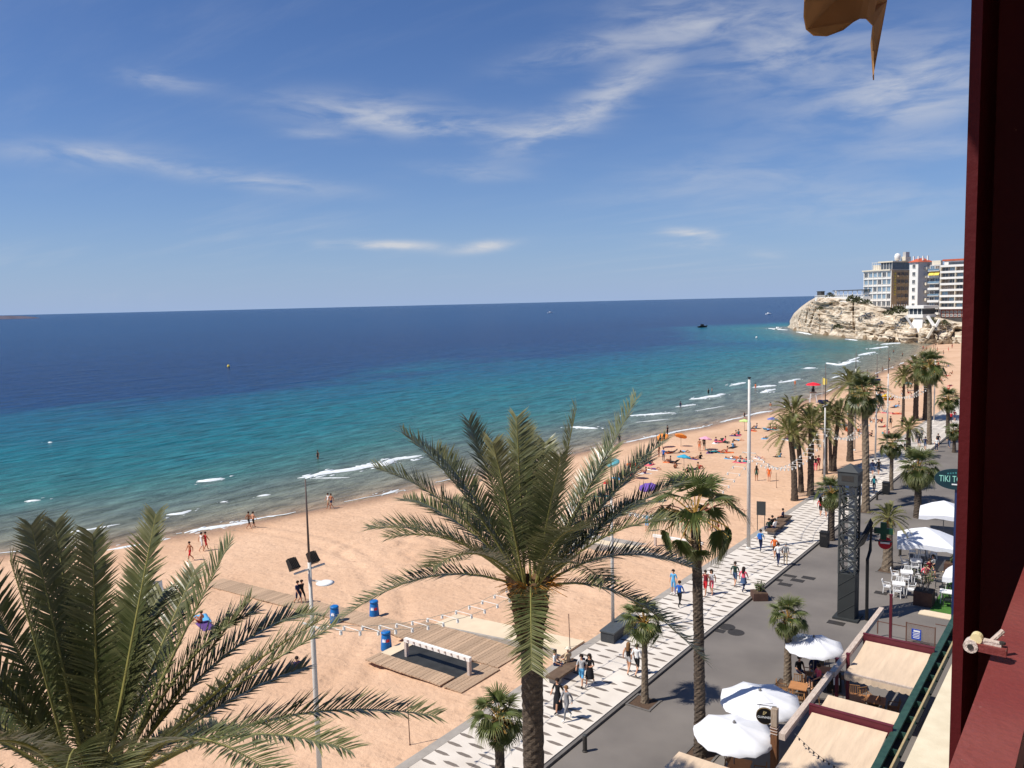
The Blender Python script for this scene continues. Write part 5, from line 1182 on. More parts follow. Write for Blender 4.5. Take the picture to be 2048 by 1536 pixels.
# farther beach access with slab, wall and white bar (behind the slim fan palm)
A_, B_ = ground(1225, 1055), ground(1430, 1085)
t = bpy.data.objects.new('beach_access', None); col.objects.link(t); t['kind'] = 'structure'; t.location = (-30.5, 58.6, 0)
mb = MB(); mb.box((-2, 0, -.45), (12, 1.9, .3)); mb.build('access_slab', M_slab, t); mb = MB(); mb.box((-1.5, -1.3, -.30), (12, .25, .7)); mb.build('access_wall', M_conc, t); mb = MB(); mb.box((-4, 1.6, -.5), (9, 1.2, .25)); mb.build('access_floor', M_conc, t)
t = thing('foot_shower', 'farther foot shower with white bar half hidden by the slim fan palm', 'shower', (-28.6, 60.4, -.4)); mb = MB(); mb.box((0, 0, .95), (4.4, .22, .2)); mb.build('water_bar', M_white, t)
for s_ in (-2, 2): mb = MB(); mb.box((s_, 0, .42), (.16, .2, .85)); mb.build('leg', M_galv, t)
# dark bench block at the mast foot
t = thing('bench_block', 'dark grey block bench around the foot of a white mast', 'bench', (-23.85, 42.2, 0), rad(4))
mb = MB(); mb.box((0, 0, .32), (.85, 3.2, .56)); mb.build('block', mat('dark_granite', (62, 64, 66), rough=.6, var=.12, scale=3), t); mb = MB(); mb.box((0, 0, .64), (.95, 3.3, .08)); mb.build('top_slab', mat('dark_granite_top', (76, 80, 82), rough=.5, var=.1, scale=3), t); mb = MB(); mb.box((0, 0, .02), (.7, 3.0, .04)); mb.build('recess', M_blks, t)
def bench_low(px, py, label, L=3.0, rz=0, w_=.75):
    P = at(px, py, 0); t = thing('stone_bench', label, 'bench', (P.x, P.y, 0), rz); mb = MB(); mb.box((0, 0, .38), (w_, L, .12)); mb.build('seat', mat('grey_brown_timber', (112, 92, 74), rough=.85, rgb2=(90, 72, 58), scale=3), t)
    for s_ in (-1, 1): mb = MB(); mb.box((0, s_*L*.36, .16), (w_*.8, .3, .32)); mb.build('support', M_conc, t)
    return t
bench_low(1130, 1352, 'low timber bench with two people by the white mast base', 2.6)
bench_low(1552, 1062, 'low bench with a seated group on the middle promenade', 3.2)
bench_low(1568, 1045, 'low bench end with one seated person nearer the beach wall', 2.2)
t = thing('park_bench', 'dark wooden bench with backrest at the kerb by the tall date palm trunk', 'bench', (-19.7, 24.4, 0))
for k in range(4): mb = MB(); mb.box((-.5+k*.13, 0, .45), (.11, 2.2, .04)); mb.build('seat_slat', M_wood, t)
for k in range(3): mb = MB(); mb.box((.06+.03*k, 0, .58+k*.14), (.04, 2.2, .11)); mb.build('back_slat', M_burg, t)
for s_ in (-.9, .9): mb = MB(); mb.bar((-.5, s_, 0), (-.5, s_, .44), .06); mb.bar((0, s_, 0), (.12, s_, .95), .06); mb.bar((-.5, s_, .42), (.05, s_, .42), .05); mb.build('leg_frame', M_blks, t)
def bollard(px, py, label):
    P = at(px, py, -.1); t = thing('bollard', label, 'bollard', P); mb = MB(); mb.lathe([(.13, 0), (.13, .04), (.10, .06), (.10, .72), (.09, .76)], n=12); mb.build('post', M_iron, t); mb = MB(); mb.lathe([(.09, .76), (.06, .80)], n=12); mb.build('cap', M_gun, t)
bollard(1170, 1503, 'lone dark bollard on the street right of the tall date palm trunk')
bollard(1754, 1000, 'bollard at the kerb in front of the far litter bin'); bollard(1800, 1112, 'bollard on the street right of the no entry sign')
bollard(1860, 1038, 'bollard below the farther square cafe parasol')
def litter(px, py, label):
    P = at(px, py, -.05); t = thing('litter_bin', label, 'litter bin', (max(P.x, -19.9), P.y, -.1)); mb = MB(); mb.box((0, 0, .62), (.62, .62, 1.08)); mb.build('body', M_blks, t); mb = MB(); mb.box((0, 0, 1.2), (.68, .68, .08)); mb.build('lid', M_blks, t); mb = MB(); mb.box((0, 0, .04), (.5, .5, .08)); mb.build('foot', M_iron, t); mb = MB(); mb.box((0, -.315, .95), (.4, .02, .14)); mb.build('slot', M_iron, t)
litter(1649, 1092, 'black square litter bin at the kerb left of the lattice tower'); litter(1772, 987, 'black square litter bin farther along the kerb')
# blue beach bins with stickers
M_blue = mat('blue_bin_plastic', (24, 108, 178), rough=.45, var=.08, scale=4)
for i, (px, py, lab) in enumerate(((670, 1245, 'blue beach bin left on the boardwalk with plain front'), (749, 1234, 'blue beach bin behind the boardwalk with red and white sticker'), (773, 1299, 'blue beach bin on the sand beside the shower deck'))):
    P = ground(px, py); t = thing('beach_bin', lab, 'bin', P, group='blue beach bins')
    mb = MB(); mb.lathe([(.33, 0), (.34, .05), (.27, .95), (.25, 1.0)], n=18); mb.build('drum', M_blue, t, smooth=True)
    mb = MB(); mb.lathe([(.29, 1.0), (.29, 1.09), (.24, 1.14), (.18, 1.14)], n=18); mb.build('rim', M_blue, t, smooth=True)
    f_ = facing(P)
    for k, (m_, a) in enumerate(((flat((232, 232, 236)), -.5), (flat((206, 60, 54)), .35))):
        if i == 0 and k: continue
        th = f_-PI/2+a; mb = MB(); r_ = .315
        mb.add([((r_-.045*j)*math.cos(th+q), (r_-.045*j)*math.sin(th+q), .55+.28*j) for j in (0, 1) for q in (-.36, 0, .36)]+[((r_-.045*j-.03)*math.cos(th+q), (r_-.045*j-.03)*math.sin(th+q), .55+.28*j) for j in (0, 1) for q in (-.36, 0, .36)], [(0, 1, 4, 3), (1, 2, 5, 4), (3, 4, 10, 9), (4, 5, 11, 10), (6, 7, 1, 0), (7, 8, 2, 1)]); mb.build('sticker', m_, t)
# planters
def planter(P, w_, h_, label, kind='bush', bare=False, rz=0):
    t = thing('planter', label, 'planter', P, rz); M_pl = mat('corten_planter', (86, 62, 52), rough=.8, var=.2, scale=4); mb = MB(); mb.box((0, 0, h_/2), (w_, w_, h_)); mb.build('box', M_pl, t); mb = MB(); mb.box((0, 0, h_+.01), (w_*.9, w_*.9, .02)); mb.build('soil', M_soil, t)
    q = random.Random(w_*77+P[1]); st_ = MB(); lf = MB()
    for k in range(14):
        a = q.uniform(0, 6.28); l = q.uniform(.8, 1.5) if bare else q.uniform(.3, .7); b = Vector((q.uniform(-.2, .2)*w_, q.uniform(-.2, .2)*w_, h_)); e = b+Vector((math.cos(a)*l*.4, math.sin(a)*l*.4, l)); st_.tube([b, b.lerp(e, .5)+Vector((0, 0, .05)), e], [.025, .018, .008], 4)
        for j in range(22 if bare else 26):
            c = b.lerp(e, q.uniform(.5 if bare else .2, 1.05)); u = Vector((q.uniform(-1, 1), q.uniform(-1, 1), q.uniform(-.6, .6))).normalized()*.14; v = u.cross(Vector((q.uniform(-1, 1), q.uniform(-1, 1), 1))).normalized()*.04; lf.add([c, c+u*.5+v, c+u, c+u*.5-v], [(0, 1, 2, 3)])
    st_.build('stems', M_woodp, t); lf.build('foliage', M_fan, t, kind='stuff')
planter(Vector((-9.83, 57.4, -.1)), 1.1, .95, 'square planter with pale bare stemmed shrub by the artificial grass', bare=True)
planter(at(1905, 1150, -.1), 1.0, .9, 'square brown planter with round green bush beside the red column')
planter(Vector((-19.0, 52.6, -.1)), .95, .5, 'low brown kerb planter near the strolling couple', rz=.6)
# artificial lawn with cafe furniture
mb = MB(); mb.box((-7.4, 60.6, -.09), (3.8, 8.5, .03)); mb.build('artificial_lawn', mat('artificial_grass', (70, 112, 44), rough=.95, var=.2, scale=6, bump=.5, bscale=60), kind='structure')
mb = MB(); mb.box((-7.6, 55.8, -.08), (4.4, .9, .05)); mb.build('lawn_edging', M_slab, kind='structure')
mb = MB(); mb.box((-8.0, 66.4, -.08), (4.6, 3.0, .05)); mb.build('cafe_pavement', M_slab, kind='structure')
def table(P, m_top, label, rz=0, s_=.8, h_=.74):
    t = thing('cafe_table', label, 'table', P, rz); mb = MB(); mb.box((0, 0, h_), (s_, s_, .04)); mb.build('tabletop', m_top, t)
    for a in (-1, 1):
        for b in (-1, 1): mb = MB(); mb.bar((a*s_*.42, b*s_*.42, 0), (a*s_*.38, b*s_*.38, h_-.02), .05); mb.build('leg', m_top, t)
def chair_proto(m_, arms=True):
    t = bpy.data.objects.new('cafe_chair', None); col.objects.link(t)
    mb = MB(); mb.box((0, 0, .44), (.46, .46, .035)); mb.build('seat', m_, t)
    mb = MB(); n_ = 6
    for k in range(n_): a = -.22+.44*k/(n_-1); mb.bar((a, .22, .46), (a*.95, .31, .86), .03, .015)
    mb.bar((-.24, .31, .87), (.24, .31, .87), .05, .03); mb.build('backrest', m_, t)
    for a in (-1, 1):
        for b in (-1, 1): mb = MB(); mb.bar((a*.23, b*.23, 0), (a*.2, b*.2, .43), .04); mb.build('leg', m_, t)
        if arms: mb = MB(); mb.bar((a*.24, -.18, .64), (a*.24, .27, .66), .045, .025); mb.bar((a*.24, -.18, .44), (a*.24, -.18, .64), .03); mb.build('armrest', m_, t)
    return t
M_pwht = mat('white_plastic', (228, 226, 222), rough=.5, var=.04); M_rattan = mat('brown_rattan', (132, 96, 62), rough=.8, var=.2, scale=14); M_dkch = mat('dark_chair_plastic', (44, 48, 52), rough=.5, var=.1)
protos = {}
def chair(P, rz, m_, label, group):
    if m_.name not in protos: o = chair_proto(m_); protos[m_.name] = o
    else: o = copytree(protos[m_.name])
    o.location = P; o.rotation_euler = (0, 0, rz); tag(o, label, 'chair', group)
for i, (px, py, lab) in enumerate(((1797, 1188, 'white plastic cafe table nearest the bare shrub planter'), (1813, 1164, 'white plastic cafe table behind the nearest one'), (1832, 1140, 'white cafe table under the edge of the square parasol'), (1846, 1116, 'white cafe table in the shade of the square parasol'))):
    P = at(px, py, -.1); table(P, M_pwht, lab, .2)
    for k, a in enumerate((0.1, 1.7, 3.3, 4.8)): chair(P+Vector((math.cos(a)*.72, math.sin(a)*.72, 0)), a-PI/2, M_pwht, 'white plastic armchair at the '+lab.replace('white plastic cafe', 'cafe').replace('white cafe', 'cafe'), 'white plastic cafe chairs')
for i, (px, py, lab) in enumerate(((1893, 1205, 'white topped table with dark chairs on the artificial lawn'), (1903, 1178, 'farther white topped table on the artificial lawn'))):
    P = at(px, py, -.07); table(P, M_pwht, lab, .1)
    for a in (.2, 1.8, 3.3, 4.9): chair(P+Vector((math.cos(a)*.75, math.sin(a)*.75, 0)), a-PI/2, M_dkch, 'dark chair at the '+lab.replace(' with dark chairs', ''), 'dark lawn chairs')
M_ttop = mat('orange_wood_top', (176, 122, 78), rough=.6, var=.1, scale=4)
for i, (px, py, n_, lab) in enumerate(((1597, 1372, 4, 'brown topped table under the dappled white parasol'), (1712, 1395, 4, 'brown topped table in front of the farther cream awning'), (1480, 1528, 3, 'brown topped table in the shade of the front white parasol'), (1650, 1340, 4, 'brown table behind the dappled white parasol'), (1752, 1400, 3, 'brown topped table in the deep shade under the farther cream awning'))):
    P = at(px, py, .64); P.z = -.1; table(P, M_ttop, lab, .15, .85)
    for k in range(n_): a = .3+k*2*PI/n_; chair(P+Vector((math.cos(a)*.75, math.sin(a)*.75, 0)), a-PI/2, M_rattan, 'rattan chair at the '+lab, 'brown rattan terrace chairs')
# black menu boards
for px, py, lab in ((1668, 1385, 'black menu board left of the burgundy post'), (1634, 1330, 'dark folded wind screen under the dappled parasol')):
    P = at(px, py, -.1); t = thing('menu_board', lab, 'board', P, .5); mb = MB(); mb.box((0, 0, .55), (.7, .05, 1.0), Matrix.Rotation(-.15, 3, 'X')); mb.build('board', M_blks, t); mb = MB(); mb.box((0, .12, .5), (.6, .04, .95), Matrix.Rotation(.2, 3, 'X')); mb.build('stand', M_blks, t); mb = MB(); mb.box((.1, -.035, .6), (.3, .01, .35), Matrix.Rotation(-.15, 3, 'X')); mb.build('paper', M_wpaint, t)
# string of bulbs across the nearest awning
t = thing('bulb_string', 'thin string of small bulbs across the nearest cream awning', 'light string', (-9.6, 30.5, 2.95)); pts = [(3.0*u, -1.6*u, .35-.5*math.sin(PI*u)*.6) for u in [k/14 for k in range(15)]]
mb = MB(); mb.tube(pts, .01, 4); mb.build('cable', M_blks, t)
for k in range(1, 14): mb = MB(); mb.lathe([(.02, .0), (.04, -.05), (.02, -.1)], pts[k], n=6); mb.build('bulb', M_iron, t)
# information panel by the plain mast, beach posts
P = ground(1522, 1062); t = thing('info_panel', 'tall grey information panel on two legs beside the plain white mast', 'sign', P, .3); mb = MB(); mb.box((0, 0, 2.0), (.75, .06, 1.2)); mb.build('panel', M_gun, t)
for s_ in (-.3, .3): mb = MB(); mb.box((s_, 0, .7), (.06, .06, 1.4)); mb.build('leg', M_gun, t)
for px, py, h_, lab in ((820, 1490, 2.0, 'thin leaning steel stake in the sand by the promenade edge'), (1140, 1298, 2.1, 'thin upright steel stake left of the dark bench block'), (1553, 975, 1.6, 'thin stake on the sand left of the palm clump')):
    P = ground(px, py); t = thing('beach_stake', lab, 'stake', P); mb = MB(); mb.tube([(0, 0, -.1), (-.05, 0, h_)], .022, 6); mb.build('rod', M_rust, t); mb = MB(); mb.lathe([(.05, 0), (.03, .06)], n=8); mb.build('collar', M_rust, t)
# boats, buoys
def boat(px, py, L, label, m_, wake=0):
    P = at(px, py, -2); t = thing('boat', label, 'boat', P, .8); mb = MB()
    mb.add([(-L/2, -L*.16, .1), (L*.25, -L*.16, .1), (L/2, 0, .25), (L*.25, L*.16, .1), (-L/2, L*.16, .1), (-L/2, -L*.2, L*.16), (L*.28, -L*.2, L*.18), (L*.6, 0, L*.24), (L*.28, L*.2, L*.18), (-L/2, L*.2, L*.16)], [(0, 1, 6, 5), (1, 2, 7, 6), (2, 3, 8, 7), (3, 4, 9, 8), (4, 0, 5, 9), (5, 6, 7, 8, 9), (4, 3, 2, 1, 0)]); mb.build('hull', m_, t)
    mb = MB(); mb.box((-.05*L, 0, L*.26), (L*.35, L*.24, L*.2), taper=.8); mb.build('cabin', m_, t); mb = MB(); mb.box((.14*L, 0, L*.28), (.03, L*.2, L*.1)); mb.build('windscreen', M_glass, t)
boat(1537, 629, 7, 'small white motorboat left of the headland tip', M_wpaint); boat(1405, 655, 7, 'dark boat far out on the blue sea', M_blks); boat(1100, 626, 9, 'white boat as a dot near the horizon', M_wpaint); boat(1556, 659, 5, 'small boat with white wake beside the headland', M_wpaint)
foam([(1538, 657), (1555, 659), (1576, 660)], 3.0, 91, 4)
for px, py, c, lab in ((457, 734, (230, 200, 90), 'pale yellow buoy on the dark blue sea'), (1513, 676, (220, 220, 220), 'white buoy on the teal water near the headland')):
    P = at(px, py, -2); t = thing('buoy', lab, 'buoy', P); mb = MB(); mb.lathe([(.2, -.2), (.55, .1), (.5, .6), (.2, .9)], n=10); mb.build('float', flat(c), t); mb = MB(); mb.tube([(0, 0, .85), (0, 0, 1.5)], .06, 6); mb.build('staff', M_iron, t)
# ------------------------------------------------------------------ people
def V3(*a): return Vector(a)
def pose_joints(kind):
    J = dict(pelvis=(0, 0, .95), belly=(0, .005, 1.1), chest=(0, .0, 1.28), neckb=(0, -.005, 1.44), neck=(0, .01, 1.51), head=(0, .03, 1.60), top=(0, .02, 1.69), nose=(0, .12, 1.595))
    for s_, n_ in ((-1, 'l'), (1, 'r')):
        J.update({'sh'+n_: (s_*.175, 0, 1.40), 'el'+n_: (s_*.235, -.04, 1.13), 'wr'+n_: (s_*.24, .06, .90), 'hd'+n_: (s_*.235, .09, .80), 'hip'+n_: (s_*.09, 0, .90), 'th'+n_: (s_*.1, .01, .70), 'kn'+n_: (s_*.1, .02, .50), 'an'+n_: (s_*.1, -.02, .09), 'to'+n_: (s_*.115, .14, .035)})
    if kind == 'walk':
        J.update(thl=(-.1, .1, .71), knl=(-.1, .19, .52), anl=(-.1, .25, .11), tol=(-.1, .41, .07), thr=(.1, -.03, .70), knr=(.1, -.05, .5), anr=(.1, -.36, .17), tor=(.11, -.26, .04), ell=(-.23, -.15, 1.15), wrl=(-.24, -.14, .93), hdl=(-.24, -.10, .84), elr=(.23, .1, 1.15), wrr=(.22, .24, .97), hdr=(.21, .28, .89))
    if kind == 'bag':
        J.update(thl=(-.1, -.03, .71), knl=(-.1, -.05, .5), anl=(-.1, -.3, .15), tol=(-.1, -.2, .04), thr=(.1, .08, .71), knr=(.1, .16, .51), anr=(.1, .2, .1), tor=(.1, .36, .06), ell=(-.25, .02, 1.14), wrl=(-.12, .2, 1.1), hdl=(-.04, .22, 1.12))
    if kind in ('sit', 'sitg'):
        dz = -.40 if kind == 'sit' else -.84
        for k in list(J): J[k] = (J[k][0], J[k][1]-(.0 if kind == 'sit' else .12*(J[k][2]-.95)), J[k][2]+dz)
        for s_, n_ in ((-1, 'l'), (1, 'r')):
            if kind == 'sit': J.update({'hip'+n_: (s_*.1, .02, .53), 'th'+n_: (s_*.11, .22, .54), 'kn'+n_: (s_*.12, .44, .53), 'an'+n_: (s_*.12, .42, .1), 'to'+n_: (s_*.13, .57, .05), 'el'+n_: (s_*.24, .04, .74), 'wr'+n_: (s_*.16, .26, .62), 'hd'+n_: (s_*.13, .33, .60)})
            else: J.update({'hip'+n_: (s_*.1, .02, .10), 'th'+n_: (s_*.12, .22, .26), 'kn'+n_: (s_*.13, .42, .44), 'an'+n_: (s_*.13, .66, .08), 'to'+n_: (s_*.14, .80, .05), 'el'+n_: (s_*.25, -.06, .32), 'wr'+n_: (s_*.2, .2, .36), 'hd'+n_: (s_*.17, .30, .40)})
    if kind in ('lie', 'prone'):
        for k in list(J):
            x, y, z = J[k]; J[k] = (x*1.15, z-.85, .13+y*(1 if kind == 'lie' else -.6))
        for n_, s_ in (('l', -1), ('r', 1)):
            J['to'+n_] = (s_*.13, -.80, .2 if kind == 'lie' else .05); J['kn'+n_] = (s_*.12, -.35, .16 if n_ == 'l' or kind == 'prone' else .38)
            J['hd'+n_] = (s_*.25, .0, .06); J['wr'+n_] = (s_*.27, .06, .08)
        if kind == 'prone': J.update(ell=(-.28, .52, .06), elr=(.28, .52, .06), wrl=(-.14, .72, .06), wrr=(.14, .72, .06), hdl=(-.06, .76, .06), hdr=(.06, .76, .06), head=(0, .77, .24), top=(0, .84, .28), nose=(0, .82, .16), neck=(0, .66, .2))
    return J
RAD = dict(pelvis=(.135, .10), belly=(.125, .09), chest=(.15, .10), neckb=(.075, .065), neck=(.05, .05), head=(.085, .095), top=(.05, .055), nose=(.018, .018), sh=(.062, .062), el=(.045, .045), wr=(.032, .032), hd=(.036, .026), hip=(.088, .088), th=(.08, .08), kn=(.058, .058), an=(.04, .04), to=(.04, .03))
EDG = [('pelvis', 'belly'), ('belly', 'chest'), ('chest', 'neckb'), ('neckb', 'neck'), ('neck', 'head'), ('head', 'top'), ('head', 'nose')]
for n_ in 'lr': EDG += [('chest', 'sh'+n_), ('sh'+n_, 'el'+n_), ('el'+n_, 'wr'+n_), ('wr'+n_, 'hd'+n_), ('pelvis', 'hip'+n_), ('hip'+n_, 'th'+n_), ('th'+n_, 'kn'+n_), ('kn'+n_, 'an'+n_), ('an'+n_, 'to'+n_)]
def slot_of(a, b):
    k = (a.rstrip('lr') if a not in ('pelvis',) else a, b)
    if a in ('neck', 'head') or a == 'neckb': return 0
    if a in ('pelvis', 'belly', 'chest') and not b.startswith('hip'): return 1
    if a.startswith('sh'): return 2
    if a.startswith('el'): return 3
    if a.startswith('wr'): return 0
    if b.startswith('hip') or a.startswith('hip'): return 4
    if a.startswith('th'): return 5
    if a.startswith('kn'): return 6
    return 7
BODY = {}; JN = {}
_ph = mat('skin', (206, 154, 122), rough=.6)
def body(kind):
    if kind in BODY: return BODY[kind]
    J = pose_joints(kind); names = list(J); idx = {n_: i for i, n_ in enumerate(names)}
    me = bpy.data.meshes.new('body_'+kind); me.from_pydata([J[n_] for n_ in names], [(idx[a], idx[b]) for a, b in EDG], [])
    o = bpy.data.objects.new('body', me); col.objects.link(o)
    md = o.modifiers.new('s', 'SKIN'); md.use_smooth_shade = True
    sv = me.skin_vertices[0].data if me.skin_vertices else None
    if sv is None:
        bpy.context.view_layer.objects.active = o; bpy.ops.mesh.customdata_skin_add(); sv = me.skin_vertices[0].data
    for n_ in names:
        key = n_ if n_ in RAD else n_[:-1]; r_ = RAD[key]; sv[idx[n_]].radius = r_ if kind not in ('lie', 'prone') or key not in ('pelvis', 'belly', 'chest') else r_
        sv[idx[n_]].use_root = (n_ == 'pelvis')
    sd = o.modifiers.new('d', 'SUBSURF'); sd.levels = 1; sd.render_levels = 1
    dg = bpy.context.evaluated_depsgraph_get(); dg.update(); m2 = bpy.data.meshes.new_from_object(o.evaluated_get(dg)); bpy.data.objects.remove(o)
    m2.materials.clear()
    for _ in range(8): m2.materials.append(_ph)
    segs = [(Vector(J[a]), Vector(J[b]), slot_of(a, b)) for a, b in EDG if b != 'nose']
    for p in m2.polygons:
        c = p.center; best = (9, 0)
        for a, b, s_ in segs:
            ab = b-a; t = max(0, min(1, (c-a).dot(ab)/ab.dot(ab))); d = (c-(a+ab*t)).length
            if d < best[0]: best = (d, s_)
        p.material_index = best[1]; p.use_smooth = True
    BODY[kind] = m2; JN[kind] = J; return m2
HAIR = {}
def hair_mesh(kind, style):
    key = kind, style
    if key in HAIR: return HAIR[key]
    body(kind); J = JN[kind]; h = Vector(J['head']); up = (Vector(J['top'])-Vector(J['neck'])).normalized(); fw = (Vector(J['nose'])-h); fw = (fw-up*fw.dot(up)).normalized(); sd = fw.cross(up)
    mb = MB(); n_ = 12; vs = []; rows = 6
    for r in range(rows+1):
        th = PI*.62*r/rows
        for k in range(n_):
            a = 2*PI*k/n_; d = up*math.cos(th)+(fw*math.cos(a)+sd*math.sin(a))*math.sin(th)
            front = max(0, math.cos(a))*math.sin(th)
            rr = .118 if front < .55 or th < 1.0 else .085
            if style == 'hat': rr *= 1.06
            p = h+up*.035+Vector((d.x, d.y, d.z))*rr-fw*.012
            if style == 'long' and math.cos(a) < .25 and r >= rows-1: p = p-up*(.14 if r == rows-1 else .30)-fw*.02
            if style == 'hat' and r == rows-1: p = h+up*.045+(fw*math.cos(a)+sd*math.sin(a))*.20
            if style == 'hat' and r == rows: p = h+up*.035+(fw*math.cos(a)+sd*math.sin(a))*.10
            vs.append(p)
    fs = [(r*n_+k, r*n_+(k+1) % n_, (r+1)*n_+(k+1) % n_, (r+1)*n_+k) for r in range(rows) for k in range(n_)]
    mb.add(vs, fs); HAIR[key] = mb.mesh('hair', _ph, True); return HAIR[key]
SK = {}
def skirt_mesh(kind, ln):
    key = kind, ln
    if key in SK: return SK[key]
    body(kind); mb = MB(); n_ = 14; vs = []; prof = [(.155, 1.0, .125), (.185, .86, .15), (.21, .7, .20), (.235, max(.98-ln, .2), .26)]
    for rx, z, ry in prof:
        for k in range(n_): a = 2*PI*k/n_; w_ = 1+.05*math.sin(5*a)*(z < .8); vs.append((rx*math.cos(a)*w_, ry*math.sin(a)*w_, z))
    mb.add(vs, [(r*n_+k, r*n_+(k+1) % n_, (r+1)*n_+(k+1) % n_, (r+1)*n_+k) for r in range(len(prof)-1) for k in range(n_)]); SK[key] = mb.mesh('skirt', _ph, True); return SK[key]
_bp = MB(); _bp.box((0, -.17, 1.24), (.28, .16, .42), taper=.8); PACK = _bp.mesh('backpack', _ph)
CN = dict(white=(228, 226, 222), black=(26, 26, 30), grey=(128, 128, 130), lgrey=(182, 180, 178), red=(196, 38, 44), pink=(226, 96, 112), blue=(34, 92, 176), lblue=(96, 170, 214), navy=(30, 40, 74), green=(36, 76, 62), dgreen=(34, 58, 50), orange=(226, 112, 50), beige=(196, 174, 142), denim=(66, 86, 116), purple=(92, 62, 120), yellow=(222, 186, 60), cream=(226, 212, 188), brown=(112, 78, 56), teal=(40, 130, 138), dred=(120, 30, 40), skin=(206, 154, 122), tan=(176, 120, 88), dskin=(140, 92, 66), hair=(44, 32, 26), bhair=(126, 92, 58), ghair=(160, 156, 150))
def cm(c): return mat('cloth_'+c if c not in ('skin', 'tan', 'dskin') else c, CN[c], rough=.85 if c not in ('skin', 'tan', 'dskin') else .6, var=.10, scale=7)
def person(P, kind, rz, label, top='white', slv=1, bot='navy', bl=1, skin='skin', hair='hair', style='short', shoes=None, dress=None, pack=None, hat=None, s_=1.0, group=None, skirtc=None):
    t = thing('person', label, 'person', P, rz, group); t.scale = (s_,)*3
    o = link('body', body(kind), t); sk = cm(skin); tp = cm(top) if top else sk; bt = cm(bot)
    sl_ = [sk, tp, tp if slv >= 1 else sk, tp if slv >= 2 else sk, bt, bt if bl >= 1 else sk, bt if bl >= 2 else sk, cm(shoes) if shoes else sk]
    for i, m_ in enumerate(sl_): o.material_slots[i].link = 'OBJECT'; o.material_slots[i].material = m_
    hobj = link('hat' if hat else 'hair', hair_mesh(kind, 'hat' if hat else style), t); hobj.material_slots[0].link = 'OBJECT'; hobj.material_slots[0].material = cm(hat or hair)
    if dress:
        d = link('skirt', skirt_mesh(kind, dress), t); d.material_slots[0].link = 'OBJECT'; d.material_slots[0].material = cm(skirtc or bot)
    if pack:
        d = link('backpack', PACK, t); d.material_slots[0].link = 'OBJECT'; d.material_slots[0].material = cm(pack)
    return t
AW = 0.0; TOC = PI            # walking away along the promenade / towards us (facing +Y is 0)
def pp(px, py, *a, **k): return person(at(px, py, 0.0), *a, **k)
# on the promenade, near to far
pp(1164, 1372, 'walk', TOC+.2, 'man in grey shirt and blue shorts strolling beside a woman in black dress', top='lgrey', bot='lblue', shoes='black', pack='navy')
pp(1180, 1371, 'bag', TOC+.1, 'long haired woman in knee length black dress beside man in blue shorts', top='black', slv=1, bot='black', dress=.55, style='long', shoes='white')
pp(1116, 1424, 'walk', TOC-.1, 'woman in long black dress walking beside a person in grey', top='black', bot='black', dress=.78, shoes='black')
pp(1134, 1440, 'walk', TOC-.3, 'person in grey top and grey trousers nearest on the promenade', top='grey', slv=2, bot='grey', bl=2, shoes='white', hair='bhair')
pp(1257, 1347, 'walk', AW+.1, 'woman in black top and pale denim shorts left of the kerb palm', top='black', slv=0, bot='lgrey', bl=0, shoes='black', style='long', hair='bhair')
pp(1274, 1350, 'walk', AW, 'man in white shirt and black shorts half behind the kerb palm trunk', top='white', bot='black', shoes='black')
person(at(1116, 1346, .0)+V3(-.2, 0, -.06), 'sit', -PI/2+.3, 'person in white shirt and dark trousers sitting on the low timber bench', top='white', bot='navy', bl=2, shoes='black')
person(at(1131, 1343, .0)+V3(.0, .3, -.06), 'sit', PI/2-.2, 'person in cream hat sitting at the far end of the low timber bench', top='beige', bot='beige', bl=2, hat='cream', shoes='brown')
person(V3(-20.0, 24.35, -.04), 'sit', PI/2, 'shirtless person in blue cap on the kerb bench at the bottom edge', top=None, slv=0, bot='navy', skin='skin', hat='blue')
pp(1347, 1188, 'stand', TOC, 'man in sky blue shirt and shorts facing us near the slim fan palm trunk', top='lblue', bot='lblue', bl=1, shoes='white')
pp(1359, 1213, 'walk', AW, 'person in royal blue jacket left of the slim fan palm trunk', top='blue', slv=2, bot='black', bl=2, shoes='black')
pp(1411, 1190, 'walk', TOC, 'person in red shorts just right of the slim fan palm trunk', top='dred', slv=0, bot='red', bl=1)
pp(1423, 1188, 'walk', TOC+.2, 'dark haired woman in white top and pink shorts right of the slim fan palm', top='white', slv=0, bot='pink', bl=1, style='long')
pp(1470, 1172, 'walk', AW, 'man in dark green shirt and denim shorts walking away', top='dgreen', bot='denim', bl=1, shoes='black')
pp(1487, 1183, 'walk', AW-.1, 'woman in pink top with jacket tied at the waist walking away', top='pink', slv=1, bot='navy', bl=2, dress=.35, skirtc='denim', shoes='black', style='long')
pp(1521, 1102, 'walk', AW, 'person with bright blue backpack and dark trousers below the plain mast', top='lblue', slv=1, bot='navy', bl=2, pack='blue', shoes='black')
pp(1549, 1116, 'walk', AW, 'person in orange flowered top on the middle promenade', top='orange', bot='brown', bl=1, shoes='beige')
pp(1556, 1131, 'walk', AW, 'man in white shirt and navy trousers between two companions', top='white', bot='navy', bl=2, shoes='black')
pp(1571, 1130, 'stand', AW, 'grey haired man in grey shirt and beige trousers on the middle promenade', top='grey', bot='beige', bl=2, hair='ghair', shoes='brown')
for dx, dy, tp, lb in ((-9, 2, 'dgreen', 'person in dark green at the left of the seated bench group'), (-2, -4, 'black', 'person in black in the middle of the seated bench group'), (3, 2, 'white', 'person in white at the right of the seated bench group')):
    person(at(1547+dx, 1064+dy, 0)+V3(0, 0, -.05), 'sit', PI/2-.4+dx*.05, lb, top=tp, bot='navy', bl=2, shoes='black')
person(at(1566, 1045, 0)+V3(0, 0, -.05), 'sit', PI/2, 'person in dark clothes sitting alone by the beach wall end', top='navy', bot='black', bl=2, shoes='white')
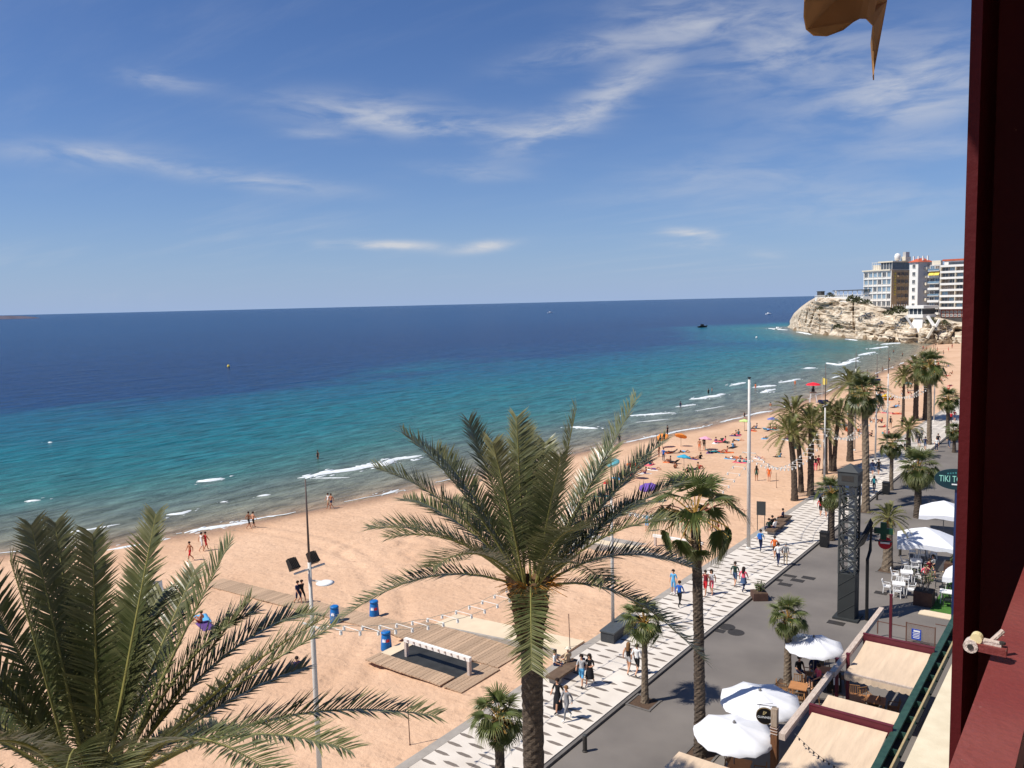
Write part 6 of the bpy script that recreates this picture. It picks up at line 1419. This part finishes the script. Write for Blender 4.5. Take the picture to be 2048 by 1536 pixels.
pp(1641, 1032, 'walk', AW, 'person in bright red top beside the bushy kerb palm', top='red', bot='black', bl=1)
pp(1652, 1034, 'walk', AW, 'person in black beside the bushy kerb palm', top='black', bot='black', bl=1)
pp(1734, 984, 'walk', AW, 'person in dark brown jacket of the pair right of the leaning palm', top='brown', slv=2, bot='black', bl=2)
pp(1748, 985, 'walk', AW, 'person with teal backpack of the pair right of the leaning palm', top='navy', slv=2, bot='navy', bl=2, pack='teal', style='long')
pp(1745, 950, 'walk', AW, 'person in navy of the couple walking on the far promenade', top='navy', slv=2, bot='denim', bl=1)
pp(1757, 949, 'walk', AW, 'person in black of the couple walking on the far promenade', top='black', slv=2, bot='black', bl=1)
far = (('black', 1838, 894), ('grey', 1843, 880), ('navy', 1850, 900), ('black', 1876, 893), ('white', 1810, 902), ('brown', 1815, 896), ('black', 1833, 885), ('red', 1902, 846), ('dred', 1909, 842), ('white', 1873, 902), ('grey', 1906, 880), ('black', 1898, 896))
for i, (c, x, y) in enumerate(far):
    pp(x, y, 'walk' if i % 3 else 'stand', (AW, TOC)[i % 2], 'tiny %s clad walker number %s from the left in the far promenade crowd' % (c, ('six', 'seven', 'nine', 'eleven', 'first', 'two', 'four', 'twelve', 'thirteen', 'ten', 'eight', 'five')[i]) if 0 else 'small figure in %s on the distant promenade near the red column' % {'black': 'black', 'grey': 'grey', 'navy': 'navy', 'white': 'white', 'brown': 'brown', 'red': 'bright red', 'dred': 'dark red'}[c], top=c, slv=1, bot=('navy', 'black', 'denim')[i % 3], bl=1+i % 2, group='walkers on the distant promenade')
# people at the cafe and terrace tables
for i, (px, py, c, lb) in enumerate(((1628, 1342, 'navy', 'person in dark top seated under the dappled parasol'), (1637, 1362, 'pink', 'person in salmon top bending at the brown table by the dappled parasol'), (1598, 1345, 'black', 'person in black seated left under the dappled parasol'), (1468, 1520, 'denim', 'person in blue seated in the shade of the front parasol'), (1866, 1130, 'grey', 'person in grey seated beside the square parasol'), (1858, 1138, 'dred', 'person in dark red seated at the white cafe tables'), (1850, 1150, 'pink', 'person in salmon top leaning at a white cafe table'))):
    person(at(px, py+14, -.1)+V3(0, 0, -.03), 'sit', (.5, 2.4, 4.0)[i % 3], lb, top=c, bot='navy', bl=1)

# ------------------------------------------------------------------ on the beach and in the water
def gp(px, py, *a, **k): return person(ground(px, py), *a, **k)
def sea_p(px, py, kind, rz, label, dz=-.45, **k): P = at(px, py, -2.0); P.z += dz; return person(P, kind, rz, label, **k)
gp(381, 1122, 'walk', TOC, 'man in red swim shorts walking near the water at the left', top=None, slv=0, bot='red', skin='tan')
gp(404, 1102, 'walk', AW, 'person in white top beside a walker in red near the water', top='white', bot='white', bl=1, slv=0)
gp(412, 1101, 'walk', AW, 'person in bright red near the water at the left', top='red', slv=0, bot='red', bl=1, skin='tan')
gp(498, 1057, 'walk', AW, 'dark walker in black shorts at the waterline left of a companion', top='brown', slv=0, bot='black', bl=1, skin='tan')
gp(507, 1057, 'walk', AW, 'shirtless walker in black shorts at the waterline', top=None, slv=0, bot='black', bl=1)
gp(657, 1017, 'walk', TOC, 'person in white top of the waterline couple in the middle', top='white', slv=0, bot='beige', bl=0, skin='tan')
gp(663, 1018, 'walk', TOC, 'shirtless person of the waterline couple in the middle', top=None, slv=0, bot='navy', bl=0, skin='tan')
gp(597, 1209, 'walk', -PI/2, 'person in patterned navy clothes walking on the boardwalk', top='navy', bot='navy', bl=1, shoes='black')
gp(605, 1207, 'walk', -PI/2, 'person in black with a pale bag walking on the boardwalk', top='black', bot='black', bl=1, shoes='black')
gp(594, 1342, 'sitg', 1.2, 'person in purple sitting on sand behind the left palm fronds', top='purple', bot='navy', bl=1)
gp(402, 1247, 'sitg', 2.0, 'sunbather with dark hair sitting between a cyan and a lilac towel', top='tan', slv=0, bot='dred', bl=0, skin='tan')
sea_p(636, 918, 'stand', TOC, 'lone bather standing in shallow water beyond the long breaker', top='black', slv=0, bot='black', bl=0, skin='tan')
sea_p(1417, 788, 'stand', 1, 'dark bather beside the right breaker', top='black', slv=0, bot='black', bl=1, skin='dskin'); sea_p(1424, 786, 'stand', 2, 'tanned bather beyond the right breaker', top=None, slv=0, bot='navy', skin='tan')
sea_p(1361, 815, 'stand', 0, 'dark bather at the end of a small wave', top='navy', slv=0, bot='navy', bl=1, skin='dskin'); sea_p(1590, 770, 'stand', 0, 'bather with orange top in the far surf', top='orange', slv=0, bot='orange', bl=0)
sea_p(1511, 777, 'stand', 0, 'bather in orange on the surf right of the plain mast', top='orange', slv=0, bot='red', bl=1); sea_p(1239, 888, 'walk', .4, 'person in black wading at the water edge by the tall palm', dz=-.1, top='black', bot='black', bl=2)
gp(1335, 872, 'stand', 1.5, 'person in black standing at the water edge', top='black', bot='black', bl=2); gp(1353, 872, 'sitg', 1.5, 'child sitting on wet sand near the person in black', top='tan', slv=0, bot='navy', s_=.75)
gp(1541, 822, 'stand', 0, 'person in pale shorts standing at the waterline by the palm clump', top='tan', slv=0, bot='lgrey', bl=1, skin='dskin'); gp(1489, 838, 'walk', 0, 'child with dark suit at the waterline left of the plain mast', top='black', slv=0, bot='black', s_=.75)
gp(1318, 914, 'stand', 1.6, 'woman in swimsuit standing left of the orange windbreak parasol', top='dred', slv=0, bot='dred', bl=0, skin='tan', style='long')
gp(1327, 922, 'stand', 0, 'person in blue standing below the orange parasol', top='blue', bot='navy', bl=2); gp(1351, 937, 'sitg', .6, 'sunbather sitting left of the sky blue parasol', top=None, slv=0, bot='black', skin='tan')
gp(1397, 938, 'sitg', -.6, 'sunbather sitting right of the sky blue parasol', top=None, slv=0, bot='red', skin='tan'); gp(1376, 944, 'sitg', 3, 'person in black sitting in front of the sky blue parasol', top='black', bot='black')
gp(1399, 902, 'stand', 0, 'tanned person standing left under the pink parasol', top=None, slv=0, bot='orange', bl=1, skin='tan'); gp(1408, 899, 'stand', 0, 'person in black standing by the pink parasol', top='black', bot='black', bl=1)
gp(1401, 918, 'sitg', 1, 'person in black sitting below the pink parasol', top='black', bot='black', bl=1)
gp(1513, 962, 'stand', .4, 'woman in bikini standing alone on the open sand', top='green', slv=0, bot='green', bl=0, skin='tan', style='long'); gp(1538, 963, 'stand', 0, 'person in orange standing near the palm clump', top='orange', bot='orange', bl=1)
gp(1294, 1062, 'stand', TOC, 'person in pale blue shirt on the farther access slab', top='lblue', bot='lblue', bl=1); gp(1435, 1062, 'sitg', PI/2, 'person in red by the farther foot shower', top='red', slv=0, bot='navy')
gp(1631, 942, 'stand', 0, 'person in dark top and pink trousers by the palm clump', top='black', bot='pink', bl=2); gp(1637, 940, 'stand', 0, 'person in dark red by the palm clump', top='dred', bot='dred', bl=1)
gp(1743, 873, 'sitg', 2, 'person in black sitting on the sand beyond the leaning palm', top='black', bot='black', bl=2); gp(1776, 870, 'sitg', 1, 'person in pale pink sitting beyond the masts', top='pink', bot='white'); gp(1781, 855, 'stand', 0, 'person in bikini standing beyond the masts', top='black', slv=0, bot='black', bl=0, skin='tan')
gp(1804, 858, 'stand', 1, 'dark figure standing at the slim lone date palm', top='black', bot='navy', bl=1)
lay = ((1466, 895, 'sitg', 'tan'), (1463, 918, 'lie', 'tan'), (1475, 917, 'lie', 'tan'), (1493, 922, 'prone', 'tan'), (1520, 918, 'lie', 'skin'), (1471, 872, 'sitg', 'skin'), (1477, 870, 'sitg', 'tan'), (1505, 862, 'lie', 'tan'), (1513, 857, 'sitg', 'dskin'), (1530, 877, 'lie', 'tan'), (1540, 860, 'sitg', 'dskin'), (1552, 860, 'sitg', 'dskin'),
       (1432, 886, 'sitg', 'skin'), (1441, 883, 'lie', 'tan'), (1450, 884, 'sitg', 'dskin'), (1340, 906, 'lie', 'tan'), (1370, 905, 'lie', 'dskin'), (1236, 957, 'sitg', 'skin'), (1258, 950, 'sitg', 'dskin'), (1205, 992, 'lie', 'dskin'), (1291, 948, 'sitg', 'tan'), (1420, 905, 'lie', 'tan'), (1480, 925, 'sitg', 'tan'), (1340, 925, 'sitg', 'dskin'),
       (1790, 815, 'lie', 'tan'), (1797, 812, 'sitg', 'skin'), (1796, 828, 'lie', 'skin'), (1770, 866, 'lie', 'skin'), (1730, 868, 'lie', 'dskin'), (1786, 870, 'lie', 'tan'), (1900, 772, 'lie', 'tan'), (1895, 752, 'lie', 'dskin'), (1897, 733, 'sitg', 'tan'), (1760, 790, 'sitg', 'dskin'), (1768, 785, 'lie', 'tan'), (1900, 815, 'lie', 'tan'), (1755, 755, 'sitg', 'skin'), (1735, 760, 'sitg', 'dskin'), (1748, 772, 'lie', 'tan'), (1783, 800, 'sitg', 'skin'), (1560, 915, 'sitg', 'tan'), (1690, 850, 'lie', 'skin'), (1215, 965, 'lie', 'tan'), (1440, 905, 'lie', 'dskin'), (1310, 940, 'lie', 'tan'), (1762, 812, 'lie', 'tan'), (1774, 826, 'sitg', 'tan'), (1752, 826, 'lie', 'skin'), (1718, 800, 'sitg', 'dskin'), (1738, 806, 'lie', 'tan'), (1728, 785, 'sitg', 'skin'), (1596, 895, 'lie', 'tan'), (1575, 880, 'sitg', 'skin'), (1388, 918, 'lie', 'tan'), (1300, 930, 'sitg', 'skin'), (1454, 905, 'sitg', 'tan'), (1478, 882, 'lie', 'skin'))
TC = (('black', 'black'), ('sky blue', 'lblue'), ('red', 'red'), ('green', 'teal'), ('white', 'white'), ('purple', 'purple'), ('pink', 'pink'), ('orange', 'orange'))
twm = {}
def towel(P, c, label, rz, L=1.8, w_=.85, group='beach towels'):
    if 'g' not in twm:
        mb = MB(); nx, ny = 5, 9; vs = [(-.5+i/nx, -.5+j/ny, .035+.02*N3(i*.9, j*.7, 5)) for j in range(ny+1) for i in range(nx+1)]; m_ = len(vs); vs += [(x, y, .0) for x, y, z in vs]; q = nx+1
        fs = [(j*q+i, j*q+i+1, (j+1)*q+i+1, (j+1)*q+i) for j in range(ny) for i in range(nx)]; rim = [i for i in range(q)]+[j*q+nx for j in range(1, ny+1)]+[ny*q+i for i in range(nx-1, -1, -1)]+[j*q for j in range(ny-1, 0, -1)]
        fs += [(rim[k], m_+rim[k], m_+rim[(k+1) % len(rim)], rim[(k+1) % len(rim)]) for k in range(len(rim))]; mb.add(vs, fs); twm['g'] = mb.mesh('towel', _ph, True)
    o = link('beach_towel', twm['g'], None, P, rot=(0, 0, rz), scale=(w_, L, 1)); o.material_slots[0].link = 'OBJECT'; o.material_slots[0].material = cm(c); tag(o, label, 'towel', group)
towel(ground(405, 1238), 'lblue', 'cyan beach towel behind the sunbather at the left', 1.2); towel(ground(412, 1252), 'purple', 'lilac beach towel in front of the sunbather at the left', 1.3)
rnd = random.Random(9)
WHERE = lambda x, y: 'near the orange parasols' if x < 1345 else 'by the blue and pink parasols' if x < 1460 else 'between the lime and blue parasols' if x < 1570 else 'beyond the tall leaning fan palm' if x < 1800 else 'on the farthest sand'
for i, (x, y, kd, skn) in enumerate(lay):
    P = ground(x, y); rz = rnd.uniform(-.5, .5)+(PI/2 if i % 3 else 0); cc = TC[i % len(TC)]; c2 = TC[(i*3+1) % len(TC)]
    towel(P, cc[1], '%s beach towel under a %s sunbather %s' % (cc[0], {'sitg': 'sitting', 'lie': 'lying', 'prone': 'prone'}[kd], WHERE(x, y)), rz)
    person(P+V3(0, 0, .02), kd, rz, '%s in %s swimwear on a %s towel %s' % ('sunbather sitting' if kd == 'sitg' else 'sunbather lying', c2[0], cc[0], WHERE(x, y)), top=None if i % 2 else c2[1], slv=0, bot=c2[1], bl=0, skin=skn, group='sunbathers on the sand')
# parasols
BP = [(1325, 895, 'orange', .5, 'orange beach parasol tilted low near the waterline'), (1362, 893, 'orange', .5, 'folded orange windbreak parasol lying right of the tilted one'), (1368, 940, 'lblue', .25, 'sky blue beach parasol on the middle sand'), (1411, 900, 'pink', .2, 'pale pink beach parasol with people standing under it'),
      (1489, 862, 'lime', .2, 'lime green beach parasol left of the plain mast top'), (1545, 858, 'sblue', .15, 'violet blue beach parasol left of the palm clump'), (1268, 958, 'orange2', .5, 'vivid orange parasol seen beside the palm fronds'), (1296, 1004, 'purple', .3, 'purple beach parasol above the farther access slab'), (1815, 782, 'teal', .2, 'teal beach parasol behind the far pair of date palms'), (1225, 950, 'teal', .4, 'teal parasol half hidden behind the tall palm fronds'), (1775, 800, 'yellow', .5, 'round yellow beach shelter beyond the masts'), (1876, 752, 'yellow', .5, 'larger yellow beach shelter near the red column')]
PC = dict(orange=(236, 150, 70), lblue=(64, 172, 206), pink=(238, 172, 196), lime=(206, 232, 150), sblue=(104, 120, 190), orange2=(238, 104, 44), purple=(120, 88, 176), teal=(96, 168, 178), yellow=(236, 196, 40), white=(230, 230, 228))
for x, y, c, tl, lab in BP:
    P = ground(x, y); big = c == 'yellow'
    parasol(P, .9 if not big else 1.15, 1.95 if tl < .8 and not big else 1.3, lab, cloth=mat('parasol_'+c, PC[c], rough=.8, var=.06, transl=.2), n=8, drop=.34 if not big else .8, val=.10, tilt=tl*rnd.choice((-1, 1)), name='beach_parasol', group='beach parasols', ruffle=False)
# sun loungers and low chairs
def lounger(P, rz, c, label, group='beach loungers'):
    t = thing('sun_lounger', label, 'lounger', P, rz, group); mb = MB(); mb.box((0, -.25, .24), (.6, 1.25, .05)); mb.build('seat', cm(c), t); mb = MB(); mb.box((0, .58, .42), (.6, .62, .05), Matrix.Rotation(rad(38), 3, 'X')); mb.build('backrest', cm(c), t)
    for a in (-.26, .26):
        for b in (-.75, .25): mb = MB(); mb.bar((a, b, 0), (a, b+.08, .23), .035); mb.build('leg', M_galv, t)
lounger(ground(305, 1186), .9, 'navy', 'dark sun lounger standing empty behind the left palm fronds'); lounger(ground(318, 1184), 1.1, 'grey', 'grey sun lounger next to the dark one behind the left palm fronds')
for x, y, c, lab in ((1343, 907, 'black', 'black lounger under the tilted orange parasol'), (1423, 906, 'teal', 'teal lounger right of the pink parasol'), (1440, 886, 'pink', 'pink lounger of the pair above the pink parasol'), (1450, 886, 'dgreen', 'dark green lounger of the pair above the pink parasol'), (1533, 862, 'lblue', 'sky blue lounger left of the palm clump'), (1347, 927, 'black', 'black low chair left of the sky blue parasol'), (1380, 944, 'black', 'black low chair in front of the sky blue parasol')): lounger(ground(x, y), rnd.uniform(0, 6), c, lab)
# lifeguard stand with red parasol, flag, kiosk boxes
P = ground(1626, 806); t = thing('lifeguard_chair', 'white lifeguard chair under a red canopy at the waterline', 'lifeguard chair', P, .4)
for a in (-.7, .7):
    for b in (-.7, .7): mb = MB(); mb.bar((a, b, 0), (a*.6, b*.6, 2.2), .09); mb.build('leg', M_wpaint, t)
mb = MB(); mb.box((0, 0, 2.2), (1.3, 1.3, .08)); mb.build('platform', M_wood, t)
mb = MB(); mb.box((0, .1, 2.6), (.6, .55, .5)); mb.build('seat', M_blks, t)
mb = MB(); mb.lathe([(1.5, 3.7), (1.1, 4.0), (.1, 4.25)], n=10); mb.build('canopy', mat('red_canopy', (224, 40, 56), rough=.8, var=.05), t)
for a in (-.55, .55): mb = MB(); mb.bar((a, 0, 2.2), (a, 0, 3.9), .05); mb.build('canopy_post', M_wpaint, t)
person(P+V3(0, .1, 2.40), 'sit', .6, 'lifeguard in dark clothes seated under the red canopy', top='black', bot='navy', bl=1)
P = ground(1644, 800); t = thing('beach_flag', 'pale yellow beach flag on a pole right of the lifeguard chair', 'flag', P); mb = MB(); mb.tube([(0, 0, 0), (0, 0, 4.8)], .05, 6); mb.build('pole', M_mast, t)
mb = MB(); vs = [(.05+.9*u/6, .18*math.sin(u*1.3), 4.7-.25*u/6-v*(1.5-.35*u/6)) for v in (0, 1) for u in range(7)]; vs += [(x, y+.02, z) for x, y, z in vs]; mb.add(vs, [(i, i+1, 8+i, 7+i) for i in range(6)]+[(21+i, 22+i, 15+i, 14+i) for i in range(6)]); mb.build('cloth', mat('flag_yellow', (238, 222, 130), rough=.8, transl=.2), t)
for x, y, lab in ((1645, 808, 'dark covered stack of gear right of the lifeguard chair'), (1752, 764, 'dark rounded pile of beach gear at the far waterline')):
    P = ground(x, y); t = thing('gear_pile', lab, 'gear', P); mb = MB()
    for k in range(6): mb.box((rnd.uniform(-.7, .7), rnd.uniform(-.5, .5), .35+.25*(k // 3)), (.8, .6, .5), Matrix.Rotation(rnd.random()*3, 3, 'Z'), .85)
    mb.build('cover', cm('navy'), t)
# tiny crowd on the farthest sand and in the far shallows
g = 'tiny figures on the farthest beach'; FT = (('swim shorts', None), ('red', 'red'), ('navy', 'navy'), ('black', 'black'), ('white', 'white'), ('orange', 'orange'))
for i in range(70):
    x = rnd.uniform(1690, 1912); y = rnd.uniform(692, 800) if x > 1845 else rnd.uniform(735, 800) if x > 1772 else rnd.uniform(775, 870)
    P = ground(x, y); inw = P.x < xsh(P.y)+.5
    if inw: P.z = -2.4
    k = 'stand' if (y < 745 or inw) and i % 4 else ('lie', 'sitg')[i % 2]
    person(P, k, rnd.uniform(0, 6), 'tiny %s beachgoer in %s on the far sand %s' % ({'stand': 'standing', 'lie': 'lying', 'sitg': 'sitting'}[k], FT[i % 6][0], 'close before the headland' if y < 730 else 'left of the red column' if x > 1845 else 'behind the far palms' if x > 1772 else 'beyond the leaning fan palm'), top=FT[i % 6][1], slv=0, bot=rnd.choice(('navy', 'red', 'black', 'teal')), skin=rnd.choice(('tan', 'skin', 'dskin')), group=g)
for i, (x, y) in enumerate(((1787, 706), (1805, 712), (1765, 742), (1779, 722), (1726, 752), (1760, 702), (1850, 704), (1853, 700), (1735, 748))):
    P = at(x, y, -2.0); P.z = -2.5; person(P, 'stand', i, 'tiny bather standing in the far grey shallows', top=None, slv=0, bot=('navy', 'black')[i % 2], skin=('dskin', 'tan')[i % 2], group='bathers in the far shallows')
